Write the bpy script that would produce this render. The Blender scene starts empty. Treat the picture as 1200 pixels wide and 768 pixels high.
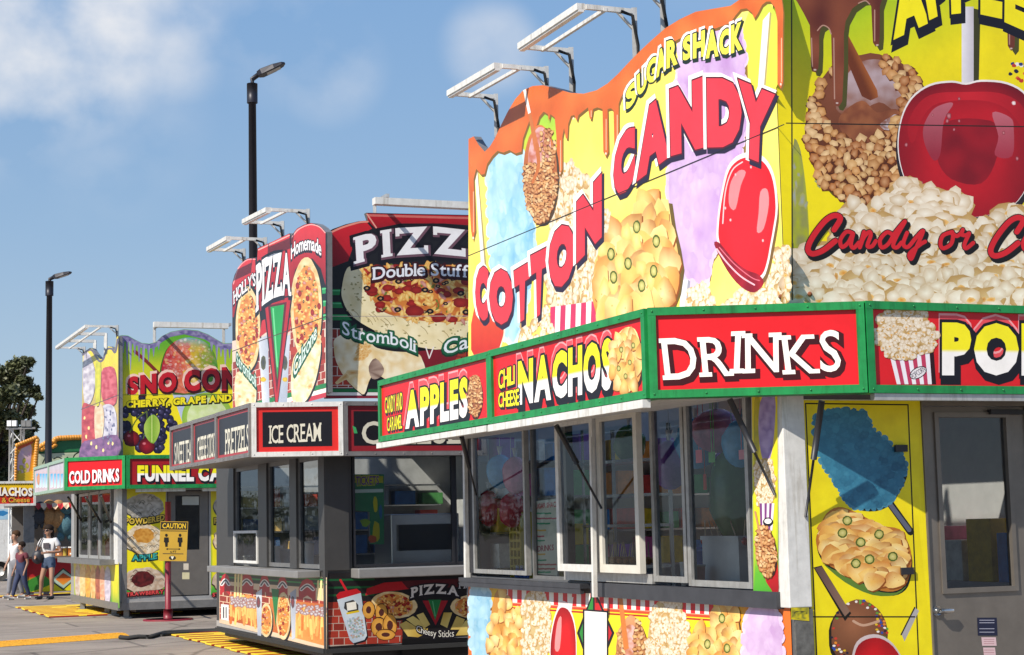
import bpy, bmesh, math, random
import numpy as np
from mathutils import Vector, Matrix, noise
from mathutils.geometry import delaunay_2d_cdt

random.seed(7)
SC = bpy.context.scene
COL = SC.collection
R_ = math.radians

# ------------------------------------------------------------------ camera
F = 2050.0
PITCH = math.atan(230.0 / F)
ROLL = -0.023
EYE = Vector((0, 0, 1.6))
cd = bpy.data.cameras.new('camera')
cam = bpy.data.objects.new('camera', cd)
COL.objects.link(cam)
cd.sensor_fit = 'HORIZONTAL'
cd.sensor_width = 36
cd.lens = 36 * F / 1200
cd.clip_start = 0.1
cd.clip_end = 4000
CM = Matrix.Rotation(math.pi / 2 + PITCH, 4, 'X') @ Matrix.Rotation(ROLL, 4, 'Z')
cam.matrix_world = Matrix.Translation(EYE) @ CM
SC.camera = cam

# ------------------------------------------------------------------ heading of the row of trailers
HEAD = R_(22.5)

# ------------------------------------------------------------------ world, sun, exposure
SUN_EL = R_(43)
nR0 = Vector((math.sin(HEAD), -math.cos(HEAD), 0))
nL0 = Vector((-math.cos(HEAD), -math.sin(HEAD), 0))
SA = R_(64)
sh = nR0 * math.cos(SA) + nL0 * math.sin(SA)
SUN = Vector((sh.x * math.cos(SUN_EL), sh.y * math.cos(SUN_EL), math.sin(SUN_EL)))
ld = bpy.data.lights.new('sun', 'SUN')
ld.energy = 4.7
ld.angle = R_(0.5)
ld.color = (1.0, 0.93, 0.82)
lo = bpy.data.objects.new('sun', ld)
COL.objects.link(lo)
lo.rotation_euler = SUN.to_track_quat('Z', 'Y').to_euler()

W = bpy.data.worlds.new('World')
SC.world = W
W.use_nodes = True
wn, wl = W.node_tree.nodes, W.node_tree.links
wn.clear()
w_out = wn.new('ShaderNodeOutputWorld')
w_bg = wn.new('ShaderNodeBackground')
w_sky = wn.new('ShaderNodeTexSky')
w_sky.sky_type = 'NISHITA'
w_sky.sun_disc = False
w_sky.sun_elevation = SUN_EL
w_sky.sun_rotation = math.atan2(SUN.x, SUN.y)
w_sky.air_density = 1.0
w_sky.dust_density = 0.0
w_sky.ozone_density = 2.0
w_bg.inputs['Strength'].default_value = 0.15
wl.new(w_bg.outputs[0], w_out.inputs['Surface'])


def ray(x, y):
    d = CM.to_3x3() @ Vector(((x - 600) / F, -(y - 384) / F, -1))
    return d.normalized()


def wnode(t, **kw):
    n = wn.new(t)
    for k, v in kw.items():
        setattr(n, k, v)
    return n


def wmath(op, a, b=None, clamp=False):
    n = wnode('ShaderNodeMath', operation=op, use_clamp=clamp)
    for i, v in enumerate((a, b)):
        if v is None:
            continue
        if isinstance(v, (int, float)):
            n.inputs[i].default_value = v
        else:
            wl.new(v, n.inputs[i])
    return n.outputs[0]


tc = wnode('ShaderNodeTexCoord')
n1 = wnode('ShaderNodeTexNoise')
n1.inputs['Scale'].default_value = 9
n1.inputs['Detail'].default_value = 6
n1.inputs['Roughness'].default_value = 0.5
mpn = wnode('ShaderNodeMapping')
mpn.inputs['Scale'].default_value = (1.0, 1.0, 1.15)
wl.new(tc.outputs['Generated'], mpn.inputs['Vector'])
wl.new(mpn.outputs[0], n1.inputs['Vector'])
dens = None
# cloud banks: direction, angular reach, density
for (px, py, rad, amt) in ((70, 35, 4.6, 1.7), (-30, 50, 5.0, 1.5), (175, 25, 3.4, 1.1), (325, 30, 3.0, 0.5), (385, 78, 2.2, 0.55),
                           (575, 55, 1.9, 0.55), (110, 130, 4.2, 0.4), (-500, -250, 14, 0.9), (900, -500, 14, 0.8)):
    d = ray(px, py)
    dp = wnode('ShaderNodeVectorMath', operation='DOT_PRODUCT')
    wl.new(tc.outputs['Generated'], dp.inputs[0])
    dp.inputs[1].default_value = d
    mr = wnode('ShaderNodeMapRange', interpolation_type='SMOOTHSTEP')
    mr.inputs['From Min'].default_value = math.cos(R_(rad))
    mr.inputs['From Max'].default_value = 1.0
    mr.inputs['To Max'].default_value = amt
    wl.new(dp.outputs['Value'], mr.inputs['Value'])
    dens = mr.outputs[0] if dens is None else wmath('MAXIMUM', dens, mr.outputs[0])
f = wmath('SUBTRACT', n1.outputs['Fac'], 0.36)
f = wmath('MULTIPLY', f, 3.0)
f = wmath('MULTIPLY', f, dens, True)
f = wmath('MULTIPLY', f, 0.9, True)
# clear-day blue that pales a little towards the horizon, mixed with the Nishita sky
sx = wnode('ShaderNodeSeparateXYZ')
wl.new(tc.outputs['Generated'], sx.inputs[0])
rmp = wnode('ShaderNodeValToRGB')
es = rmp.color_ramp.elements
es[0].position, es[0].color = 0.0, (0.42, 0.55, 0.68, 1)
es[1].position, es[1].color = 1.0, (0.10, 0.24, 0.60, 1)
for p_, c_ in ((0.07, (0.36, 0.465, 0.60, 1)), (0.17, (0.28, 0.43, 0.63, 1)), (0.29, (0.225, 0.40, 0.665, 1))):
    e_ = es.new(p_)
    e_.color = c_
wl.new(sx.outputs['Z'], rmp.inputs[0])
sc_ = wnode('ShaderNodeVectorMath', operation='SCALE')
wl.new(rmp.outputs[0], sc_.inputs[0])
sc_.inputs['Scale'].default_value = 4.45
bmix = wnode('ShaderNodeMix', data_type='RGBA')
bmix.inputs['Factor'].default_value = 0.85
wl.new(w_sky.outputs[0], bmix.inputs['A'])
wl.new(sc_.outputs[0], bmix.inputs['B'])
cmix = wnode('ShaderNodeMix', data_type='RGBA')
wl.new(f, cmix.inputs['Factor'])
wl.new(bmix.outputs['Result'], cmix.inputs['A'])
cmix.inputs['B'].default_value = (4.7, 4.55, 4.4, 1)
wl.new(cmix.outputs['Result'], w_bg.inputs['Color'])

SC.view_settings.view_transform = 'Standard'
SC.view_settings.look = 'None'
SC.view_settings.exposure = 0.5
SC.view_settings.gamma = 1.0
SC.view_settings.use_curve_mapping = False
SC.render.engine = 'CYCLES'
SC.render.resolution_x = 1024
SC.render.resolution_y = 655


# ------------------------------------------------------------------ colours and materials
def lin(c):
    return tuple((v / 12.92) if v <= 0.04045 else ((v + 0.055) / 1.055) ** 2.4 for v in c)


def C(h):
    h = h.lstrip('#')
    return lin(tuple(int(h[i:i + 2], 16) / 255 for i in (0, 2, 4)))


MATS = {}


def mat(name, color=(0.5, 0.5, 0.5), rough=0.6, metal=0.0, var=0.12, scale=6.0, bump=0.0, spec=0.5, streak=0.0):
    if name in MATS:
        return MATS[name]
    m = bpy.data.materials.new(name)
    m.use_nodes = True
    nt = m.node_tree
    b = nt.nodes['Principled BSDF']
    b.inputs['Roughness'].default_value = rough
    b.inputs['Metallic'].default_value = metal
    b.inputs['Specular IOR Level'].default_value = spec
    t = nt.nodes.new('ShaderNodeTexCoord')
    n = nt.nodes.new('ShaderNodeTexNoise')
    n.inputs['Scale'].default_value = scale
    n.inputs['Detail'].default_value = 8
    n.inputs['Roughness'].default_value = 0.65
    nt.links.new(t.outputs['Object'], n.inputs['Vector'])
    r = nt.nodes.new('ShaderNodeValToRGB')
    r.color_ramp.elements[0].position = 0.3
    r.color_ramp.elements[1].position = 0.7
    lo_ = tuple(v * (1 - var) for v in color)
    hi_ = tuple(min(1, v * (1 + var * 0.6)) for v in color)
    r.color_ramp.elements[0].color = (*lo_, 1)
    r.color_ramp.elements[1].color = (*hi_, 1)
    nt.links.new(n.outputs['Fac'], r.inputs[0])
    if streak:
        mp = nt.nodes.new('ShaderNodeMapping')
        mp.inputs['Scale'].default_value = (9, 9, .9)
        nt.links.new(t.outputs['Object'], mp.inputs['Vector'])
        n2 = nt.nodes.new('ShaderNodeTexNoise')
        n2.inputs['Scale'].default_value = 1.6
        n2.inputs['Detail'].default_value = 7
        n2.inputs['Roughness'].default_value = .7
        nt.links.new(mp.outputs[0], n2.inputs['Vector'])
        r2 = nt.nodes.new('ShaderNodeValToRGB')
        r2.color_ramp.elements[0].position = .52
        r2.color_ramp.elements[0].color = (1, 1, 1, 1)
        r2.color_ramp.elements[1].position = .72
        r2.color_ramp.elements[1].color = (1 - streak, 1 - streak * 1.1, 1 - streak * 1.25, 1)
        nt.links.new(n2.outputs['Fac'], r2.inputs[0])
        mxs = nt.nodes.new('ShaderNodeMix')
        mxs.data_type = 'RGBA'
        mxs.blend_type = 'MULTIPLY'
        mxs.inputs['Factor'].default_value = 1
        nt.links.new(r.outputs[0], mxs.inputs['A'])
        nt.links.new(r2.outputs[0], mxs.inputs['B'])
        nt.links.new(mxs.outputs['Result'], b.inputs['Base Color'])
    else:
        nt.links.new(r.outputs[0], b.inputs['Base Color'])
    if bump:
        bp = nt.nodes.new('ShaderNodeBump')
        bp.inputs['Strength'].default_value = bump
        bp.inputs['Distance'].default_value = 0.01
        nt.links.new(n.outputs['Fac'], bp.inputs['Height'])
        nt.links.new(bp.outputs[0], b.inputs['Normal'])
    MATS[name] = m
    return m


def print_mat(name='printed_vinyl', rough=0.38, dirt=0.16):
    """printed sheet: colours come with the mesh, weathered by a little noise"""
    if name in MATS:
        return MATS[name]
    m = bpy.data.materials.new(name)
    m.use_nodes = True
    nt = m.node_tree
    b = nt.nodes['Principled BSDF']
    a = nt.nodes.new('ShaderNodeVertexColor')
    a.layer_name = 'Col'
    t = nt.nodes.new('ShaderNodeTexCoord')
    n = nt.nodes.new('ShaderNodeTexNoise')
    n.inputs['Scale'].default_value = 2.2
    n.inputs['Detail'].default_value = 9
    n.inputs['Roughness'].default_value = 0.7
    nt.links.new(t.outputs['Object'], n.inputs['Vector'])
    r = nt.nodes.new('ShaderNodeValToRGB')
    r.color_ramp.elements[0].position = 0.32
    r.color_ramp.elements[0].color = (1 - dirt, 1 - dirt, 1 - dirt * 1.1, 1)
    r.color_ramp.elements[1].position = 0.6
    r.color_ramp.elements[1].color = (1, 1, 1, 1)
    nt.links.new(n.outputs['Fac'], r.inputs[0])
    mx = nt.nodes.new('ShaderNodeMix')
    mx.data_type = 'RGBA'
    mx.blend_type = 'MULTIPLY'
    mx.inputs['Factor'].default_value = 1
    nt.links.new(a.outputs['Color'], mx.inputs['A'])
    nt.links.new(r.outputs[0], mx.inputs['B'])
    nt.links.new(mx.outputs['Result'], b.inputs['Base Color'])
    b.inputs['Roughness'].default_value = rough
    b.inputs['Specular IOR Level'].default_value = 0.35
    MATS[name] = m
    return m


def glass_mat(name='window_glass', tint=(0.86, 0.9, 0.9), refl=0.0):
    if name in MATS:
        return MATS[name]
    m = bpy.data.materials.new(name)
    m.use_nodes = True
    nt = m.node_tree
    nt.nodes.clear()
    o = nt.nodes.new('ShaderNodeOutputMaterial')
    tr = nt.nodes.new('ShaderNodeBsdfTransparent')
    tr.inputs[0].default_value = (*tint, 1)
    gl = nt.nodes.new('ShaderNodeBsdfGlossy')
    gl.inputs['Roughness'].default_value = 0.02
    gl.inputs['Color'].default_value = (0.6, 0.63, 0.66, 1)
    t = nt.nodes.new('ShaderNodeTexCoord')
    n = nt.nodes.new('ShaderNodeTexNoise')
    n.inputs['Scale'].default_value = 2.5
    nt.links.new(t.outputs['Object'], n.inputs['Vector'])
    bp = nt.nodes.new('ShaderNodeBump')
    bp.inputs['Strength'].default_value = 0.06
    bp.inputs['Distance'].default_value = 0.02
    nt.links.new(n.outputs['Fac'], bp.inputs['Height'])
    nt.links.new(bp.outputs[0], gl.inputs['Normal'])
    fr = nt.nodes.new('ShaderNodeFresnel')
    fr.inputs['IOR'].default_value = 1.5
    ad = nt.nodes.new('ShaderNodeMath')
    ad.operation = 'ADD'
    ad.use_clamp = True
    nt.links.new(fr.outputs[0], ad.inputs[0])
    ad.inputs[1].default_value = refl
    mx = nt.nodes.new('ShaderNodeMixShader')
    nt.links.new(ad.outputs[0], mx.inputs[0])
    nt.links.new(tr.outputs[0], mx.inputs[1])
    nt.links.new(gl.outputs[0], mx.inputs[2])
    nt.links.new(mx.outputs[0], o.inputs[0])
    MATS[name] = m
    return m


PR = print_mat()
GREEN = mat('green_enamel', C('1a8544'), 0.4, var=0.25, scale=9, streak=.45)
REDP = mat('red_acrylic', C('d81f26'), 0.3, var=0.08)
WHITE = mat('white_enamel', (0.66, 0.65, 0.62), 0.45, var=0.15, scale=12, streak=.4)
ALU = mat('brushed_aluminium', (0.52, 0.51, 0.49), 0.42, 0.55, var=0.2, scale=14, streak=.35)
ALUD = mat('dull_dark_aluminium', (0.22, 0.215, 0.21), 0.45, 0.45, var=0.2, scale=10)
BLACK = mat('black_metal', (0.025, 0.025, 0.03), 0.45, 0.2, var=0.2)
RUBBER = mat('black_rubber', (0.02, 0.02, 0.02), 0.8)
DARK = mat('dark_interior_lining', (0.2, 0.19, 0.185), 0.6, var=0.3)
GREYW = mat('grey_interior_lining', (0.42, 0.42, 0.41), 0.6, var=0.2)
STEEL = mat('stainless_steel', (0.55, 0.55, 0.55), 0.25, 0.9, var=0.1)
GLASS = glass_mat()
GLASSD = glass_mat('dark_window_glass', (0.5, 0.52, 0.52), 0.03)


# ------------------------------------------------------------------ object helpers
def tag(o, label=None, cat=None, group=None, kind=None):
    if label:
        o['label'] = label
    if cat:
        o['category'] = cat
    if group:
        o['group'] = group
    if kind:
        o['kind'] = kind
    return o


def thing(name, label, cat, loc=(0, 0, 0), rz=0, group=None):
    o = bpy.data.objects.new(name, None)
    o.empty_display_size = 0.3
    COL.objects.link(o)
    o.location = loc
    o.rotation_euler = (0, 0, rz)
    return tag(o, label, cat, group)


def wloc(o):
    v = Vector((0, 0, 0))
    while o is not None:
        v += Vector(o.location)
        o = o.parent
    return v


class MB:
    """collects faces, in world coordinates, for ONE mesh object"""

    def __init__(s):
        s.v, s.f, s.m, s.sm = [], [], [], []

    def add(s, vs, fs, mi=0, smooth=False):
        n = len(s.v)
        s.v += [Vector(v) for v in vs]
        for f_ in fs:
            s.f.append([n + i for i in f_])
            s.m.append(mi)
            s.sm.append(smooth)
        return s

    def hexa(s, p, mi=0):
        # p: 8 corners, bottom ring then top ring
        c = sum((Vector(q) for q in p), Vector()) / 8
        fs = [(0, 1, 2, 3), (4, 5, 6, 7), (0, 1, 5, 4), (1, 2, 6, 5), (2, 3, 7, 6), (3, 0, 4, 7)]
        out = []
        for f_ in fs:
            a, b, d = (Vector(p[f_[0]]), Vector(p[f_[1]]), Vector(p[f_[2]]))
            nrm = (b - a).cross(d - b)
            mid = sum((Vector(p[i]) for i in f_), Vector()) / 4
            out.append(f_ if nrm.dot(mid - c) >= 0 else tuple(reversed(f_)))
        return s.add(p, out, mi)

    def bar(s, a, b, w, h=None, up=(0, 0, 1), mi=0):
        """square bar from a to b"""
        a, b = Vector(a), Vector(b)
        h = w if h is None else h
        d = (b - a).normalized()
        u = Vector(up)
        x = d.cross(u)
        if x.length < 1e-4:
            x = d.cross(Vector((1, 0, 0)))
        x.normalize()
        y = x.cross(d)
        r = []
        for p in (a, b):
            r += [p - x * w / 2 - y * h / 2, p + x * w / 2 - y * h / 2, p + x * w / 2 + y * h / 2, p - x * w / 2 + y * h / 2]
        return s.hexa(r, mi)

    def tube(s, pts, r, n=10, mi=0, cap=True, radii=None):
        pts = [Vector(p) for p in pts]
        rings = []
        for i, p in enumerate(pts):
            d = (pts[min(i + 1, len(pts) - 1)] - pts[max(i - 1, 0)]).normalized()
            x = d.cross(Vector((0, 0, 1)))
            if x.length < 1e-3:
                x = Vector((1, 0, 0))
            x.normalize()
            y = x.cross(d)
            rr = radii[i] if radii else r
            rings.append([p + (x * math.cos(2 * math.pi * k / n) + y * math.sin(2 * math.pi * k / n)) * rr for k in range(n)])
        vs = [v for q in rings for v in q]
        fs = []
        for i in range(len(pts) - 1):
            for k in range(n):
                fs.append((i * n + k, i * n + (k + 1) % n, (i + 1) * n + (k + 1) % n, (i + 1) * n + k))
        if cap:
            fs.append(tuple(range(n)))
            fs.append(tuple(reversed(range((len(pts) - 1) * n, len(pts) * n))))
        return s.add(vs, fs, mi, True)

    def ball(s, c, rx, ry=None, rz=None, n=10, m=7, mi=0, jit=0.0):
        ry = rx if ry is None else ry
        rz = rx if rz is None else rz
        c = Vector(c)
        vs, fs = [], []
        for i in range(m + 1):
            th = math.pi * i / m
            for k in range(n):
                ph = 2 * math.pi * k / n
                j = 1 + random.uniform(-jit, jit)
                vs.append(c + Vector((rx * math.sin(th) * math.cos(ph) * j, ry * math.sin(th) * math.sin(ph) * j, rz * math.cos(th))))
        for i in range(m):
            for k in range(n):
                fs.append((i * n + k, (i + 1) * n + k, (i + 1) * n + (k + 1) % n, i * n + (k + 1) % n))
        return s.add(vs, fs, mi, True)

    def prism(s, pts, z0, z1, mi=0):
        """plan polygon extruded upwards"""
        n = len(pts)
        ar = sum(pts[i][0] * pts[(i + 1) % n][1] - pts[(i + 1) % n][0] * pts[i][1] for i in range(n))
        if ar < 0:
            pts = pts[::-1]
        vs = [(p[0], p[1], z0) for p in pts] + [(p[0], p[1], z1) for p in pts]
        fs = [tuple(reversed(range(n))), tuple(range(n, 2 * n))]
        fs += [(i, (i + 1) % n, n + (i + 1) % n, n + i) for i in range(n)]
        return s.add(vs, fs, mi)

    def build(s, name, mats, parent=None, bevel=0.0):
        base = wloc(parent) if parent else Vector((0, 0, 0))
        inv = Matrix.Rotation(-(parent.rotation_euler.z if parent and not parent.parent else 0), 3, 'Z')
        me = bpy.data.meshes.new(name)
        me.from_pydata([tuple(inv @ (v - base)) for v in s.v], [], s.f)
        if not isinstance(mats, (list, tuple)):
            mats = [mats]
        for m in mats:
            me.materials.append(m)
        for p, mi, sm in zip(me.polygons, s.m, s.sm):
            p.material_index = mi
            p.use_smooth = sm
        me.update()
        o = bpy.data.objects.new(name, me)
        COL.objects.link(o)
        if parent:
            o.parent = parent
        if bevel:
            bv = o.modifiers.new('bevel', 'BEVEL')
            bv.width = bevel
            bv.segments = 2
            bv.limit_method = 'ANGLE'
        return o


class Wall:
    """a vertical plane: u runs along it, n points out of it"""

    def __init__(s, o, ang, n=None):
        s.o = Vector((o[0], o[1], 0))
        s.u = Vector((math.cos(ang), math.sin(ang), 0))
        s.n = Vector((s.u.y, -s.u.x, 0))
        if s.n.y > 0:
            s.n = -s.n
        s.lev = {}

    def hit(s, x, y, off=0.0):
        d = ray(x, y)
        t = (s.o + s.n * off - EYE).dot(s.n) / d.dot(s.n)
        p = EYE + d * t
        return (p - s.o).dot(s.u), p.z

    def at(s, u, z, off=0.0):
        return s.o + s.u * u + s.n * off + Vector((0, 0, z))

    def px(s, x, y, off=0.0):
        u, z = s.hit(x, y, off)
        return s.at(u, z, off)


def at_depth(x, y, Y):
    d = ray(x, y)
    return EYE + d * (Y / d.y)


def on_ground(x, y, z=0.0):
    d = ray(x, y)
    return EYE + d * ((z - EYE.z) / d.z)


class Frame:
    """a trailer's plan: a runs back along its left wall, b along its right wall"""

    def __init__(s, px, py, Y, head=HEAD):
        k = at_depth(px, py, Y)
        s.K = Vector((k.x, k.y, 0))
        s.L = Wall(s.K, math.pi / 2 + head)
        s.R = Wall(s.K, head)
        s.h, s.r = s.L.u, s.R.u

    def p(s, a, b, z):
        return s.K + s.h * a + s.r * b + Vector((0, 0, z))

    def box(s, mb, a0, a1, b0, b1, z0, z1, mi=0):
        mb.hexa([s.p(a0, b0, z0), s.p(a1, b0, z0), s.p(a1, b1, z0), s.p(a0, b1, z0),
                 s.p(a0, b0, z1), s.p(a1, b0, z1), s.p(a1, b1, z1), s.p(a0, b1, z1)], mi)
        return mb


# ------------------------------------------------------------------ lettering outlines
_gl = {}
_H = None


def glyph(ch, grow=0.0):
    """(2-d verts, triangles, xmin, xmax) of a letter from Blender's built-in typeface, cap height = 1"""
    global _H
    key = (ch, round(grow, 4))
    if key in _gl:
        return _gl[key]
    cu = bpy.data.curves.new('letter', 'FONT')
    cu.body = ch
    cu.resolution_u = 3
    cu.offset = grow
    cu.fill_mode = 'FRONT'
    ob = bpy.data.objects.new('letter', cu)
    COL.objects.link(ob)
    dg = bpy.context.evaluated_depsgraph_get()
    ev = ob.evaluated_get(dg)
    me = ev.to_mesh()
    vs = [(v.co.x, v.co.y) for v in me.vertices]
    me.calc_loop_triangles()
    ts = [tuple(t.vertices) for t in me.loop_triangles]
    ev.to_mesh_clear()
    bpy.data.objects.remove(ob)
    bpy.data.curves.remove(cu)
    if ch == 'H' and grow == 0.0 and _H is None:
        _H = max(v[1] for v in vs)
    if _H is None:
        glyph('H', 0.0)
    vs = [(x / _H, y / _H) for x, y in vs]
    _gl[key] = (vs, ts)
    return _gl[key]


# serif bars: (x in stem-relative letter width, 0 bottom / 1 top of caps / 2 x-height, half length)
SERIF = {'P': [(.12, 0, .2), (.1, 1, .14)], 'I': [(.5, 0, .2), (.5, 1, .2)], 'Z': [], 'A': [(.08, 0, .17), (.92, 0, .17)],
         'D': [(.1, 0, .16), (.1, 1, .16)], 'R': [(.1, 0, .18), (.1, 1, .15), (.93, 0, .13)],
         'N': [(.1, 0, .18), (.06, 1, .15), (.9, 1, .18)], 'K': [(.1, 0, .18), (.1, 1, .18), (.92, 0, .15), (.88, 1, .15)],
         'E': [(.08, 0, .12), (.08, 1, .12)], 'M': [(.08, 0, .16), (.92, 0, .16), (.06, 1, .13), (.94, 1, .13)],
         'H': [(.1, 0, .17), (.1, 1, .17), (.9, 0, .17), (.9, 1, .17)], 'T': [(.5, 0, .18)],
         'r': [(.15, 0, .15)], 'l': [(.5, 0, .14)], 'i': [(.5, 0, .14)], 'm': [(.06, 0, .1), (.5, 0, .1), (.94, 0, .1)],
         'f': [(.4, 0, .14)], 'n': [(.1, 0, .12), (.9, 0, .12)], 't': [], 'b': [(.05, 1, .1)], 'd': [(.9, 0, .12)],
         'B': [(.1, 0, .14), (.1, 1, .14)], 'F': [(.1, 0, .16), (.1, 1, .12)], 'L': [(.1, 0, .12), (.1, 1, .16)],
         'h': [(.1, 0, .12), (.9, 0, .12)]}


def inside(p, poly):
    x, y = p
    c = False
    j = len(poly) - 1
    for i in range(len(poly)):
        xi, yi = poly[i]
        xj, yj = poly[j]
        if (yi > y) != (yj > y) and x < (xj - xi) * (y - yi) / (yj - yi) + xi:
            c = not c
        j = i
    return c


def mixc(a, b, t):
    t = max(0, min(1, t))
    return tuple(a[i] * (1 - t) + b[i] * t for i in range(3))


def smooth_path(pts, k=5, closed=False):
    """Catmull-Rom through the points"""
    n = len(pts)
    out = []
    rng = n if closed else n - 1
    for i in range(rng):
        if closed:
            p0, p1, p2, p3 = pts[(i - 1) % n], pts[i], pts[(i + 1) % n], pts[(i + 2) % n]
        else:
            p0, p1, p2, p3 = pts[max(i - 1, 0)], pts[i], pts[i + 1], pts[min(i + 2, n - 1)]
        for j in range(k):
            t = j / k
            out.append(tuple(0.5 * (2 * p1[d] + (p2[d] - p0[d]) * t + (2 * p0[d] - 5 * p1[d] + 4 * p2[d] - p3[d]) * t * t
                                    + (3 * p1[d] - p0[d] - 3 * p2[d] + p3[d]) * t ** 3) for d in range(2)))
    if not closed:
        out.append(tuple(pts[-1][:2]))
    return out


class Art:
    """printed artwork on a wall: flat coloured shapes, each laid a hair above the one below it"""
    EPS = 0.00003
    CELL = 2.0

    def __init__(s, wall, off=0.002, rect=None):
        s.w, s.off = wall, off
        s.v, s.f, s.c = [], [], []

    def _level(s, pts, tris):
        L = s.w.lev
        cells = set()
        K = s.CELL
        for t in tris:
            xs = [pts[i][0] for i in t]
            ys = [pts[i][1] for i in t]
            i0, i1 = int(min(xs) // K), int(max(xs) // K)
            j0, j1 = int(min(ys) // K), int(max(ys) // K)
            if (i1 - i0) * (j1 - j0) < 12:
                for i in range(i0, i1 + 1):
                    for j in range(j0, j1 + 1):
                        cells.add((i, j))
            else:
                # long triangle: keep only the cells it really covers
                (ax, ay), (bx, by), (cx, cy) = (pts[i] for i in t[:3])
                dn = (by - cy) * (ax - cx) + (cx - bx) * (ay - cy)
                if abs(dn) < 1e-9:
                    continue
                pad = 1.5 * K * (abs(by - cy) + abs(cx - bx) + abs(cy - ay) + abs(ax - cx)) / abs(dn) * .5
                for i in range(i0, i1 + 1):
                    for j in range(j0, j1 + 1):
                        px, py = (i + .5) * K, (j + .5) * K
                        u = ((by - cy) * (px - cx) + (cx - bx) * (py - cy)) / dn
                        v = ((cy - ay) * (px - cx) + (ax - cx) * (py - cy)) / dn
                        if u > -pad and v > -pad and u + v < 1 + pad:
                            cells.add((i, j))
        top = max((L.get(c, -1) for c in cells), default=-1) + 1
        for c in cells:
            L[c] = top
        return s.off + top * (0.000012 if s.w.o.y < 16 else s.EPS)

    def _put(s, pts, tris, cols):
        if not tris:
            return
        o = s._level(pts, tris)
        P = [s.w.px(x, y, o) for x, y in pts]
        n = len(s.v)
        s.v += P
        s.c += cols
        for t in tris:
            a, b, c = (P[i] for i in t[:3])
            nr = (b - a).cross(c - a)
            if nr.length < 1e-12:
                continue
            t = t if nr.dot(s.w.n) >= 0 else tuple(reversed(t))
            s.f.append([n + i for i in t])

    def poly(s, pts, col, step=None):
        """filled outline; col is a colour or a function (x, y) -> colour evaluated on a grid of the given step"""
        pts = [tuple(p[:2]) for p in pts]
        vin = [Vector(p) for p in pts]
        n = len(vin)
        extra = []
        if step:
            xs = [p[0] for p in pts]
            ys = [p[1] for p in pts]
            x = min(xs) + step * .5
            r = 0
            while x < max(xs):
                y = min(ys) + step * (.5 if r % 2 else .25)
                while y < max(ys):
                    if inside((x, y), pts):
                        extra.append(Vector((x, y)))
                    y += step
                x += step
                r += 1
        try:
            vo, eo, fo, *_ = delaunay_2d_cdt(vin + extra, [], [list(range(n))], 1, 1e-4)
        except Exception:
            return
        P = [(v.x, v.y) for v in vo]
        cs = [col(*p) for p in P] if callable(col) else [col] * len(P)
        tr = []
        for q in fo:
            for k in range(1, len(q) - 1):
                tr.append((q[0], q[k], q[k + 1]))
        s._put(P, tr, cs)

    def fan(s, c, ring, c0, c1):
        n = len(ring)
        s._put([c] + ring, [(0, 1 + i, 1 + (i + 1) % n) for i in range(n)], [c0] + (list(c1) if isinstance(c1, list) else [c1] * n))

    def blob(s, x, y, rx, ry, c0, c1, n=11, irr=0.12, rot=0.0):
        ring = []
        ca, sa = math.cos(rot), math.sin(rot)
        for k in range(n):
            t = 2 * math.pi * k / n
            q = 1 + random.uniform(-irr, irr)
            ux, uy = rx * math.cos(t) * q, ry * math.sin(t) * q
            ring.append((x + ux * ca - uy * sa, y + ux * sa + uy * ca))
        s.fan((x, y), ring, c0, c1)

    def stroke(s, pts, w, col, smooth=True, w1=None):
        path = smooth_path(pts, 5) if smooth else [tuple(p) for p in pts]
        n = len(path)
        vin, faces = [], []
        for i, p in enumerate(path):
            ww = w if w1 is None else w + (w1 - w) * i / max(1, n - 1)
            k0 = len(vin)
            for k in range(8):
                vin.append(Vector((p[0] + ww / 2 * math.cos(k * math.pi / 4), p[1] + ww / 2 * math.sin(k * math.pi / 4))))
            faces.append(list(range(k0, k0 + 8)))
            if i:
                q = path[i - 1]
                dx, dy = p[0] - q[0], p[1] - q[1]
                L_ = math.hypot(dx, dy)
                if L_ < 1e-5:
                    continue
                nx, ny = -dy / L_ * ww / 2, dx / L_ * ww / 2
                k0 = len(vin)
                vin += [Vector((q[0] + nx, q[1] + ny)), Vector((q[0] - nx, q[1] - ny)), Vector((p[0] - nx, p[1] - ny)), Vector((p[0] + nx, p[1] + ny))]
                faces.append([k0, k0 + 1, k0 + 2, k0 + 3])
        vo, eo, fo, _a, _b, og = delaunay_2d_cdt(vin, [], faces, 1, 1e-4)
        fo = [q for q, g in zip(fo, og) if g]
        P = [(v.x, v.y) for v in vo]
        tr = [(q[0], q[k], q[k + 1]) for q in fo for k in range(1, len(q) - 1)]
        s._put(P, tr, [col] * len(P) if not callable(col) else [col(*p) for p in P])

    def word(s, txt, quad, layers, bold=0.03, slab=False, bow=0.0, gap=0.06, bowb=None, jaunty=0.0, fit=True, wav=0.0):
        """lettering warped into a quad (tl, tr, br, bl); layers = (extra weight, dx, dy, colour | (top, bottom) | ('split', a, b))"""
        tl, tr_, br, bl = quad
        bowb = bow if bowb is None else bowb
        # layout
        x = 0.0
        place = []
        rnd = random.Random(len(txt) * 7 + 1)
        for ch in txt:
            if ch == ' ':
                x += 0.38
                place.append(None)
                continue
            vs, ts = glyph(ch, bold)
            a = min(v[0] for v in vs)
            b = max(v[0] for v in vs)
            place.append((x - a, a, b, min(v[1] for v in vs), max(v[1] for v in vs), rnd.uniform(-1, 1), rnd.uniform(-1, 1)))
            x += b - a + gap
        tot = x - gap
        capsonly = fit and txt.upper() == txt

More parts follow.
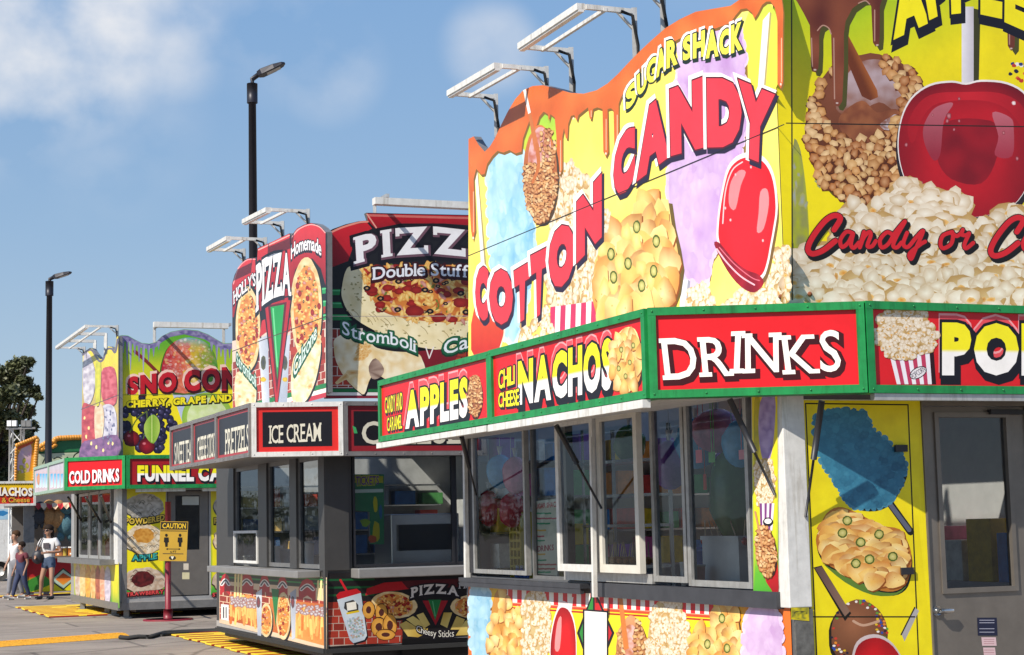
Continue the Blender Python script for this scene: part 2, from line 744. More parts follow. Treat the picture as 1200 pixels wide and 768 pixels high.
        def mp(sx, t):
            bo = 4 * sx * (1 - sx)
            wv = wav * math.sin(2 * math.pi * sx)
            T = (tl[0] + (tr_[0] - tl[0]) * sx, tl[1] + (tr_[1] - tl[1]) * sx - bow * bo - wv)
            B = (bl[0] + (br[0] - bl[0]) * sx, bl[1] + (br[1] - bl[1]) * sx - bowb * bo - wv)
            return (B[0] + (T[0] - B[0]) * t, B[1] + (T[1] - B[1]) * t)
        for (ex, dx, dy, col) in layers:
            for ch, pl in zip(txt, place):
                if pl is None:
                    continue
                o, a, b, y0, y1, j1, j2 = pl
                vs, ts = glyph(ch, bold + ex)
                polys = []
                if slab and ch in SERIF:
                    e = ex / 0.7
                    th = 0.11
                    for (sx, wh, hl) in SERIF[ch]:
                        cx = a + (b - a) * sx
                        yy = (y0 + th * .5) if wh == 0 else (y1 - th * .5 if wh == 1 else .72)
                        polys.append([(cx - hl - e, yy - th * .5 - e), (cx + hl + e, yy - th * .5 - e), (cx + hl + e, yy + th * .5 + e), (cx - hl - e, yy + th * .5 + e)])
                if slab and ch == 'Z':
                    e = ex / 0.7
                    for (q, s0, s1) in ((a + .06, y1 - .34, y1), (b - .06, y0, y0 + .34)):
                        polys.append([(q - .07 - e, s0 - e), (q + .07 + e, s0 - e), (q + .07 + e, s1 + e), (q - .07 - e, s1 + e)])

                def tf(v):
                    vx, vy = v
                    if capsonly and ch not in ",.'":
                        vy = (vy - y0) / (y1 - y0)
                    if jaunty:
                        vx = a + (vx - a) + (vy - .5) * .12 * j1 * jaunty
                        vy = (vy - .5) * (1 + .08 * j2 * jaunty) + .5 + .07 * j1 * jaunty
                    q = mp((vx + o) / tot, vy)
                    return (q[0] + dx, q[1] + dy), vy
                if polys:
                    # union of letter and serifs
                    vin = [Vector(v) for v in vs]
                    fin = [list(t) for t in ts]
                    for pg in polys:
                        k0 = len(vin)
                        vin += [Vector(v) for v in pg]
                        fin.append([k0, k0 + 1, k0 + 2, k0 + 3])
                    vo, eo, fo, _a, _b, og = delaunay_2d_cdt(vin, [], fin, 1, 1e-5)
                    fo = [q for q, g in zip(fo, og) if g]
                    vs = [(v.x, v.y) for v in vo]
                    ts = [(q[0], q[k], q[k + 1]) for q in fo for k in range(1, len(q) - 1)]
                P, cs = [], []
                if isinstance(col, tuple) and col and col[0] == 'split':
                    # cut at mid height
                    ca, cb, cut = col[1], col[2], col[3]
                    bm = bmesh.new()
                    bv = [bm.verts.new((v[0], v[1], 0)) for v in vs]
                    for t in ts:
                        try:
                            bm.faces.new([bv[i] for i in t])
                        except ValueError:
                            pass
                    for cc in (cut - .03, cut + .03):
                        yc = y0 + (y1 - y0) * cc
                        bmesh.ops.bisect_plane(bm, geom=bm.verts[:] + bm.edges[:] + bm.faces[:], plane_co=(0, yc, 0), plane_no=(0, 1, 0))
                    bmesh.ops.triangulate(bm, faces=bm.faces[:])
                    bm.verts.index_update()
                    vs = [(v.co.x, v.co.y) for v in bm.verts]
                    ts = [tuple(v.index for v in f_.verts) for f_ in bm.faces]
                    bm.free()
                    for v in vs:
                        q, t = tf(v)
                        P.append(q)
                        cs.append(mixc(cb, ca, (t - cut + .03) / .06))
                elif isinstance(col[0], tuple):
                    for v in vs:
                        q, t = tf(v)
                        P.append(q)
                        cs.append(mixc(col[1], col[0], t))
                else:
                    for v in vs:
                        q, t = tf(v)
                        P.append(q)
                        cs.append(col)
                s._put(P, ts, cs)

    def line(s, p, q, w, col, n=60):
        """long thin line, laid in short lengths so that it hugs whatever is under it"""
        for i in range(n):
            a, b = i / n, (i + 1) / n
            f_ = lambda t: (p[0] + (q[0] - p[0]) * t, p[1] + (q[1] - p[1]) * t)
            (x0, y0), (x1, y1) = f_(a), f_(b)
            L_ = math.hypot(x1 - x0, y1 - y0)
            nx, ny = -(y1 - y0) / L_ * w / 2, (x1 - x0) / L_ * w / 2
            s._put([(x0 + nx, y0 + ny), (x0 - nx, y0 - ny), (x1 - nx, y1 - ny), (x1 + nx, y1 + ny)], [(0, 1, 2), (0, 2, 3)], [col] * 4)

    def fill(s, poly, n, fn, mind=None, sort=True, seed=1):
        rnd = random.Random(seed)
        xs = [p[0] for p in poly]
        ys = [p[1] for p in poly]
        pts, tries = [], 0
        while len(pts) < n and tries < n * 25:
            tries += 1
            q = (rnd.uniform(min(xs), max(xs)), rnd.uniform(min(ys), max(ys)))
            if not inside(q, poly):
                continue
            if mind and any(((q[0] - p[0]) / mind[0]) ** 2 + ((q[1] - p[1]) / mind[1]) ** 2 < 1 for p in pts):
                continue
            pts.append(q)
        if sort:
            pts.sort(key=lambda p: p[1])
        for q in pts:
            fn(q[0], q[1])

    def build(s, name, parent, material=None):
        base = wloc(parent)
        me = bpy.data.meshes.new(name)
        me.from_pydata([tuple(v - base) for v in s.v], [], s.f)
        me.materials.append(material or PR)
        ca = me.color_attributes.new('Col', 'FLOAT_COLOR', 'POINT')
        buf = np.ones((len(s.v), 4), dtype=np.float32)
        if s.c:
            buf[:, :3] = np.array(s.c, dtype=np.float32)
        ca.data.foreach_set('color', buf.ravel())
        me.update()
        o = bpy.data.objects.new(name, me)
        COL.objects.link(o)
        o.parent = parent
        return o


# ---- food as a printer would lay it down
def popcorn(art, x, y, rx, ry, shade=1.0):
    k = tuple(v * shade for v in C('f4ead8'))
    e = tuple(v * shade for v in C('cdb18c'))
    d = tuple(v * shade for v in C('d9bd88'))
    art.blob(x, y + ry * .12, rx * .9, ry * .85, d, tuple(v * shade for v in C('b99156')), 9, .15)
    for i in range(6):
        t = random.uniform(0, 6.28)
        q = random.uniform(.25, .62)
        art.blob(x + rx * q * math.cos(t), y + ry * q * math.sin(t), rx * random.uniform(.35, .52), ry * random.uniform(.35, .52),
                 k, mixc(e, k, random.random() * .6), 9, .2)
    if random.random() < .75:
        art.blob(x + random.uniform(-.35, .35) * rx, y + random.uniform(-.3, .4) * ry, rx * .24, ry * .17, tuple(v * shade for v in C('d98a24')), tuple(v * shade for v in C('e8c07a')), 7, .3)
    if random.random() < .5:
        art.blob(x + random.uniform(-.5, .5) * rx, y + random.uniform(-.1, .6) * ry, rx * .13, ry * .2, tuple(v * shade for v in C('b9752a')), tuple(v * shade for v in C('dcae68')), 7, .3)


def nut(art, x, y, rx, ry):
    c = random.choice(('d99a55', 'e0ad6c', 'c98443', 'edc48c', 'b96f30'))
    art.blob(x + rx * .12, y + ry * .14, rx, ry, C('5a2c10'), C('6a3612'), 6, .2)
    art.blob(x, y, rx * .92, ry * .92, mixc(C(c), C('ffe6bc'), .25), mixc(C(c), C('6d3512'), random.uniform(.2, .6)), random.choice((5, 6, 6, 7)), .22, random.random() * 3)


def chip(art, x, y, rx, ry):
    a = random.random() * 6.28
    ring, cols = [], []
    c_hi, c_lo = C(random.choice(('f3cc7a', 'efbe62', 'f5d890'))), C(random.choice(('b8621a', 'c87226', 'a05416')))
    l_ = random.uniform(0, 6.28)
    for k in range(15):
        t = 2 * math.pi * k / 15
        ph = ((t - a) % 2.0944) - 1.0472
        q = .62 * (.5 / math.cos(ph)) + .46 + random.uniform(-.03, .03)
        ring.append((x + rx * q * math.cos(t), y + ry * q * math.sin(t)))
        cols.append(mixc(c_hi, c_lo, .35 + .45 * math.cos(t - l_) + random.uniform(-.1, .1)))
    sh = [(px + rx * .1, py + ry * .12) for px, py in ring]
    art.fan((x + rx * .1, y + ry * .1), sh, C('9a5415'), C('8a4812'))
    art.fan((x - rx * .2 * math.cos(l_), y - ry * .2 * math.sin(l_)), ring, C(random.choice(('f4d488', 'eec46c', 'f7dfa0', 'eab85c'))), cols)
    if random.random() < .5:
        for _ in range(3):
            art.blob(x + rx * random.uniform(-.4, .4), y + ry * random.uniform(-.4, .4), rx * .06, ry * .05, C('c98a3a'), C('e0b060'), 6, .2)


def pepper(art, x, y, rx, ry):
    art.blob(x, y, rx, ry, C('d8d08a'), C('8b9440'), 10, .06)
    art.blob(x, y, rx * .98, ry * .98, C('6f7a2c'), C('4c5a1c'), 10, .06)
    art.blob(x, y, rx * .72, ry * .72, C('d9cf86'), C('b0aa58'), 9, .08)


def pizza_top(art, poly, n, rx, ry, seed=3, fine=1.0):
    def one(x, y):
        k = random.random()
        if k < .54:
            art.blob(x, y, rx * .9, ry * .6, C('f4d88c'), C('dea048'), 8, .3, random.random() * 3)
        elif k < .66:
            art.blob(x, y, rx * 1.1, ry * 1.0, C('b02a22'), C('7d1a14'), 11, .08)
        elif k < .75:
            art.blob(x, y, rx * .9, ry * .6, C('dca898'), C('b56a64'), 8, .3, random.random() * 3)
        elif k < .83:
            art.blob(x, y, rx * .5, ry * .5, C('2a2426'), C('171214'), 9, .08)
            art.blob(x, y, rx * .2, ry * .2, C('c9a06a'), C('c9a06a'), 7, .08)
        elif k < .9:
            art.blob(x, y, rx * .7, ry * .4, C('c9462a'), C('a02a1c'), 7, .35, random.random() * 3)
        else:
            art.blob(x, y, rx * .5, ry * .3, C('7c8a3a'), C('5c6a22'), 7, .35, random.random() * 3)
    art.fill(poly, n, one, None, False, seed)


def ell(x, y, rx, ry, n=28, irr=0.0, rot=0.0, seed=0):
    rnd = random.Random(seed)
    out = []
    for k in range(n):
        t = 2 * math.pi * k / n
        q = 1 + rnd.uniform(-irr, irr)
        ux, uy = rx * math.cos(t) * q, ry * math.sin(t) * q
        out.append((x + ux * math.cos(rot) - uy * math.sin(rot), y + ux * math.sin(rot) + uy * math.cos(rot)))
    return out


def fluffy(pts, amp, sc, seed=0.0):
    n = len(pts)
    out = []
    for i in range(n):
        (x0, y0), (x1, y1) = pts[i], pts[(i + 1) % n]
        k = max(1, int(math.hypot(x1 - x0, y1 - y0) / (sc * .5)))
        for j in range(k):
            x, y = x0 + (x1 - x0) * j / k, y0 + (y1 - y0) * j / k
            out.append((x + amp * noise.noise(Vector((x / sc, y / sc, seed))), y + amp * noise.noise(Vector((x / sc, y / sc, seed + 9)))))
    return out


def shift(pts, dx, dy, cx=None, cy=None, k=1.0):
    if cx is None:
        return [(x + dx, y + dy) for x, y in pts]
    return [(cx + (x - cx) * k + dx, cy + (y - cy) * k + dy) for x, y in pts]


def tone(c0, c1, sx, sy, seed=0.0, lo=.3, hi=.7):
    """mottled colour between two tones"""
    def fn(x, y):
        v = noise.noise(Vector((x / sx + seed, y / sy, seed))) * .5 + .5
        v += .4 * noise.noise(Vector((x / sx * 2.7 + seed, y / sy * 2.7, seed + 4)))
        return mixc(c0, c1, (v - lo) / (hi - lo))
    return fn


def vgrad(stops):
    """vertical run of colours: [(y, colour), ...]"""
    def fn(x, y):
        for i in range(len(stops) - 1):
            if y <= stops[i + 1][0]:
                a, b = stops[i], stops[i + 1]
                return mixc(a[1], b[1], (y - a[0]) / max(1e-6, b[0] - a[0]))
        return stops[-1][1]
    return fn


def floss(art, poly, c0, c1, hi, rx, ry, n, seed):
    """candy floss: a softly mottled mass with a puffy edge"""
    xs = [p[0] for p in poly]
    ys = [p[1] for p in poly]
    x0, x1, y0, y1 = min(xs), max(xs), min(ys), max(ys)

    def base(x, y):
        v = .5 + .55 * noise.noise(Vector((x / (rx * 2.2) + seed, y / (ry * 2.2), seed))) + .25 * noise.noise(Vector((x / rx + seed, y / ry, 3)))
        v += .5 * ((x - x0) / (x1 - x0) - .5) * -1
        return mixc(c0, c1, v)
    rnd = random.Random(seed)
    q = poly
    for i in range(0, len(q)):
        ax, ay = q[i]
        k = rnd.uniform(.5, .95)
        c_ = base(ax, ay)
        art.blob(ax, ay, rx * k, ry * k, mixc(c_, hi, .25), mixc(c_, hi, .45), 10, .12)
    art.poly(poly, base, max(2.0, rx * .5))
    pts = []
    while len(pts) < n:
        p = (rnd.uniform(x0, x1), rnd.uniform(y0, y1))
        if inside(p, poly):
            pts.append(p)
    for x, y in pts:
        c_ = base(x, y)
        k = rnd.uniform(.35, .9)
        art.blob(x, y, rx * k, ry * k, mixc(c_, hi, rnd.uniform(.05, .22)), c_, 9, .25)


def candy_apple(art, outline, cx, cy, rx, ry, dark='7d0b12', red='d3141c', step=3.0, halo=None):
    if halo:
        art.poly(shift(outline, 0, -1, cx, cy, halo), C('efe6e4'))

    def fn(x, y):
        q = math.hypot((x - cx) / rx, (y - cy) / ry)
        v = noise.noise(Vector((x / rx * 1.5, y / ry * 1.5, 2.0)))
        c = mixc(C(red), C(dark), (q - .55) * 1.4 + v * .35)
        return c
    art.poly(outline, fn, step)


# ------------------------------------------------------------------ shared trailer pieces
MT = CM.to_3x3().transposed()


def project(p):
    q = MT @ (Vector(p) - EYE)
    return (600 + F * q.x / -q.z, 384 - F * q.y / -q.z)



ZF0, ZF1 = 2.42, 3.03


def solid(name, wall, px, off, th, mats, parent, px_off=None):
    """sheet of the traced outline standing on the wall, with real thickness"""
    q = off if px_off is None else px_off
    pts = [wall.hit(x, y, q) for x, y in px]
    vin = [Vector(p) for p in pts]
    vo, eo, fo, *_ = delaunay_2d_cdt(vin, [], [list(range(len(vin)))], 1, 1e-5)
    mb = MB()
    fr = [wall.at(v.x, v.y, off) for v in vo]
    bk = [wall.at(v.x, v.y, off - th) for v in vo]
    t1, t2 = [], []
    for f_ in fo:
        a, b, c = fr[f_[0]], fr[f_[1]], fr[f_[2]]
        f_ = list(f_)
        if (b - a).cross(c - a).dot(wall.n) < 0:
            f_.reverse()
        t1.append(f_)
        t2.append(list(reversed(f_)))
    mb.add(fr, t1, 0)
    mb.add(bk, t2, 1 if isinstance(mats, (list, tuple)) and len(mats) > 1 else 0)
    n = len(pts)
    ar = sum(pts[i][0] * pts[(i + 1) % n][1] - pts[(i + 1) % n][0] * pts[i][1] for i in range(n))
    ring = [wall.at(u, z, off) for u, z in pts] + [wall.at(u, z, off - th) for u, z in pts]
    sd = []
    cen = sum(ring, Vector()) / (2 * n)
    for i in range(n):
        j = (i + 1) % n
        q = [i, j, n + j, n + i]
        if (ar < 0) == (wall.u.cross(Vector((0, 0, 1))).dot(wall.n) > 0):
            q.reverse()
        sd.append(q)
    mb.add(ring, sd, 1 if isinstance(mats, (list, tuple)) and len(mats) > 1 else 0)
    return mb.build(name, mats, parent)


def wbox(mb, w, u0, u1, z0, z1, o0, o1, mi=0):
    mb.hexa([w.at(u0, z0, o0), w.at(u1, z0, o0), w.at(u1, z0, o1), w.at(u0, z0, o1),
             w.at(u0, z1, o0), w.at(u1, z1, o0), w.at(u1, z1, o1), w.at(u0, z1, o1)], mi)
    return mb


def sign_box(parent, w, u0, u1, z0, z1, casing, name='fascia_sign', fw=0.055, depth=0.13, end_bars=(1, 1)):
    """a lit-box sign: casing with a raised rim round its face; faces sit at off = 0.004"""
    mb = MB()
    wbox(mb, w, u0, u1, z0, z1, -depth, 0.0)
    g = 0.0
    wbox(mb, w, u0 + .001, u1 - .001, z1 - fw, z1 - .001, g, .028)
    wbox(mb, w, u0 + .001, u1 - .001, z0 + .001, z0 + fw, g, .028)
    if end_bars[0]:
        wbox(mb, w, u0 + .001, u0 + fw, z0 + fw, z1 - fw, g, .027)
    if end_bars[1]:
        wbox(mb, w, u1 - fw, u1 - .001, z0 + fw, z1 - fw, g, .027)
    # fixing screws along the rim
    n = max(2, int((u1 - u0) / .34))
    for i in range(n + 1):
        u = u0 + .03 + (u1 - u0 - .06) * i / n
        for z in (z0 + fw * .5, z1 - fw * .5):
            mb.ball(w.at(u, z, .029), .0075, n=6, m=4)
    return mb.build(name, casing, parent)


def face_rect(w, u0, u1, z0, z1, off=.004):
    """pixel outline of a rectangle of the wall"""
    return [project(w.at(u, z, off)) for u, z in ((u0, z0), (u1, z0), (u1, z1), (u0, z1))]


def canopy(T, root, oL, oR, aB, bA, aC, bD, z0=ZF0, z1=ZF1, soff=WHITE, top=ALU):
    wl_ = Wall(T.K + T.L.n * oL, math.pi / 2 + HEAD)
    wr_ = Wall(T.K + T.R.n * oR, HEAD)
    B, A = wl_.at(aB, 0), wr_.at(bA, 0)
    d = A - B
    wc_ = Wall(B, math.atan2(d.y, d.x))
    clen = d.length
    pl = [T.L.at(aC, 0, .002), wl_.at(aC, 0, -.01), wl_.at(aB + .02, 0, -.02), wr_.at(bA + .02, 0, -.02), wr_.at(bD, 0, -.01), T.R.at(bD, 0, .002), T.K + T.L.n * .002 + T.R.n * .002]
    pp = [(p.x, p.y) for p in pl]
    MB().prism(pp, z0 + .03, z0 + .05).build('canopy_soffit', soff, root)
    MB().prism(pp, z1 - .04, z1 - .015).build('canopy_roof', top, root)
    return wl_, wc_, wr_, clen


def light_rack(T_wall, root, near, far, reach, lift=0.0, zb=None, material=WHITE, inner=-0.12, thick=.055):
    """flood-light rack: a white trough held out over the sign by two arms on posts. near/far: post tops (u, z)"""
    w = T_wall
    mb = MB()
    (ua, za), (ub, zb_) = near, far
    fa, fb = w.at(ua, za + lift, reach), w.at(ub, zb_ + lift, reach)
    mb.bar(fa, fb, .075, thick, mi=0)
    k = .42
    mb.bar(w.at(ua - .02, za + lift * k - .01, reach * k), w.at(ub + .02, zb_ + lift * k - .01, reach * k), .03)
    for (u, z) in (near, far):
        mb.bar(w.at(u, z, inner), w.at(u, z + lift, reach - .04), .034, .04)
        # gusset
        mb.bar(w.at(u, z - .16, inner + .0), w.at(u, z - .01, inner + .16), .02, .02)
    rack = mb.build('light_rack', material, root)
    for (u, z) in (near, far):
        zz = zb if zb is not None else z - 1.2
        pm = MB().bar(w.at(u, zz, inner), w.at(u, z + .03, inner), .045)
        pm.build('rack_post', ALU, rack)
        cm = MB().tube([w.at(u - .04, z - .02, inner + .14), w.at(u - .05, z - .05, inner + .04), w.at(u - .055, z - .3, inner - .0), w.at(u - .05, zz + .1, inner)], .014, 6)
        cm.build('power_cable', RUBBER, rack)
    MB().bar(fa + Vector((0, 0, -.034)), fb + Vector((0, 0, -.034)), .05, .02).build('lamp_lens', mat('frosted_lens', (.7, .7, .68), .3), rack)
    return rack


def window_sash(root, w, u0, u1, z0, z1, off, fr=.04, frame=ALU, glass=GLASS, name='window', dep=.05):
    mb = MB()
    wbox(mb, w, u0, u0 + fr, z0, z1, off - dep, off)
    wbox(mb, w, u1 - fr, u1, z0, z1, off - dep, off)
    wbox(mb, w, u0 + fr, u1 - fr, z0, z0 + fr, off - dep, off - .001)
    wbox(mb, w, u0 + fr, u1 - fr, z1 - fr, z1, off - dep, off - .001)
    o = mb.build(name, frame, root)
    p = [w.at(u0 + fr, z0 + fr, off - dep / 2), w.at(u1 - fr, z0 + fr, off - dep / 2), w.at(u1 - fr, z1 - fr, off - dep / 2), w.at(u0 + fr, z1 - fr, off - dep / 2)]
    od = (0, 1, 2, 3) if (p[1] - p[0]).cross(p[2] - p[1]).dot(w.n) > 0 else (3, 2, 1, 0)
    MB().add(p, [od]).build('pane', glass, o)
    return o


def shell(T, root, La, Wb, zs, openL, openR, wall_m=ALUD, lining=DARK, zfl=.32, zroof=3.06, zskirt=.22, far=None, light_opening=None):
    """floor, roof, far walls and the pieces of the two near walls round their openings.
    openL: (a0, a1, z0, z1) service opening of the left wall; openR: list of such openings of the right wall"""
    th = .06
    T.box(MB(), .0, La, .0, Wb, zfl - .08, zfl).build('trailer_floor', mat('worn_floor_sheet', (.34, .32, .3), .6), root)
    mb = MB()
    if light_opening:  # unseen roof openings, added so sky light brightens the interior
        h0, h1 = light_opening
        T.box(mb, .0, La, .0, h0, zroof - .04, zroof)
        T.box(mb, .0, La, h1, Wb, zroof - .04, zroof)
        for q in range(4):
            a_ = (La - .25) * q / 3
            T.box(mb, a_, a_ + .25, h0, h1, zroof - .039, zroof - .001)
    else:
        T.box(mb, .0, La, .0, Wb, zroof - .04, zroof)
    mb.build('trailer_roof', ALU, root)
    mb = MB()
    T.box(mb, La - th, La, th, Wb, zfl, zroof - .04)
    if far:
        # unseen openings in the far wall, added to let daylight into the interior
        T.box(mb, 0, La, Wb, Wb + th, zfl, far[0])
        T.box(mb, 0, La, Wb, Wb + th, far[1], zroof - .04)
        for q in range(5):
            a_ = (La - far[2]) * q / 4
            T.box(mb, a_, a_ + far[2], Wb + .001, Wb + th - .001, far[0], far[1])
    else:
        T.box(mb, 0, La, Wb, Wb + th, zfl, zroof - .04)
    mb.build('back_wall', lining, root)
    a0, a1, z0, z1 = openL
    mb = MB()
    T.box(mb, 0, La, .005, th, zskirt, z0)
    T.box(mb, 0, La, .005, th, z1, zroof - .042)
    T.box(mb, .005, a0, .006, th, z0, z1)
    T.box(mb, a1, La, .006, th, z0, z1)
    mb.build('side_wall', wall_m, root)
    mb = MB()
    b = th
    for (b0, b1, q0, q1) in openR:
        T.box(mb, .005, th, b, b0, zskirt, zroof - .042)
        T.box(mb, .006, th, b0, b1, zskirt, q0)
        T.box(mb, .006, th, b0, b1, q1, zroof - .043)
        b = b1
    T.box(mb, .005, th, b, Wb, zskirt, zroof - .042)
    mb.build('end_wall', wall_m, root)


# ================================================================== TRAILER 1: the candy trailer
T1 = Frame(924, 600, 11.9)
L1, R1 = T1.L, T1.R
t1 = thing('food_trailer', 'big yellow candy food trailer with green and red fascia, nearest on the right', 'food trailer', T1.K)
shell(T1, t1, 6.15, 4.0, 1.05, (.42, 6.0, 1.1, 2.5), [(1.1, 2.02, .30, 2.40)], wall_m=mat('dark_trailer_skin', (.1, .1, .105), .5), lining=mat('white_interior_lining', (.6, .59, .57), .5, var=.1), light_opening=(.3, 2.9))

# --- marquee boards
E_ = lambda z: project(L1.at(-.112, z, .03))
G_ = lambda z: project(R1.at(-.026, z, .115))
BL = [(549, 440), (549, 163), (555, 160), (561, 170), (568, 178), (574, 172), (580, 162), (587, 147), (595, 131), (604, 116), (613, 106), (624, 101),
      (636, 100), (652, 104), (668, 109), (684, 110), (699, 106), (712, 98), (724, 87), (738, 72), (752, 58), (766, 45), (780, 33), (796, 23),
      (815, 14), (838, 10), (856, 7), (872, -4), (890, -22), (902, -38), E_(5.75), E_(4.9), E_(4.2), E_(3.08), (840, 380)]
b1 = solid('marquee_board', L1, BL, .03, .08, [WHITE, ALUD], t1)
seam_y = lambda x: 300 + (145 - 300) * (x - 549) / (922 - 549)

YL, YD = C('f6dd2e'), C('f2d218')
A = Art(L1, .033)
A.poly(BL, lambda x, y: mixc(C('fae878'), C('f5e056'), noise.noise(Vector((x / 90, y / 90, 1))) + .5), 14)
A.poly([(571, 260), (612, 250), (614, 130), (655, 130), (657, 230), (600, 300)], lambda x, y: mixc(C('8fc63d'), C('f3dc30'), (y - 130) / 90), 12)
A.poly(ell(893, 60, 24, 60), lambda x, y: mixc(C('c9d94a'), C('f7e14a'), (y - 10) / 80), 10)
A.build('printed_sheet', b1)

# lavender and blue cotton candy
A = Art(L1, .033)
lav = [(797, 70), (800, 45), (820, 36), (850, 30), (866, 36), (872, 70), (872, 150), (866, 190), (850, 215), (846, 250), (841, 275), (838, 292), (832, 302), (829, 322), (821, 333), (812, 326), (806, 327), (800, 316), (797, 303), (793, 286), (788, 262), (784, 225), (785, 190), (790, 120)]
lav = smooth_path(lav, 3, True)
A.poly(shift(lav, 4, 7), C('8a6a2a'))
A.poly(shift(lav, -1, -1, 828, 200, 1.03), C('f3ecf2'))
floss(A, lav, C('b78cc6'), C('d8bde2'), C('f0e2f4'), 6, 13, 150, 1)
A.poly([(799, 328), (806, 328), (803, 364), (796, 364)], C('e9e9ec'))
A.poly([(806, 328), (809, 330), (806, 364), (803, 364)], C('9a9aa8'))
A.build('cotton_candy_picture', b1)
A = Art(L1, .033)
blu = smooth_path([(571, 212), (572, 192), (577, 181), (584, 176), (590, 178), (597, 174), (604, 179), (610, 178), (613, 196), (613, 225), (618, 248), (624, 268), (624, 300), (620, 335), (613, 372), (606, 392), (601, 401), (595, 393), (588, 388), (583, 360), (577, 325), (573, 270)], 3, True)
A.poly(shift(blu, 2, 5), C('8c8a3c'))
floss(A, blu, C('7db6d6'), C('bcdeec'), C('e8f4f8'), 5, 11, 110, 3)
A.poly([(556, 197), (559, 196), (568, 312), (564, 314)], C('f2efe6'))
A.poly([(559, 196), (560, 197), (570, 312), (568, 312)], C('a99a60'))
A.build('cotton_candy_picture', b1)

# popcorn heaps and their striped box
A = Art(L1, .033)
pcp = [(655, 205), (668, 190), (680, 200), (690, 215), (700, 240), (712, 255), (716, 300), (700, 330), (700, 360), (645, 362), (640, 330), (642, 280), (650, 240)]
A.poly(pcp, C('e6d3ae'))
A.fill(pcp, 95, lambda x, y: popcorn(A, x, y, 5.5, 11), (4, 8), seed=5)
for k in range(9):
    x0, x1 = 645 + k * 6.0, 645 + (k + 1) * 6.0
    A.poly([(x0, 360 - k * .8), (x1, 359.2 - k * .8), (x1 - 1.5, 402), (x0 - 1.5 + k * .1, 403)], C('f4ecec') if k % 2 else C('c9345f'))
A.fill([(612, 378), (640, 362), (648, 380), (644, 402), (612, 410)], 16, lambda x, y: popcorn(A, x, y, 5, 9), (4, 7), seed=6)
A.fill([(806, 345), (822, 335), (836, 350), (838, 372), (806, 376)], 18, lambda x, y: popcorn(A, x, y, 6, 10), (5, 8), seed=7)
A.fill([(850, 352), (868, 344), (890, 346), (905, 325), (910, 295), (921, 290), (922, 352), (850, 364)], 40, lambda x, y: popcorn(A, x, y, 7, 11), (5, 8), seed=8)
A.build('popcorn_picture', b1)

A = Art(L1, .033)
nch = [(697, 305), (706, 288), (716, 270), (732, 262), (744, 243), (752, 229), (763, 220), (771, 232), (783, 234), (787, 262), (793, 287), (797, 312), (793, 340), (783, 365), (768, 376), (740, 382), (720, 384), (702, 382), (694, 350)]
A.poly(shift(nch, 5, 5), C('6a5420'))
A.poly(nch, lambda x, y: mixc(C('f3d685'), C('d98a35'), (y - 240) / 130 + .3 * noise.noise(Vector((x / 12, y / 20, 0)))), 8)
A.fill(shift(nch, 0, 0, 745, 310, .84), 46, lambda x, y: chip(A, x, y, random.uniform(11, 16), random.uniform(20, 30)), (7, 12), seed=2)
A.fill([(705, 275), (745, 260), (785, 300), (760, 340), (700, 340)], 7, lambda x, y: A.blob(x, y, 6, 11, C('f4dc8e'), C('ecc46a'), 10, .3), (9, 12), seed=4)
for (x, y) in ((746, 266), (769, 283), (716, 298), (736, 309), (719, 325), (752, 335), (766, 318)):
    pepper(A, x, y, 4.6, 8)
A.build('nacho_picture', b1)

# red apples
A = Art(L1, .033)
A.poly([(552, 380), (556, 360), (568, 352), (582, 356), (590, 372), (591, 395), (585, 410), (556, 418), (552, 410)], lambda x, y: mixc(C('e2562c'), C('c02a1c'), (y - 350) / 60), 6)
A.stroke([(589, 372), (591, 390), (586, 408)], 1.6, C('f6d8c0'))
A.build('candy_apple_picture', b1)
A = Art(L1, .033)
apl = smooth_path([(852, 206), (860, 192), (872, 185), (886, 185), (898, 194), (906, 213), (909, 244), (906, 268), (902, 290), (899, 306), (893, 322), (880, 326), (864, 314), (850, 300), (843, 283), (842, 268), (845, 240)], 3, True)
A.poly(shift(apl, 4, 8), C('7a5a2a'))
candy_apple(A, apl, 874, 250, 36, 80, dark='c4161c', red='e8202a', step=5, halo=1.07)
A.poly(smooth_path([(837, 287), (842, 284), (850, 293), (862, 307), (876, 317), (889, 322), (895, 332), (884, 343), (868, 336), (852, 317)], 3, True), tone(C('7a1020'), C('a81c2c'), 5, 5))
A.stroke([(840, 292), (852, 308), (868, 324), (884, 334)], 1.8, C('f0b8c4'))
A.stroke([(843, 290), (860, 309), (880, 325), (890, 329)], 1.2, C('d86a7c'))
A.poly(smooth_path([(857, 212), (866, 200), (874, 202), (868, 218), (862, 245), (855, 242), (854, 228)], 3, True), C('f3858a'))
A.poly(smooth_path([(891, 225), (899, 222), (901, 240), (895, 268), (887, 272), (889, 250)], 3, True), C('f3868a'))
A.stroke([(847, 262), (850, 225), (858, 200), (870, 190)], 1.4, C('f9c6c8'))
for (x, y) in ((856, 258), (862, 205), (894, 282), (880, 196), (850, 244)):
    A.blob(x, y, 1.3, 2.0, C('ffd8d8'), C('f08088'), 7)
A.poly([(894, 24), (902, 14), (895, 104), (888, 104)], C('f7f4ee'))
A.poly([(902, 14), (904, 16), (897, 104), (895, 104)], C('b2a268'))
A.build('candy_apple_picture', b1)

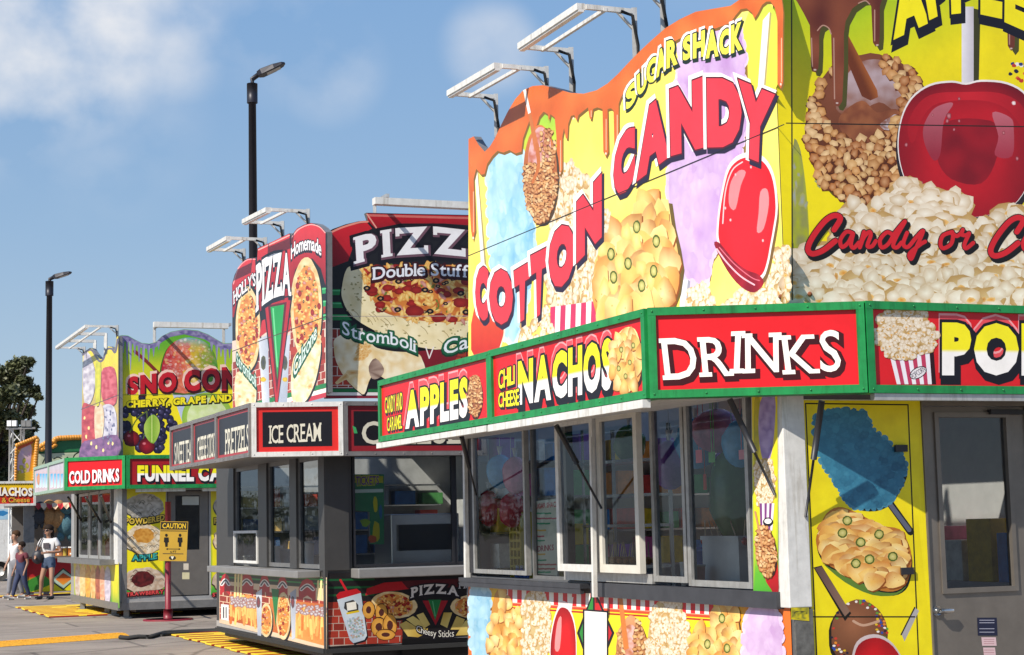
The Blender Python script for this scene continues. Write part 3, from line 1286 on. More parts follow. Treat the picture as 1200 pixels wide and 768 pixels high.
# caramel running down from the top edge
A = Art(L1, .033)
drip = [(549, 205), (550, 235), (552, 270), (554, 282), (557, 270), (556, 235), (555, 210), (558, 198), (564, 205), (568, 204), (571, 192), (577, 183), (583, 177), (590, 179), (597, 176), (604, 180), (611, 178),
        (613, 162), (618, 148), (621, 140), (624, 150), (625, 160), (628, 150), (632, 137), (637, 131), (642, 134), (643, 142), (645, 134), (650, 138), (652, 160), (653, 200), (656, 206), (659, 198),
        (659, 160), (661, 150), (663, 162), (665, 163), (666, 145), (669, 136), (673, 135), (676, 142), (678, 135), (684, 130), (689, 126), (691, 139), (693, 140), (695, 128), (700, 126),
        (706, 128), (707, 178), (710, 184), (713, 178), (712, 128), (716, 127), (719, 130), (720, 175), (723, 180), (725, 172), (725, 122), (727, 116), (733, 104), (745, 86), (760, 72), (775, 58), (795, 46), (815, 38), (840, 33), (856, 27),
        (862, 18), (868, 11), (875, 10), (881, 15), (884, 22), (888, 16), (893, 6), (898, 2), (903, 2), (908, 9), (911, 25), (911, 98), (915, 104), (917.5, 97), (917.5, 35), (918, 15), (917, 5)]
top = [p for p in BL[1:31]]
poly = drip + top[::-1]
A.poly(shift(drip, 1.5, 3) + top[::-1], C('7d5a1e'))
A.poly(poly, lambda x, y: mixc(C('e67c38'), C('c4561e'), .5 + .6 * noise.noise(Vector((x / 22, y / 30, 5)))), 5)
for (x, y0, y1) in ((554, 225, 272), (656, 165, 200), (709.5, 140, 176), (722.5, 135, 172), (915, 45, 96), (692, 130, 137)):
    A.stroke([(x + .8, y0), (x + .8, y1)], 1.0, C('f2b58e'), False)
for (x, y) in ((554.5, 279), (656, 203), (710, 180), (915, 99), (672, 139)):
    A.blob(x, y, 1.2, 1.8, C('fff2e6'), C('f0b090'), 7)
A.build('caramel_picture', b1)

A = Art(L1, .033)
napl = ell(633, 204, 19.5, 57, 30, .02)
A.poly(shift(napl, 3, 5), C('4e3a20'))
A.poly(napl, lambda x, y: mixc(C('c9733c'), C('8a431c'), (y - 150) / 110), 6)
A.poly(smooth_path([(621, 170), (628, 152), (637, 150), (645, 165), (644, 190), (636, 210), (624, 205), (619, 190)], 3, True), tone(C('d8a8a8'), C('b8664a'), 6, 12, 2.0), 3)
A.fill([p for p in napl if p[1] > 188] + [(640, 196), (633, 214), (622, 210)], 190, lambda x, y: nut(A, x, y, 2.2, 3.8), (1.7, 3), seed=9)
A.fill(ell(641, 178, 10, 28), 40, lambda x, y: nut(A, x, y, 2.2, 3.6), (2, 3.4), seed=10)
A.poly([(613, 106), (616, 104), (622, 132), (619, 134)], C('efe8e2'))
A.poly([(619, 134), (622, 132), (631, 170), (631, 178), (626, 176)], C('c2703a'))
A.stroke([(629, 170), (631, 195), (624, 214)], 5, C('bd6a34'), True, 3)
A.build('caramel_apple_picture', b1)

RED, REDD, BLK, WHT = C('e23a46'), C('c01822'), C('1a1620'), C('fbf6f2')


def big_letters(lets, parent, layers, bold=.085, slab=False):
    for part in lets:
        A = Art(L1, .033)
        for ch, q in part:
            A.word(ch, q, layers, bold=bold, slab=slab)
        A.build('lettering', parent)


lay = [(.045, -2.2, -2.2, WHT), (.035, 1.6, 4.0, C('2a2038')), (.02, 0, 0, C('5a1420')), (0, 0, 0, RED)]
big_letters([[('C', ((557, 313), (572.5, 312), (571.5, 378), (557, 372))), ('O', ((573, 316), (601, 315), (601, 381), (574, 380))),
              ('T', ((602, 318), (622, 306), (618, 372), (606, 380))), ('T', ((621.5, 300), (642.5, 289), (636, 366), (626, 374))),
              ('O', ((642.5, 270), (674, 258), (673, 328), (643.5, 344))), ('N', ((675.6, 237), (705, 203), (705, 278), (675.6, 309)))],
             [('C', ((719, 168), (744, 143), (744, 213), (719, 240))), ('A', ((746, 136), (784, 104), (784, 184), (746, 213))),
              ('N', ((784.5, 105), (824, 90), (824.6, 173), (786, 183))), ('D', ((828, 92), (869, 92), (869, 172), (829, 173))),
              ('Y', ((865, 93), (908, 111), (903, 196), (864, 180)))]], b1, lay)
lay = [(.07, -1.5, -1.5, C('fdf3f0')), (.06, 1.0, 2.2, C('1e2a1c')), (.045, 0, 0, C('1e2a1c')), (0, 0, 0, C('f6e94e'))]
big_letters([[('S', ((733, 106), (746, 92), (746, 117), (734, 131))), ('U', ((746, 89), (758, 77), (758, 103), (747, 115))), ('G', ((757, 74), (770, 64), (770, 93), (758, 101))),
              ('A', ((768, 62), (781, 52), (781, 82), (769, 92))), ('R', ((781, 49), (794, 44), (794, 75), (781, 81)))],
             [('S', ((800, 45), (811, 39), (811, 67), (800, 73))), ('H', ((812, 40), (826, 35), (826, 66), (812, 69))), ('A', ((827, 37), (842, 33), (842, 66), (827, 69))),
              ('C', ((843, 37), (856, 32), (856, 62), (843, 67))), ('K', ((857, 30), (870, 25), (870, 58), (857, 63)))]], b1, lay, bold=.05)
A = Art(L1, .033)
A.line((549, 300), (919, 146), 1.1, C('20201c'))
A.build('panel_seam', b1)

# right board
BR = [G_(3.075), G_(4.2), G_(5.8), (960, -80), (1040, -92), (1140, -95), (1290, -60), (1400, 0), (1430, 352)]
b2 = solid('marquee_board', R1, BR, .115, .12, [WHITE, ALUD], t1)
A = Art(R1, .118)
GL, YB = C('8fc41e'), C('f4de12')


def gy(x, y):
    t = (y + 20) / 150 + .25 * math.sin(x / 60) * 0 - (.35 if x > 1090 else .0) * 0 + abs(x - 990) / 300
    return mixc(C('7dbb1c'), C('f0dc10'), t)


A.poly(BR, gy, 20)
# olive strip with grey scuffs down the left edge
A.poly(smooth_path([(929, 175), (936, 170), (942, 200), (947, 250), (948, 300), (944, 322), (929, 310)], 3, True), tone(C('a6ad22'), C('8d8e52'), 8, 30, 2.0), 5)
for (x, y, rx, ry) in ((931, 230, 3, 12), (940, 236, 4, 9), (944, 241, 3, 5), (933, 215, 2, 6), (958, 213, 4, 2), (960, 217, 2, 4), (936, 205, 2, 3), (931, 196, 2, 5)):
    A.blob(x, y, rx, ry, C('98a0a0'), C('a2a052'), 9, .4)
A.build('printed_sheet', b2)

A = Art(R1, .118)
nap = ell(1020, 152, 76, 89, 44, .015)
A.poly(shift(smooth_path(nap, 1, True), 6, 9), lambda x, y: C('57541a'))
A.poly(nap, lambda x, y: mixc(C('8e5136'), C('54280f'), math.hypot(x - 1005, y - 95) / 110), 8)
A.poly(smooth_path([(985, 100), (1005, 75), (1030, 70), (1050, 82), (1062, 110), (1050, 130), (1030, 120), (1000, 135), (980, 128)], 4, True), lambda x, y: mixc(C('b9a3a8'), C('8b5a44'), abs(y - 95) / 34 + .5 * noise.noise(Vector((x / 9, y / 9, 0)))), 4)
A.poly(smooth_path([(985, 135), (1010, 118), (1028, 132), (1050, 128), (1058, 145), (1035, 165), (1000, 165), (985, 152)], 4, True), tone(C('9a5c38'), C('7d432a'), 18, 14, 2), 5)
A.poly(smooth_path([(1031, 146), (1042, 138), (1050, 134), (1056, 140), (1052, 150), (1040, 154), (1036, 152)], 3, True), tone(C('cfc3cc'), C('8b5a48'), 5, 5, 1.0), 2.5)
rim = [p for p in nap]


def in_nuts(x, y):
    q = math.hypot((x - 1008) / 46, (y - 118) / 46)
    return q > 1


nutpoly = nap
rnd_n = []
A.fill(nap, 300, lambda x, y: nut(A, x, y, random.uniform(4.5, 8.5), random.uniform(4.5, 8)) if (in_nuts(x, y) and not (y < 105 and 985 < x < 1035)) else None, (6.6, 6.4), seed=12)
A.build('caramel_apple_picture', b2)

A = Art(R1, .118)
A.poly([(986, 36), (991, 36), (1028, 106), (1029, 114), (1020, 118), (1010, 113), (992, 70)], lambda x, y: mixc(C('6b3216'), C('b0642e'), (x - 985 - (y - 36) * .45) / 14), 3)
ch = [(925.5, -60), (926, -8), (934, 2), (942, 16), (949, 30), (950, 60), (950.5, 79), (952, 84), (956, 85), (959, 80), (960, 60), (960, 42), (962, 33), (966, 30), (971, 32), (974, 40), (975, 80), (976, 117), (979, 124), (983, 125), (987, 119), (989, 80), (989, 40), (991, 25), (999, 10), (1010, 2), (1017, 1), (1021, 8), (1022, 30), (1023, 50), (1026, 55), (1030, 53), (1031, 40), (1031, 8), (1036, -8), (1060, -15), (1140, -18), (1178, -5), (1180, 20), (1181, 54), (1185, 60), (1189, 55), (1190, 10), (1200, -6), (1300, -20), (1390, -10), (1290, -55), (1140, -90), (1040, -88), (960, -76)]
A.poly(shift(ch, 5, 5), C('4d4a1c'))
A.poly(ch, lambda x, y: mixc(C('8a4a30'), C('5e2a1e'), .5 + .5 * math.sin(x / 9 + 1) * .4 + noise.noise(Vector((x / 30, y / 40, 3)))), 5)
for pts in ([(952, 78), (951, 45)], [(978, 116), (977, 45)], [(1025, 48), (1025, 12)], [(1183, 52), (1183, 10)], [(958, 36), (964, 30), (971, 33), (974, 40)], [(1006, 4), (1014, 1), (1019, 5)]):
    A.stroke(pts, 1.4, C('b58a78'), len(pts) > 2)
for x, y in ((981, 121), (1028, 53), (1185, 57), (955, 82)):
    A.blob(x, y, 2.2, 1.3, C('e8d8d4'), C('8a5a4a'), 8)
A.build('chocolate_picture', b2)

A = Art(R1, .118)
A.poly([(1141, 10), (1149, 12), (1147, 100), (1141, 100)], C('3c3a1a'))
A.poly([(1127, 8), (1141, 8), (1141, 106), (1127, 106)], lambda x, y: mixc(C('e6e2e6'), C('c4bcc6'), (x - 1127) / 14), 4)
apr = smooth_path([(1053, 172), (1057, 140), (1069, 116), (1090, 101), (1115, 97), (1132, 99.5), (1150, 96), (1180, 99), (1203, 114), (1215, 148), (1214, 185), (1205, 215), (1188, 240), (1163, 251), (1130, 255), (1095, 247), (1070, 226), (1058, 202)], 4, True)
A.poly(shift(apr, 0, 6, 1133, 180, 1.04), lambda x, y: C('2b2226'))
candy_apple(A, apr, 1133, 178, 80, 80, dark='6a0c18', red='b81622', step=5, halo=1.016)


def ap2(x, y):
    v = noise.noise(Vector((x / 22, y / 22, 4)))
    return mixc(C('9a1420'), C('7a0f1b'), .5 + v)


A.poly(smooth_path([(1103, 150), (1120, 140), (1150, 140), (1168, 148), (1168, 185), (1150, 215), (1115, 210), (1098, 185)], 4, True), ap2, 5)
A.poly(smooth_path([(1064, 145), (1076, 122), (1095, 110), (1130, 108), (1170, 109), (1196, 122), (1208, 150), (1198, 150), (1180, 128), (1150, 118), (1100, 121), (1080, 140), (1072, 165), (1066, 165)], 4, True), lambda x, y: mixc(C('c8202a'), C('a0121e'), abs(x - 1133) / 80), 5)
A.poly(smooth_path([(1084, 170), (1082, 150), (1092, 130), (1106, 122), (1117, 122), (1106, 142), (1102, 180), (1094, 188)], 4, True), lambda x, y: mixc(C('b4606c'), C('952a3a'), (y - 122) / 60), 4)
A.poly(smooth_path([(1163, 132), (1184, 138), (1188, 152), (1186, 183), (1166, 182), (1170, 160)], 4, True), lambda x, y: mixc(C('b8626e'), C('a23444'), (y - 132) / 50), 4)
for (x, y, r) in ((1112, 136, 3), (1110, 142, 2), (1093, 135, 1.4), (1118, 152, 1.6), (1124, 142, 1.5), (1176, 156, 1.8), (1062, 170, 2), (1192, 186, 2), (1124, 116, 1.6), (1080, 215, 2)):
    A.blob(x, y, r, r * 1.3, C('d88a92'), C('7a1420'), 9)
A.blob(1188, 121, 2.5, 2.5, C('ffffff'), C('d8a0a4'), 9)
for (x, y, c) in [(random.uniform(1182, 1240), random.uniform(72, 100), random.choice(('f0e8e0', '2a3a7a', 'd8b020', 'c03828', 'e07030', '20203a'))) for _ in range(40)]:
    if x - 1182 > (100 - y) * .0 and not inside((x, y), apr):
        A.blob(x, y, 2.6, 2.2, C(c), C(c), 7, .2)
A.build('candy_apple_picture', b2)

A = Art(R1, .118)
pp = [(928, 352), (929, 330), (936, 300), (944, 318), (956, 345), (962, 316), (968, 300), (975, 276), (982, 258), (992, 248), (1004, 246), (1014, 256), (1022, 262), (1026, 246), (1038, 240), (1050, 226), (1058, 217), (1066, 216), (1078, 226), (1086, 222), (1098, 230), (1108, 234), (1120, 238), (1119, 250), (1130, 258), (1136, 266), (1145, 262), (1155, 256), (1166, 262), (1176, 250), (1196, 248), (1240, 240), (1320, 250), (1420, 300), (1425, 352)]
A.poly(shift(pp, 2, -3), lambda x, y: C('3a2c1c'))
A.poly(pp, lambda x, y: mixc(C('c98f3c'), C('e8d8b8'), .5 + noise.noise(Vector((x / 12, y / 12, 8)))), 7)
A.fill(pp, 330, lambda x, y: popcorn(A, x, y, random.uniform(17, 26), random.uniform(15, 22), .98), (13, 11.5), seed=21)
A.build('popcorn_picture', b2)

A = Art(R1, .118)
for ch_, q in (('A', ((1041, -26), (1086, -40), (1089, 27), (1047, 47))), ('P', ((1078, -42), (1106, -50), (1112, 13), (1089, 24))), ('P', ((1113, -50), (1142, -52), (1141, 14), (1115, 17))),
               ('L', ((1149, -52), (1172, -48), (1177, 23), (1149, 17))), ('E', ((1178, -46), (1206, -36), (1204, 38), (1177, 26))), ('S', ((1212, -34), (1242, -18), (1236, 56), (1206, 42)))):
    A.word(ch_, q, [(.075, 2, 6, BLK), (.055, 0, 0, BLK), (0, 0, 0, C('f6e614'))], bold=.075)
A.build('lettering', b2)


def scribe(parent, wall, strokes, w, col, edge, off, sh_=(3, 4)):
    A = Art(wall, off)
    for pts, ww in strokes:
        A.stroke(shift(pts, *sh_), w * ww + 3, C('15100f'))
    for pts, ww in strokes:
        A.stroke(pts, w * ww + 2.2, edge)
    for pts, ww in strokes:
        A.stroke(pts, w * ww, col)
    A.build('lettering', parent)


cr = lambda pts: [(920 + x / 4.043, 170 + y / 4.043) for x, y in pts]
cap = [(232, 402), (262, 350), (235, 334), (190, 360), (135, 430), (108, 490), (128, 516), (180, 500), (238, 455)]
S_ = [(cr(cap), 1.25), (cr([(320, 418), (290, 412), (262, 450), (270, 484), (300, 462), (322, 420), (312, 470), (325, 488), (350, 462)]), .9),
      (cr([(374, 412), (354, 486), (372, 440), (398, 412), (406, 428), (390, 478), (412, 480), (430, 455)]), .9),
      (cr([(508, 425), (482, 414), (450, 450), (458, 486), (490, 468), (522, 415), (568, 362), (530, 430), (512, 476), (530, 486), (552, 462)]), .9),
      (cr([(578, 416), (560, 468), (582, 484), (620, 440), (654, 408), (620, 490), (598, 540), (590, 515), (640, 472), (664, 458)]), .9)]
scribe(b2, R1, S_, 5.2, C('cf202a'), C('2a1012'), .118)
S_ = [(cr([(792, 412), (748, 430), (736, 470), (750, 490), (786, 470), (796, 430), (786, 414), (812, 432), (834, 418)]), .9),
      (cr([(842, 402), (836, 424), (858, 428), (872, 420), (850, 470), (858, 490), (892, 464)]), .9)]
scribe(b2, R1, S_, 5.2, C('cf202a'), C('2a1012'), .118)
S_ = [(cr(shift(cap, 866, 10)), 1.25), (cr(shift([(320, 418), (290, 412), (262, 450), (270, 484), (300, 462), (322, 420), (312, 470), (325, 488), (350, 462)], 866, 10)), .9),
      (cr(shift([(374, 412), (354, 486), (366, 440), (398, 418), (410, 424)], 866, 10)), .9)]
scribe(b2, R1, S_, 5.2, C('cf202a'), C('2a1012'), .118)
A = Art(R1, .118)
A.line((921, 144.5), (1428, 152), 1.3, C('201c14'))
A.build('panel_seam', b2)
A = Art(R1, .118)
A.line((927.5, -60), (928.5, 352), 1.6, C('3a3a20'))
A.build('panel_seam', b2)
# rust spots of the fixing bolts
for (w, x, y) in ((L1, 915, 348), (R1, 949, 345)):
    mb = MB().ball(w.px(x, y, .04 if w is L1 else .125), .018, .018, .018, 8, 5)
    mb.build('rusty_bolt', mat('rusty_iron', (.2, .06, .02), .9), t1)

# --- canopy with its lit-box signs
wl1, wc1, wr1, clen1 = canopy(T1, t1, .9, .4, .236, .405, 6.055, 4.0)
d = .003
sg = []
sg.append(sign_box(t1, wl1, .236, 3.1, ZF0, ZF1, GREEN))
sg.append(sign_box(t1, wl1, 3.1, 6.055, ZF0 + .004, ZF1 - .004, GREEN))
sg.append(sign_box(t1, wc1, 0, clen1, ZF0 - d, ZF1 + d, GREEN))
sg.append(sign_box(t1, wr1, .405, 4.0, ZF0 - 2 * d, ZF1 + 2 * d, GREEN))


def face(parent, w, u0, u1, z0, z1, col, fw=.055, off=.004):
    A = Art(w, off)
    A.poly(face_rect(w, u0 + fw - .004, u1 - fw + .004, z0 + fw - .004, z1 - fw + .004, off), col)
    A.build('sign_face', parent)


SR = C('d81c24')
for s_, w, u0, u1 in ((sg[0], wl1, .236, 3.1), (sg[1], wl1, 3.1, 6.055), (sg[2], wc1, 0, clen1), (sg[3], wr1, .405, 4.0)):
    face(s_, w, u0, u1, ZF0, ZF1, SR)
GO, PINK = C('f7ea1e'), C('f0a0a4')
nl = [(.05, -1, -7, PINK), (.03, -1, -6, C('e85058')), (.08, 2, 5, C('14101a')), (.055, 0, 1, C('14101a')), (0, 0, 0, ('split', GO, WHT, .46))]
A = Art(wl1, .005)
A.word('NACHOS', ((607, 424), (717, 395), (717, 457), (607, 475)), nl, bold=.055, gap=.09)
A.build('lettering', sg[0])
A = Art(wl1, .005)
A.word('CHILI', ((584, 435), (603, 428), (603, 450), (584, 457)), [(.07, 1, 1.5, BLK), (.05, 0, 0, BLK), (0, 0, 0, GO)], bold=.02)
A.build('lettering', sg[0])
A = Art(wl1, .005)
A.word('CHEESE', ((584, 461), (608, 455.5), (608, 475), (584, 478)), [(.07, 1, 1.5, BLK), (.05, 0, 0, BLK), (0, 0, 0, GO)], bold=.02)
A.build('lettering', sg[0])
A = Art(wl1, .005)
np_ = smooth_path([(717, 412), (722, 395), (733, 384), (744, 386), (750, 402), (752, 425), (749, 446), (740, 454), (727, 455), (718, 446)], 3, True)
A.poly(shift(np_, 2, 4), C('3a1a10'))
A.poly(np_, lambda x, y: mixc(C('f6dc98'), C('d98a35'), (y - 390) / 70), 6)
A.fill(np_, 26, lambda x, y: chip(A, x, y, 6, 11), (5, 8), seed=31)
for x, y in ((728, 410), (738, 425), (725, 432), (742, 405), (733, 441)):
    pepper(A, x, y, 2.4, 3.6)
A.build('nacho_picture', sg[0])
A = Art(wl1, .005)
A.word('APPLES', ((475, 459), (548, 441), (548, 489), (475, 503)), nl, bold=.055, gap=.09)
A.build('lettering', sg[1])
A = Art(wl1, .005)
A.word('CANDY AND', ((451, 466), (471.5, 460), (471.5, 480), (451, 485)), [(.08, .6, 1, BLK), (.05, 0, 0, BLK), (0, 0, 0, GO)], bold=.01)
A.build('lettering', sg[1])
A = Art(wl1, .005)
A.word('CARAMEL', ((453.5, 490), (471, 486), (471, 502), (453.5, 506)), [(.08, .6, 1, BLK), (.05, 0, 0, BLK), (0, 0, 0, GO)], bold=.01)
A.build('lettering', sg[1])
A = Art(wl1, .005)
ae = ell(556.5, 464, 8.5, 25, 20, .03)
A.poly(shift(ae, 1, 3), C('3a1210'))
A.poly(ae, lambda x, y: mixc(C('c08058'), C('7d3a1a'), (y - 440) / 50), 4)
A.fill(ae, 70, lambda x, y: nut(A, x, y, 1.5, 2.6), (1.4, 2.2), seed=33)
A.build('caramel_apple_picture', sg[1])
A = Art(wc1, .005)
A.word('DRINKS', ((777, 394), (985, 387), (985, 433), (777, 441)), [(.05, 3, 3.5, C('3c0a10')), (.0, 0, 0, C('fbf4ea'))], bold=.006, slab=True, jaunty=1.2, gap=.14)
A.build('lettering', sg[2])
A = Art(wr1, .005)
A.word('POPCORN', ((1104, 378), (1432, 382), (1432, 441), (1104, 440)), [(.05, -1, -7, PINK), (.03, -1, -6, C('e85058')), (.08, 3, 5, C('14101a')), (.05, 0, 0, C('14101a')), (0, 0, 0, ('split', GO, WHT, .46))], bold=.07, gap=.08)
A.build('lettering', sg[3])
A = Art(wr1, .005)
bx = [(1042, 414), (1089, 410), (1092, 450.5), (1051, 450.5)]
A.poly(shift(bx, 5, 0), C('2a0c10'))
for k in range(9):
    t0, t1_ = k / 9, (k + 1) / 9
    lp = lambda p, q, t: (p[0] + (q[0] - p[0]) * t, p[1] + (q[1] - p[1]) * t)
    A.poly([lp(bx[0], bx[1], t0), lp(bx[0], bx[1], t1_), lp(bx[3], bx[2], t1_), lp(bx[3], bx[2], t0)], C('efe8ee') if k % 2 == 0 else C('c03a5c'))
A.poly(ell(1076, 437, 11, 6.5, 20, 0, -.5), C('15121a'))
A.poly(ell(1076, 437, 10, 5.4, 20, 0, -.5), C('e6dfe2'))
A.word('POPCORN', ((1067, 439), (1082, 429), (1085, 434.5), (1070, 445)), [(0, 0, 0, C('2a2430'))], bold=.0)
pc = smooth_path([(1029, 400), (1030, 378), (1036, 366), (1052, 363), (1068, 364), (1080, 368), (1090, 378), (1097, 392), (1092, 408), (1078, 415), (1055, 418), (1040, 416)], 3, True)
A.poly(pc, C('c9a258'))
A.fill(pc, 70, lambda x, y: popcorn(A, x, y, 6.5, 6, .97), (5, 4.6), seed=35)
A.build('popcorn_picture', sg[3])
# roller trim below the left signs, and the lit strip under it
mb = MB()
mb.bar(wl1.at(.25, ZF0 - .035, .02), wl1.at(3.08, ZF0 - .035, .02), .06, .055)
mb.bar(wl1.at(3.13, ZF0 - .033, .02), wl1.at(6.05, ZF0 - .033, .02), .06, .05)
mb.build('awning_rail', WHITE, t1)
mb = MB()
mb.bar(wr1.at(.45, ZF0 - .03, -.01), wr1.at(4.0, ZF0 - .03, -.01), .05, .045)
mb.build('awning_rail', ALU, t1)

# --- light racks
zt = 4.6
u, z = L1.hit(640, 82, -.12)
u2, z2 = L1.hit(581, 114, -.12)
light_rack(L1, t1, (u, z), (u2, z2), .36, .0, z - .55)
u, z = L1.hit(743, 14, -.12)
u2, z2 = L1.hit(669, 60, -.12)
light_rack(L1, t1, (u, z), (u2, z2), .36, .0, z - .7)
u, z = L1.hit(872, -70, -.12)
u2, z2 = L1.hit(776, -12, -.12)
light_rack(L1, t1, (u, z), (u2, z2), .36, .0, z - .8)


# --- candy trailer: service windows, counter, panels
U = lambda x, y=600, o=0.0, w=L1: w.hit(x, y, o)[0]
ZB, ZT = 1.13, 2.5
MULL = mat('grey_window_aluminium', (.4, .395, .38), .45, .45, var=.2, scale=14, streak=.35)
window_sash(t1, L1, U(619), U(557), ZB, ZT, .03, .04, MULL)
window_sash(t1, L1, U(663), U(620.5), ZB - .03, ZT, -.02, .03, ALUD)
window_sash(t1, L1, U(713), U(668), ZB + .06, ZT - .02, .13, .06, WHITE, name='casement_window')
window_sash(t1, L1, U(763), U(715), ZB + .06, ZT - .02, .11, .065, mat('ivory_enamel', (.62, .59, .52), .4), name='casement_window')
window_sash(t1, L1, U(807), U(767.5), ZB, ZT, .03, .045, MULL)
window_sash(t1, L1, U(882), U(808), ZB - .02, ZT, .026, .045, MULL)
mb = MB()
wbox(mb, L1, U(556.5), 6.0, ZB, ZT, -.05, .02)
mb.build('window_jamb', BLACK, t1)
mb = MB()
wbox(mb, L1, U(667), U(663.5), ZB, ZT, -.05, .02)
mb.build('window_jamb', BLACK, t1)
mb = MB()
wbox(mb, L1, U(767), U(664), 1.11, ZB + .055, -.05, .04)
mb.build('window_sill', ALU, t1)
# folded counter
NAVY = mat('dark_blue_grey_counter', (.06, .062, .072), .4, .3, var=.25)
mb = MB()
wbox(mb, L1, U(690), 6.1, 1.045, 1.085, .0, .1)
wbox(mb, L1, U(690) + .01, 6.09, 1.0, 1.044, .06, .095)
mb.build('counter_shelf', NAVY, t1)
mb = MB()
wbox(mb, L1, .1, U(697), .985, 1.1, .0, .06)
mb.build('counter_flap', NAVY, t1)
# white corner post and end strut
mb = MB()
T1.box(mb, -.02, .14, -.03, .145, .995, 2.44)
mb.build('corner_post', WHITE, t1, .006)
mb = MB()
mb.bar(L1.px(547.6, 680, .03), L1.px(545.6, 512, .03), .05)
mb.build('awning_strut', WHITE, t1)
mb = MB()
mb.bar(L1.px(697, 700, .16), L1.px(693.5, 512, .16), .035)
mb.build('awning_strut', WHITE, t1)
for (p, q, m_) in ((wl1.px(652, 499, -.3), L1.px(705, 596, .13), .45), (wc1.px(855, 468, -.12), L1.px(908, 580, .05), .55), (wr1.px(963, 470, -.12), R1.px(944, 606, .03), .5), (wl1.px(541, 512, -.3), L1.px(558, 580, .03), .5)):
    mb = MB()
    mid = p.lerp(q, m_)
    mb.tube([p, mid], .022, 8)
    mb.tube([mid, q], .010, 6)
    mb.build('gas_strut', BLACK, t1)

# printed panel right of the windows
pan = [(881, 465), (911, 463), (912.5, 708), (883, 704)]
o_ = solid('side_panel', L1, [(880.5, 462), (911, 460), (912.5, 708), (883, 704)], .035, .05, [WHITE, WHITE], t1)
A = Art(L1, .037)
A.poly(pan, vgrad([(540, C('f2dc22')), (640, C('c8d62a')), (668, C('5fae2e')), (708, C('3f9a2a'))]), 8)
A.poly(smooth_path([(884, 470), (890, 466), (892, 490), (889, 530), (884, 545)], 3, True), tone(C('c9b81e'), C('a8a428'), 6, 16), 4)
A.poly(smooth_path([(893, 466), (908, 464), (907, 510), (903, 536), (896, 545), (890, 520), (889, 490)], 3, True), tone(C('8d76b4'), C('b7a2d2'), 6, 16, 2.), 4)
pc = smooth_path([(884, 552), (888, 542), (897, 537), (906, 545), (908, 580), (900, 595), (888, 590)], 3, True)
A.poly(pc, C('b79a63'))
A.fill(pc, 60, lambda x, y: popcorn(A, x, y, 3, 4.6), (2.2, 3.4), seed=41)
for k in range(6):
    A.poly([(890 + k * 2.9, 590), (892.9 + k * 2.9, 590), (893.5 + k * 2.3, 622), (891.2 + k * 2.3, 622)], C('f0e6ea') if k % 2 else C('7a3a7e'))
A.poly(ell(900, 612, 6, 5.5), BLK)
A.poly(ell(900, 611, 4.2, 3), WHT)
ce = ell(897, 646, 11.5, 30, 24, .03, -.12)
A.poly(smooth_path([(898, 640), (906, 645), (911, 655), (912, 700), (903, 690), (896, 675)], 3, True), lambda x, y: mixc(C('d8181e'), C('96101a'), (y - 640) / 60), 5)
A.poly(shift(ce, 2, 2), C('2e1a12'))
A.poly(ce, C('a85e2c'))
A.fill(ce, 90, lambda x, y: nut(A, x, y, 2.2, 3.6), (1.8, 3), seed=42)
A.stroke([(885, 600), (893, 640)], 2.2, C('c28a5a'), False)
A.build('printed_sheet', o_)

# lower front panel
lp = [(549, 686), (926, 711), (932, 872), (549, 800)]
A = Art(L1, .004)
A.poly(lp, lambda x, y: mixc(C('f0dc28'), C('e0702a'), max(max(0, (590 - x) / 30), max(0, (x - 845) / 40), 0)), 10)
A.poly([(549, 786), (549, 800), (932, 872), (932, 840)], C('4fa02c'))
# striped awning band
n = 46
for k in range(n):
    x0, x1 = 590 + k * 5.35, 590 + (k + 1) * 5.35
    yt = lambda x: 684 + (x - 549) * .0664
    A.poly([(x0, yt(x0) + 2), (x1, yt(x1) + 2), (x1, yt(x1) + 20), (x0, yt(x0) + 20)], C('d8202a') if k % 2 else C('f4efe6'))
A.stroke([(590, 708), (836, 723)], 3, C('e04a2a'), False)
A.stroke([(590, 712), (836, 727)], 2, C('b81e24'), False)
A.stroke([(590, 706), (836, 721)], 1, C('f0a080'), False)
A.build('printed_sheet', t1)


def picture(fn):
    A = Art(L1, .004)
    fn(A)
    return A


A = Art(L1, .004)
q = smooth_path([(552, 694), (558, 686), (570, 688), (575, 720), (573, 760), (565, 790), (556, 790), (551, 740)], 3, True)
A.poly(shift(q, 2, 2), C('7a4a1c'))
floss(A, q, C('74acca'), C('b4d8e8'), C('e0f0f4'), 4, 7, 60, 4)
A.build('cotton_candy_picture', t1)
A = Art(L1, .004)
q = smooth_path([(575, 725), (580, 696), (590, 690), (598, 712), (608, 722), (610, 765), (600, 790), (580, 785), (573, 755)], 3, True)
A.poly(q, C('c88a3a'))
A.fill(q, 34, lambda x, y: chip(A, x, y, 6, 10), (4, 6), seed=51)
A.build('nacho_picture', t1)
A = Art(L1, .004)
q = smooth_path([(612, 720), (616, 698), (628, 692), (640, 700), (645, 725), (642, 760), (637, 800), (617, 795), (612, 760)], 3, True)
A.poly(q, C('cdb27c'))
A.fill(q, 70, lambda x, y: popcorn(A, x, y, 4, 6.5), (3, 5), seed=52)
A.build('popcorn_picture', t1)
A = Art(L1, .004)
q = smooth_path([(648, 735), (654, 716), (660, 712), (668, 718), (674, 740), (674, 780), (664, 810), (650, 800), (645, 765)], 3, True)
A.poly([(668, 700), (672, 700), (669, 722), (665, 722)], C('eeeae0'))
A.poly(shift(smooth_path([(652, 722), (656, 706), (664, 706), (670, 716)], 3, True), 0, 0), C('f0d8d8'))
candy_apple(A, q, 661, 762, 15, 48, halo=1.06, step=4)
A.poly(smooth_path([(650, 760), (653, 730), (658, 724), (656, 760)], 3, True), C('f09090'))
A.build('candy_apple_picture', t1)
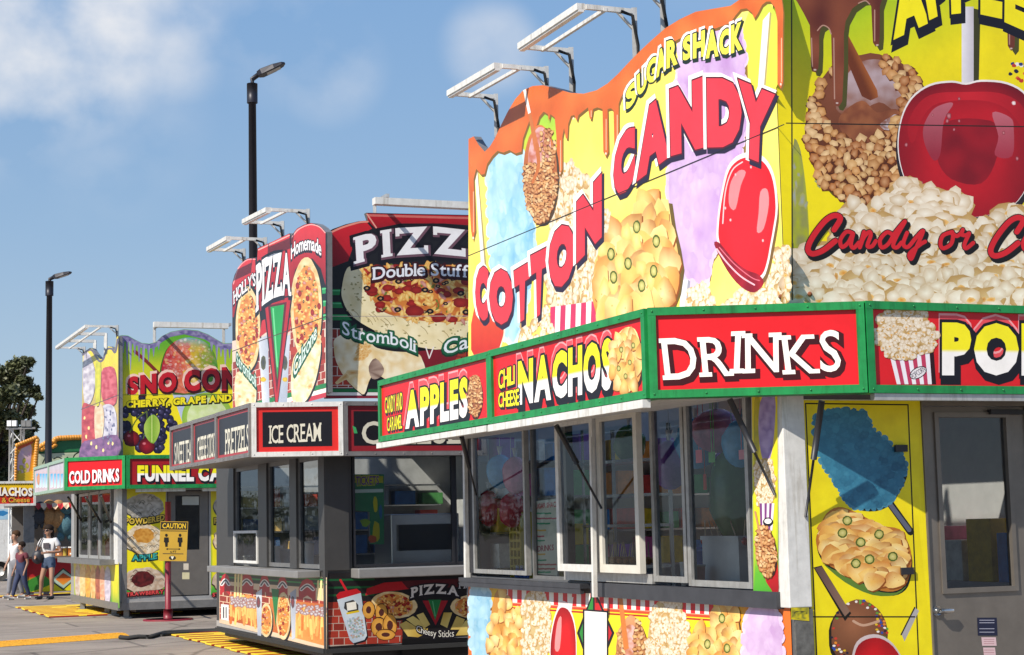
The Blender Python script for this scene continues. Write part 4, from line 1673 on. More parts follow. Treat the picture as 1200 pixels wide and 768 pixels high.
# diamond emblem with its blank middle
A = Art(L1, .004)
A.poly([(696, 690), (720, 742), (697, 800), (676, 742)], BLK)
A.poly([(695, 697), (695, 790), (679, 742)], C('2f8a3a'))
A.poly([(697, 697), (717, 742), (697, 790)], C('c8222a'))
A.poly([(683, 714), (713, 716), (713, 800), (683, 797)], BLK)
A.poly([(685, 716), (711, 718), (711, 798), (685, 795)], C('f4f2ec'))
A.build('emblem', t1)
A = Art(L1, .004)
q = ell(740, 768, 18, 46, 30, .03)
A.poly(shift(q, 2, 3), C('4a2a14'))
A.poly(q, lambda x, y: mixc(C('d99a6a'), C('8a4a22'), (y - 722) / 70), 5)
A.poly(smooth_path([(728, 745), (738, 732), (748, 742), (746, 775), (732, 780)], 3, True), tone(C('e2b8b0'), C('b5663a'), 6, 10), 3)
A.fill(q, 130, lambda x, y: nut(A, x, y, 2.4, 3.6) if abs(x - 737) > 6 or y > 785 else None, (2.2, 3.2), seed=53)
A.poly([(724, 697), (729, 697), (737, 760), (731, 762)], C('d07a3a'))
A.build('caramel_apple_picture', t1)
A = Art(L1, .004)
q = smooth_path([(760, 740), (766, 712), (780, 700), (795, 706), (804, 730), (808, 765), (802, 810), (768, 810), (758, 780)], 3, True)
A.poly(q, C('cdb27c'))
A.fill(q, 110, lambda x, y: popcorn(A, x, y, 5, 7), (3.6, 5.2), seed=54)
A.build('popcorn_picture', t1)
A = Art(L1, .004)
q = smooth_path([(810, 745), (820, 732), (832, 735), (836, 715), (850, 706), (862, 715), (868, 750), (872, 790), (860, 830), (822, 830), (808, 790)], 3, True)
A.poly(shift(q, 2, 2), C('5a3a14'))
A.poly(q, C('e0a550'))
A.fill(q, 60, lambda x, y: chip(A, x, y, 8, 12), (6, 8), seed=55)
for x, y in ((846, 725), (829, 755), (852, 760)):
    pepper(A, x, y, 4, 6)
A.build('nacho_picture', t1)
A = Art(L1, .004)
q = smooth_path([(874, 735), (880, 716), (892, 709), (906, 713), (914, 735), (917, 780), (910, 830), (884, 830), (873, 780)], 3, True)
A.poly(shift(q, -1, -1, 895, 770, 1.04), C('7a3a12'))
floss(A, q, C('bd98c6'), C('dcc2e2'), C('f0e4f2'), 6, 9, 80, 6)
A.build('cotton_candy_picture', t1)

# --- end wall: printed side panel, door
yw = smooth_path
o_ = solid('side_panel', R1, [(940, 468), (1078, 469), (1100, 900), (958, 900)], .006, .02, [WHITE, WHITE], t1)
A = Art(R1, .008)
A.poly([(940.5, 469), (1078, 470), (1099.5, 900), (958.5, 900)], tone(C('f2e018'), C('e6d010'), 40, 60), 16)
A.stroke([(944, 473), (1064, 474.5), (1082, 900)], 1.6, C('1c1c10'), False)
A.stroke([(944, 473), (963, 900)], 1.6, C('1c1c10'), False)
A.build('printed_sheet', o_)
A = Art(R1, .008)
m_ = lambda pts: [(930 + x / 2.494, 460 + y / 2.494) for x, y in pts]
q = smooth_path(m_([(60, 90), (75, 65), (120, 52), (200, 55), (212, 75), (235, 110), (280, 150), (320, 195), (325, 240), (300, 290), (280, 320), (235, 340), (180, 335), (150, 310), (130, 270), (100, 230), (75, 180)]), 3, True)
A.poly(shift(q, 2.5, 3), C('17180e'))
A.stroke(m_([(280, 322), (342, 408)]), 8.5, C('16160f'), False)
A.stroke(m_([(278, 322), (338, 402)]), 5.4, C('5b5f70'), False)
floss(A, q, C('245a78'), C('3f87a4'), C('5f9fb6'), 5.5, 5, 420, 7)
A.build('cotton_candy_picture', o_)
for x0, y0 in ((286, 152), (304, 510)):
    mb = MB()
    (x_, y_), = m_([(x0 + 23, y0 + 12)])
    u, z = R1.hit(x_, y_)
    wbox(mb, R1, u - .05, u + .05, z - .024, z + .024, .012, .03)
    mb.build('panel_latch', BLACK, o_)
A = Art(R1, .008)
q = smooth_path(m_([(75, 400), (95, 355), (130, 335), (170, 345), (210, 365), (260, 390), (310, 400), (335, 440), (345, 480), (340, 530), (325, 565), (290, 582), (240, 575), (180, 540), (110, 510), (75, 470), (65, 430)]), 3, True)
A.poly(shift(q, 1, 5), C('15150c'))
A.poly(smooth_path(m_([(85, 500), (110, 515), (180, 545), (240, 580), (300, 585), (330, 565), (300, 592), (230, 592), (150, 555)]), 3, True), C('5d7d2e'))
A.poly(q, C('b8702a'))
A.fill(shift(q, 0, 0, 1011, 644, .80), 75, lambda x, y: chip(A, x, y, random.uniform(13, 18), random.uniform(10, 14)), (7, 6), seed=61)
for x, y in ((157, 375), (143, 411), (196, 438), (250, 415), (222, 488), (290, 480), (182, 500)):
    X, Y = m_([(x, y)])[0]
    pepper(A, X, Y, 6, 6)
A.build('nacho_picture', o_)
A = Art(R1, .008)
q = ell(1007, 745, 33, 42, 30, .02)
A.poly(shift(q, -3, 3), C('201a10'))
A.poly(q, lambda x, y: mixc(C('9a6242'), C('5c341e'), math.hypot(x - 1000, y - 730) / 50), 5)
A.fill(q, 240, lambda x, y: A.blob(x, y, 1.9, 1.5, *([C(random.choice(('f0e6e0', '2c4aa0', 'e0b822', 'c83a2a', 'e88a2a', '201c34', '5a9a3a')))] * 2), 6, .2, 0) if math.hypot((x - 1003) / 24, (y - 737) / 30) > 1 else None, (2.6, 2.4), seed=62)
A.poly(m_([(58, 512), (82, 506), (168, 645), (150, 668)]), C('17130e'))
A.poly(m_([(62, 514), (82, 508), (165, 640), (150, 655)]), lambda x, y: mixc(C('5a4440'), C('8a6a58'), (x - 955) / 40), 4)
A.stroke([(1000, 728), (1012, 733), (1030, 728)], 3, C('c29a80'))
q = smooth_path([(1000, 775), (1006, 756), (1020, 748), (1036, 750), (1052, 765), (1066, 800), (1060, 850), (1010, 850), (996, 810)], 3, True)
A.poly(shift(q, -1, -2, 1030, 800, 1.04), C('cdbcbc'))
candy_apple(A, q, 1030, 800, 36, 52, step=5)
A.poly([(1056, 742), (1072, 712), (1077, 716), (1060, 752)], C('a9a4a4'))
A.stroke([(1056, 744), (1072, 712)], 1.6, C('201c18'), False)
A.stroke([(950, 723), (1072, 723)], 1.4, C('1c1a10'), False)
A.build('candy_apple_picture', o_)
# worn corner guard
mb = MB()
wbox(mb, R1, .005, .145, .24, .985, .0, .022)
mb.build('corner_guard', mat('scuffed_steel', (.18, .175, .16), .5, .4, var=.4, scale=20), t1)
A = Art(R1, .024)
A.poly([(927, 712), (948, 712), (948.5, 728), (927, 726)], tone(C('d8c41a'), C('7a7a30'), 4, 4), 2.5)
A.poly([(930, 716), (946, 716), (946, 720), (930, 720)], tone(C('3a3a28'), C('b0a820'), 2, 2), 2)
A.build('printed_sheet', t1)

# door
DOOR = mat('bronze_anodised_aluminium', (.20, .175, .15), .42, .5, var=.15, scale=5)
dz0, dz1, db0, db1 = .33, 2.355, 1.118, 2.0
wz0, wz1 = 1.08, 2.28
wb0, wb1 = R1.hit(1104, 600)[0], R1.hit(1183, 600)[0]
mb = MB()
for (u0, u1, z0, z1) in ((db0, wb0, dz0, dz1), (wb1, db1, dz0, dz1), (wb0, wb1, dz0, wz0), (wb0, wb1, wz1, dz1)):
    wbox(mb, R1, u0, u1, z0, z1, -.045, .0)
dr = mb.build('door', DOOR, t1)
mb = MB()
for (u0, u1, z0, z1) in ((wb0 - .035, wb0, wz0 - .035, wz1 + .035), (wb1, wb1 + .035, wz0 - .035, wz1 + .035), (wb0, wb1, wz0 - .035, wz0), (wb0, wb1, wz1, wz1 + .035)):
    wbox(mb, R1, u0, u1, z0, z1, .001, .016)
mb.build('window_trim', DOOR, dr)
_p = [R1.at(wb0, wz0, -.02), R1.at(wb1, wz0, -.02), R1.at(wb1, wz1, -.02), R1.at(wb0, wz1, -.02)]
MB().add(_p, [(0, 1, 2, 3) if (_p[1] - _p[0]).cross(_p[2] - _p[1]).dot(R1.n) > 0 else (3, 2, 1, 0)]).build('pane', GLASSD, dr)
mb = MB()
wbox(mb, R1, db0 - .012, db0 - .002, dz0, 2.41, -.05, .02)
wbox(mb, R1, db1 + .002, db1 + .02, dz0, 2.41, -.05, .02)
wbox(mb, R1, db0 - .002, db1 + .002, 2.36, 2.409, -.05, .019)
mb.build('door_frame', DOOR, t1)
mb = MB()
wbox(mb, R1, R1.hit(1163, 600)[0], db1 - .03, 2.3, 2.335, .001, .045)
mb.build('door_closer', BLACK, dr)
mb = MB()
wbox(mb, R1, db0 + .02, db1 - .02, dz0 + .02, .52, .001, .006)
mb.build('kick_plate', STEEL, dr)
hp = R1.px(1097, 716, .0)
mb = MB()
mb.tube([hp, hp + R1.n * .015], .036, 14)
mb.tube([hp + R1.n * .012, hp + R1.n * .055], .014, 10)
mb.tube([hp + R1.n * .05, hp + R1.n * .052 + R1.u * .05, hp + R1.n * .045 + R1.u * .11], .014, 10, radii=[.017, .019, .012])
mb.build('door_handle', STEEL, dr)
A = Art(R1, .002)
A.poly([(1145, 724), (1168, 724), (1169, 745), (1146, 745)], C('20243c'))
for y in (727, 730, 737, 741):
    A.stroke([(1148, y), (1165, y)], .8, C('a8a8b8'), False)
A.poly([(1150, 747), (1167, 747), (1168, 757), (1151, 757)], C('d8b8bc'))
A.poly([(1152, 759), (1166, 759), (1167, 768), (1153, 768)], C('d8b8bc'))
for y in (749.5, 752, 754.5, 762, 765):
    A.stroke([(1153, y), (1165, y)], .5, C('9a5a62'), False)
A.build('sticker', dr)
# skirt, running gear
mb = MB()
T1.box(mb, .15, 6.0, .15, 3.9, .12, .24)
mb.build('chassis', BLACK, t1)

# ------------------------------------------------------------------ things inside the candy trailer
CT = mat('counter_top_steel', (.4, .4, .4), .35, .7)
mb = MB()
T1.box(mb, .2, 5.8, .08, .62, .95, 1.02)
T1.box(mb, .25, 5.75, .12, .58, .4, .949, 1)
mb.build('inside_counter', [CT, DARK], t1)
# shelves behind the casement
mb = MB()
ua, ub = U(760, 600, -.3), U(716, 600, -.3)
for y in (541, 581, 616):
    z = L1.hit(738, y, -.3)[1]
    wbox(mb, L1, ua - .1, ub + .25, z - .012, z + .012, -.48, -.14)
z = L1.hit(738, 663, -.3)[1]
wbox(mb, L1, ua - .1, ub + .25, z - .012, z + .012, -.48, -.14)
for uu in (ua - .1, ub + .25):
    wbox(mb, L1, uu - .01, uu + .01, 1.02, 2.4, -.47, -.44)
    wbox(mb, L1, uu - .01, uu + .01, 1.02, 2.4, -.17, -.15)
mb.build('display_shelf', STEEL, t1)


def stick_apple(name, pos, r, mt, tilt, label, cat, group, nutty=False):
    t = thing(name, label, cat, pos, 0, group)
    mb = MB().ball(Vector(pos) + Vector((0, 0, r * .92)), r, r, r * .92, 12, 8, 0, .1 if nutty else .0)
    mb.build('apple', mt, t)
    d = Vector((tilt[0], tilt[1], 1)).normalized()
    b_ = Vector(pos) + Vector((0, 0, r * 1.6))
    MB().tube([b_, b_ + d * .13], .005, 6).build('stick', mat('pale_wood_stick', (.55, .42, .26), .7), t)
    return t


NUTM = mat('nutty_caramel', (.5, .2, .05), .5, var=.6, scale=90, bump=.8)
CANM = mat('red_candy_shell', (.30, .012, .02), .08, var=.2, spec=.8)
r_ = random.Random(4)
zt_ = L1.hit(738, 663, -.3)[1] + .013
k = 0
for row, off in enumerate((-.2, -.27, -.34)):
    for i in range(7):
        u = ua - .02 + (ub + .1 - ua) * (i + .5 * (row % 2)) / 6.6
        if u > ub + .15:
            continue
        p = L1.at(u, zt_, off)
        stick_apple('caramel_apple', p, .034, NUTM, (r_.uniform(-.2, .2), r_.uniform(-.2, .2)), 'nut covered caramel apple on a stick, standing on the lowest shelf inside the casement window', 'caramel apple', 'caramel apples on the window shelf', True)
# white box with candied apples on top
u0, z0 = L1.hit(881, 680, -.32)
u1, z1 = L1.hit(836, 628, -.32)
z0 = 1.021
bxo = thing('storage_box', 'white plastic storage box inside the right hand window, under the red apples', 'box', L1.at((u0 + u1) / 2, z0, -.35))
mb = MB()
WP = mat('white_plastic', (.6, .6, .58), .45)
ztop = z1
for (a, b_, c_, d_) in ((u0, u0 + .012, -.55, -.22), (u1 - .012, u1, -.55, -.22), (u0 + .012, u1 - .012, -.232, -.221), (u0 + .012, u1 - .012, -.549, -.538)):
    wbox(mb, L1, a, b_, z0, ztop, c_, d_)
wbox(mb, L1, u0, u1, ztop - .1, ztop - .08, -.548, -.2215)
mb.build('box_wall', WP, bxo)
mb = MB()
wbox(mb, L1, u0 - .01, u1 + .01, ztop - .03, ztop, -.222, -.21)
mb.build('rim', WP, bxo)
for i in range(12):
    u = u0 + .02 + (u1 - u0 + .08) * (i % 6) / 5.4
    p = L1.at(u, ztop - .078, -.28 - .1 * (i // 6))
    stick_apple('candy_apple', p, .042, CANM, (r_.uniform(-.5, .5), r_.uniform(-.5, .5)), 'dark red candy apple with wooden stick in the white box behind the right hand window', 'candy apple', 'red candy apples in the white box')
# oranges in front of the box
for i in range(4):
    x = 856 + i * 6.5
    u, z = L1.hit(x, 674, -.15)
    tag(MB().ball(L1.at(u, 1.021 + .035, -.15), .036, n=10, m=7).build('orange', mat('orange_peel', (.6, .2, .02), .5, bump=.3, scale=60)), 'small orange fruit on the counter inside the right hand window', 'orange', 'oranges on the inside counter')
# blue bucket with cups
u, z = L1.hit(819, 655, -.25)
bk = thing('blue_bucket', 'blue plastic bucket behind the window frame left of the white box', 'bucket', L1.at(u, 1.021, -.25))
mb = MB()
mb.tube([L1.at(u, 1.022, -.25), L1.at(u, 1.2, -.25), L1.at(u, 1.36, -.25)], .1, 18, radii=[.085, .1, .115], cap=True)
mb.build('body', mat('blue_plastic', (.05, .13, .4), .4), bk)
mb = MB().tube([L1.at(u + .115 * math.cos(t), 1.36 + .02, -.25 + .115 * math.sin(t)) for t in [k * .3926991 for k in range(17)]], .008, 6)
mb.build('rim', mat('blue_plastic', (.05, .13, .4), .4), bk)
u, z = L1.hit(817, 660, -.1)
cup = thing('drink_cup', 'pink striped paper cup in front of the blue bucket in the candy trailer window', 'cup', L1.at(u, 1.021, -.1))
MB().tube([L1.at(u, 1.022, -.1), L1.at(u, 1.25, -.1)], .05, 16, radii=[.045, .06]).build('cup_wall', mat('pink_paper', (.6, .3, .32), .6, var=.3), cup)
MB().tube([L1.at(u, 1.25, -.1), L1.at(u, 1.262, -.1)], .064, 16).build('lid', WP, cup)
u, z = L1.hit(802, 660, -.1)
cup = thing('drink_cup', 'tall white cup standing left of the pink cup in the candy trailer window', 'cup', L1.at(u, 1.021, -.1))
MB().tube([L1.at(u, 1.022, -.1), L1.at(u, 1.27, -.1)], .03, 12, radii=[.026, .036]).build('cup_wall', WP, cup)
MB().tube([L1.at(u, 1.27, -.1), L1.at(u, 1.28, -.1)], .038, 12).build('lid', WP, cup)


def candy_bag(x, y, off, rx, rz, col, label):
    u, z = L1.hit(x, y, off)
    c_ = L1.at(u, z, off)
    t = thing('cotton_candy_bag', label, 'candy bag', c_, 0, 'cotton candy bags hung inside the windows')
    mb = MB().ball(c_, rx, rx * .6, rz, 14, 10, 0, .07)
    mb.build('bag', mat('bagged_' + col, {'pink': (.75, .2, .32), 'blue': (.12, .4, .7), 'green': (.05, .14, .04), 'purple': (.26, .1, .36), 'red': (.6, .03, .06)}[col], .22, var=.35, scale=8, bump=.6), t)
    MB().tube([c_ + Vector((0, 0, rz * .95)), c_ + Vector((0, 0, rz + .08))], .012, 6, radii=[.012, .03]).build('knot', mat('clear_wrap', (.6, .6, .6), .2), t)
    MB().tube([c_ + Vector((0, 0, rz + .06)), c_ + Vector((0, 0, max(rz + .1, 2.98 - c_.z)))], .004, 5).build('string', WP, t)


candy_bag(586, 553, -.2, .14, .17, 'blue', 'blue bag of cotton candy hanging in the leftmost window')
candy_bag(604, 557, -.16, .13, .18, 'pink', 'pink bag of cotton candy hanging in the leftmost window beside the blue one')
candy_bag(573, 596, -.14, .12, .18, 'red', 'red bag hanging low at the left end of the leftmost window')
candy_bag(600, 598, -.2, .13, .17, 'red', 'red bag hanging low in the leftmost window beside the yellow crate')
candy_bag(860, 580, -.34, .19, .36, 'green', 'large dark green bag hanging over the red candy apples')
candy_bag(840, 505, -.3, .2, .17, 'pink', 'pink bag hanging at the top of the rightmost window')
candy_bag(816, 520, -.3, .17, .2, 'blue', 'blue bag hanging at the top of the rightmost window')
candy_bag(785, 545, -.25, .15, .2, 'purple', 'purple bag hanging in the narrow window right of the casement')
candy_bag(738, 520, -.3, .14, .16, 'green', 'small green bag hanging behind the upper casement shelf')
candy_bag(868, 520, -.28, .14, .18, 'blue', 'blue bag hanging at the right end of the rightmost window')
for (x, y, col, w_, h_, lb) in ((819, 535, 'ff8090', .1, .1, 'pink price card hanging left of the green card'), (834, 536, '8ee07a', .1, .08, 'green price card hanging beside the pink card'), (869, 533, 'ff9aa8', .08, .07, 'pink price card hanging at the right side of the window'),
                                (838, 567, '7ed860', .06, .13, 'narrow green card hanging above the red candy apples'), (826, 565, 'd8402a', .05, .12, 'narrow red card hanging above the red candy apples')):
    u, z = L1.hit(x, y, -.2)
    mb = MB()
    wbox(mb, L1, u - w_ / 2, u + w_ / 2, z - h_ / 2, z + h_ / 2, -.203, -.2)
    wbox(mb, L1, u - .003, u + .003, z + h_ / 2, 2.6, -.203, -.2)
    tag(mb.build('price_card', mat('card_' + col, C(col), .6, var=.05)), lb, 'card', 'price cards in the right hand window')
# menu board
mnq = [(624, 588), (657, 584), (653, 675), (622.5, 672)]
mo = solid('menu_board', L1, mnq, -.06, .012, [mat('cream_board', (.62, .62, .5), .5, var=.06)], None)
tag(mo, 'cream menu board with red and green lettering leaning inside the second window', 'menu board')
A = Art(L1, -.059)
A.word('SUGAR SHACK', ((626, 591), (654, 587.5), (654, 594), (626, 597)), [(0, 0, 0, C('c03040'))], bold=.03)
for y, c_, n_ in ((602, '2f9a6a', 3), (608, 'b84050', 5), (614, '2f9a6a', 3), (622, 'd8a838', 2), (629, 'b84050', 2), (634, '2f9a6a', 2), (650, 'd8a838', 2), (657, '2f9a6a', 2), (662, 'b05a50', 4), (667, 'b05a50', 4), (671, '2f9a6a', 3)):
    rr = random.Random(y)
    x = 626
    for i in range(n_):
        w_ = rr.uniform(4, 7)
        A.stroke([(x, y), (min(x + w_, 652), y - .4)], 1.9, C(c_), False)
        x += w_ + 1.4
        if x > 650:
            break
A.word('DRINKS', ((630, 640), (649, 638), (649, 645), (630, 647)), [(0, 0, 0, C('a03848'))], bold=.02)
A.build('lettering', mo)
# crate, water bottles, stacked cartons
u, z = L1.hit(609, 635, -.3)
cr_ = thing('yellow_crate', 'tall yellow plastic crate standing behind the leftmost window', 'crate', L1.at(u, 1.021, -.33))
mb = MB()
YM = mat('yellow_plastic', (.55, .4, .03), .45)
zc = L1.hit(609, 604, -.3)[1]
for k in range(9):
    zz = 1.03 + (zc - 1.03) * k / 8
    wbox(mb, L1, u - .14, u + .14, zz - .012, zz + .012, -.45, -.25)
for uu in (-.13, -.045, .045, .13):
    wbox(mb, L1, u + uu - .012, u + uu + .012, 1.022, zc, -.449, -.2505)
mb.build('slats', YM, cr_)
wbox(MB(), L1, u - .145, u + .145, zc + .012, zc + .03, -.455, -.245).build('rim', YM, cr_)
for i in range(6):
    u, z = L1.hit(606 + (i % 3) * 5, 655, -.16 - .07 * (i // 3))
    p = L1.at(u, 1.021, -.16 - .07 * (i // 3))
    bt = thing('water_bottle', 'dark blue water bottle in the small group at the foot of the leftmost window', 'bottle', p, 0, 'blue water bottles on the counter')
    BM = mat('blue_bottle', (.03, .08, .3), .15, var=.3)
    MB().tube([p + Vector((0, 0, .002)), p + Vector((0, 0, .12)), p + Vector((0, 0, .15)), p + Vector((0, 0, .165))], .03, 12, radii=[.03, .03, .014, .013]).build('bottle_body', BM, bt)
    MB().tube([p + Vector((0, 0, .165)), p + Vector((0, 0, .182))], .015, 10).build('cap', WP, bt)
for i, (y, c_) in enumerate(((620, 'e8c81e'), (606, '3a9a4a'), (594, 'e8c81e'))):
    u, z = L1.hit(665, y, -.25)
    mb = MB()
    zz = 1.021 + i * .19
    wbox(mb, L1, u - .12, u + .1, zz, zz + .187, -.4, -.2)
    o_ = mb.build('carton', mat('carton_' + c_, C(c_), .5, var=.2), None, .004)
    tag(o_, ('yellow carton at the bottom of', 'green carton in the middle of', 'yellow carton on top of')[i] + ' the stack beside the menu board', 'carton', 'cartons stacked beside the menu board')
# shelves on the end wall, stocked with coloured snack boxes and bags
mb = MB()
for z in (1.15, 1.5, 1.85, 2.2):
    T1.box(mb, 5.72, 6.08, .15, 3.4, z, z + .02)
mb.build('stock_shelf', STEEL, t1)
rr = random.Random(12)
cols = ['d83a2a', 'e8b81e', '2f8ac8', 'e86a9a', '3aa04a', 'f0e8d8', '8a4ab0', 'e8862a']
k = 0
for z, zn in ((1.17, 'bottom'), (1.52, 'second'), (1.87, 'third'), (2.22, 'top')):
    b = .2
    while b < 3.2:
        w_ = rr.uniform(.12, .3)
        h_ = rr.uniform(.16, .28)
        c_ = rr.choice(cols)
        t = MB()
        T1.box(t, 5.76, 5.98, b, b + w_, z + .001, z + h_)
        o_ = t.build('snack_box', mat('carton_' + c_, C(c_), .5, var=.35, scale=10), None, .005)
        nm = {'d83a2a': 'red', 'e8b81e': 'yellow', '2f8ac8': 'blue', 'e86a9a': 'pink', '3aa04a': 'green', 'f0e8d8': 'cream', '8a4ab0': 'purple', 'e8862a': 'orange'}[c_]
        tag(o_, '%s snack box on the %s stock shelf at the back of the candy trailer' % (nm, zn), 'box', '%s snack boxes on the %s stock shelf' % (nm, zn))
        b += w_ + rr.uniform(.02, .12)
for i, c_ in enumerate(('d83a2a', '2f8ac8', 'e8b81e', 'f0e8d8', 'e86a9a', '3aa04a', 'e8862a', 'd83a2a', 'f0e8d8')):
    nm = {'d83a2a': 'red', 'e8b81e': 'yellow', '2f8ac8': 'blue', 'e86a9a': 'pink', '3aa04a': 'green', 'f0e8d8': 'cream', 'e8862a': 'orange'}[c_]
    t = MB()
    a0 = 1.5 + i * .42
    T1.box(t, a0, a0 + .34, 3.45, 3.85, 1.001, 1.3 + .25 * (i * 7 % 5) / 4)
    tag(t.build('snack_box', mat('carton_' + c_, C(c_), .5, var=.35, scale=10), None, .006), '%s snack box on the back counter seen through the door glass' % nm, 'box', '%s snack boxes on the back counter' % nm)
# dim back shelf, for depth
mb = MB()
T1.box(mb, .6, 5.4, 3.4, 3.95, .4, 1.0)
mb.build('back_counter', GREYW, t1)


# ================================================================== TRAILER 2: the pizza trailer
T2 = Frame(381, 600, 20.3)
L2, R2 = T2.L, T2.R
t2 = thing('food_trailer', 'black and red pizza food trailer standing in the middle, behind the candy trailer', 'food trailer', T2.K)
DKW = mat('dark_grey_trailer_skin', (.055, .053, .052), .45, .2)
U2 = lambda x, y=620, o=0.0: L2.hit(x, y, o)[0]
V2 = lambda x, y=600, o=0.0: R2.hit(x, y, o)[0]
shell(T2, t2, 5.6, 3.6, 1.05, (.3, 4.85, 1.12, 2.46), [(.32, 2.9, 1.12, 2.46)], wall_m=DKW, lining=GREYW, light_opening=(.4, 2.6))
BL2 = [(273, 500), (272, 333), (275, 322), (280, 312), (285, 306), (290, 303), (296, 302), (301, 302.5), (302, 291), (320, 283), (339.5, 273.5), (341, 277), (348, 268), (356, 263.5), (364, 261.5), (371, 263), (377, 267), (381.5, 272), (382, 460)]
b1 = solid('marquee_board', L2, BL2, .03, .08, [ALUD, ALUD], t2)
GRN, CRM, BRK = C('1f8a44'), C('ead9b0'), C('a8382a')


def bricks(A, x0, x1, y0, y1, bw, bh, slope=0.0, pts=None):
    r = 0
    y = y0
    while y < y1:
        x = x0 - (bw * .5 if r % 2 else 0)
        while x < x1:
            xa, xb = max(x, x0) + .5, min(x + bw, x1) - .5
            if xb - xa > 1:
                c_ = mixc(C('b23c2a'), C('842a20'), random.random())
                yb = min(y + bh, y1) - .8
                A.poly([(xa, y + slope * (xa - x0)), (xb, y + slope * (xb - x0)), (xb, yb + slope * (xb - x0)), (xa, yb + slope * (xa - x0))], c_)
            x += bw
        y += bh
        r += 1


A = Art(L2, .033)
A.poly(BL2, C('1c191c'))
A.poly([(273, 500), (272, 400), (381.7, 372), (382, 460)], C('d9c4b4'))
bricks(A, 272.5, 381.8, 425, 492, 9, 9, -.32)
bricks(A, 340, 381.8, 372, 440, 9, 9, -.32)
for y in (341, 356, 372):
    A.poly([(352, y), (381.6, y - 4), (381.6, y + 3), (352, y + 7)], C('2a9a55'))
    A.stroke([(352, y + 1.5), (381.6, y - 2.5)], 1.2, C('6cc98c'), False)
for y0, c_ in ((473, '1f7a40'), (479, 'ece6e0'), (484, 'b83040')):
    A.poly([(273, y0 + 5), (382, y0 - 24), (382, y0 - 18.5), (273, y0 + 10.5)], C(c_))
# red arches
A.poly([(272.5, 372), (272.3, 333), (276, 321), (282, 310), (290, 303.5), (299, 303), (300, 340), (292, 332), (284, 338), (278, 350), (274, 372)], lambda x, y: mixc(C('d23238'), C('98141e'), (y - 303) / 60), 6)
A.poly([(300, 325), (302.2, 291.5), (339.3, 274), (340.5, 300), (341, 360), (320, 350), (304, 366), (300, 372)], lambda x, y: mixc(C('d8343a'), C('a01a24'), (y - 274) / 60), 6)
A.poly([(341, 340), (340.8, 279), (348, 268.5), (357, 263.8), (365, 262), (373, 264.5), (381.4, 273), (381.6, 335), (376, 315), (366, 303), (355, 305), (346, 316)], lambda x, y: mixc(C('d23238'), C('98141e'), (y - 262) / 60), 6)
A.stroke([(273.5, 333), (279, 315), (289, 305), (299, 304)], 1.2, C('f0a0a0'))
A.stroke([(341.5, 279), (350, 269), (363, 263.5), (374, 266), (381, 273)], 1.2, C('f0a8a4'))
A.stroke([(303, 293), (339, 276)], 1.4, C('f0b0a8'), False)
A.build('printed_sheet', b1)


def pie(w, parent, cx, cy, rx, ry, tx, ty, n, seed, off=.033, name='pizza_picture', rot=0.0):
    A = Art(w, off)
    o_ = ell(cx, cy, rx, ry, 30, .015, rot, seed)
    A.poly(shift(o_, 1.5, 2.5), BLK)
    A.poly(o_, lambda x, y: mixc(C('efdcae'), C('d3aa66'), .5 + noise.noise(Vector((x / 6, y / 6, seed)))), max(3, rx / 8))
    i_ = ell(cx, cy, rx * .82, ry * .83, 26, .03, rot, seed + 1)
    A.poly(i_, lambda x, y: mixc(C('e0a24c'), C('c4622c'), .5 + noise.noise(Vector((x / 5, y / 7, seed)))), max(3, rx / 8))
    pizza_top(A, i_, n, tx, ty, seed)
    A.build(name, parent)


pie(L2, b1, 290.5, 386, 14.5, 50, 1.6, 3.4, 130, 3)
pie(L2, b1, 359, 362, 18.5, 60, 2.0, 4.0, 150, 4)


def dough(w, parent, pts, seed, off=.033, name='stromboli_picture', s_=8):
    A = Art(w, off)
    q = smooth_path(pts, 3, True)
    A.poly(shift(q, 1.5, 2.5), BLK)
    A.poly(q, tone(C('e2c48c'), C('f3e6c6'), s_ * .8, s_, seed), max(2.5, s_ / 3))
    rr = random.Random(seed)
    xs = [p[0] for p in q]
    ys = [p[1] for p in q]
    for i in range(7):
        x, y = rr.uniform(min(xs), max(xs)), rr.uniform(min(ys), max(ys))
        if inside((x, y), q):
            A.blob(x, y, (max(xs) - min(xs)) * .1, (max(ys) - min(ys)) * .05, C('c68a3e'), C('e6cc98'), 9, .35, rr.uniform(-.8, .8))
    A.build(name, parent)


dough(L2, b1, [(276, 440), (284, 436), (294, 445), (300, 452), (299, 475), (290, 487), (280, 488), (275, 470)], 3)
dough(L2, b1, [(344, 420), (355, 405), (366, 393), (374, 395), (376, 412), (370, 445), (360, 468), (350, 474), (343, 470), (341, 445)], 5)
# cups and the big red, white and green V
A = Art(L2, .033)
for (x0, x1, x2, x3) in ((303, 314, 316, 308), (328, 340, 336, 326)):
    A.poly([(x0, 398), (x1, 392), (x2, 482), (x3, 484)], tone(C('d9dce4'), C('9aa2b4'), 3, 8))
    A.blob((x0 + x1) / 2, 425, 3.2, 9, C('3a3a44'), C('5a5a3a'), 8, .1)
    A.blob((x0 + x1) / 2, 445, 3.4, 3, C('e0c030'), C('c0a020'), 8, .1)
    A.poly([(x0 + .5, 396), (x1, 388), (x1 + 1, 372), (x0 + 4, 376)], C('c22a32'))
A.build('drink_picture', b1)
A = Art(L2, .033)
A.poly([(308, 352), (343, 346), (324, 488)], BLK)
A.poly([(310, 354), (341, 348), (324, 482)], C('b3202c'))
A.poly([(314, 358), (336, 354), (324.5, 462)], C('5a1420'))
A.poly([(317, 360), (333, 357), (325, 445)], C('1f9a4a'))
A.stroke([(320, 362), (325, 430)], 1.6, C('6fce8c'), False)
A.build('emblem', b1)
lw = [(.06, 0, 1.4, BLK), (.05, 0, 0, BLK), (0, 0, 0, C('f2eff0'))]
A = Art(L2, .033)
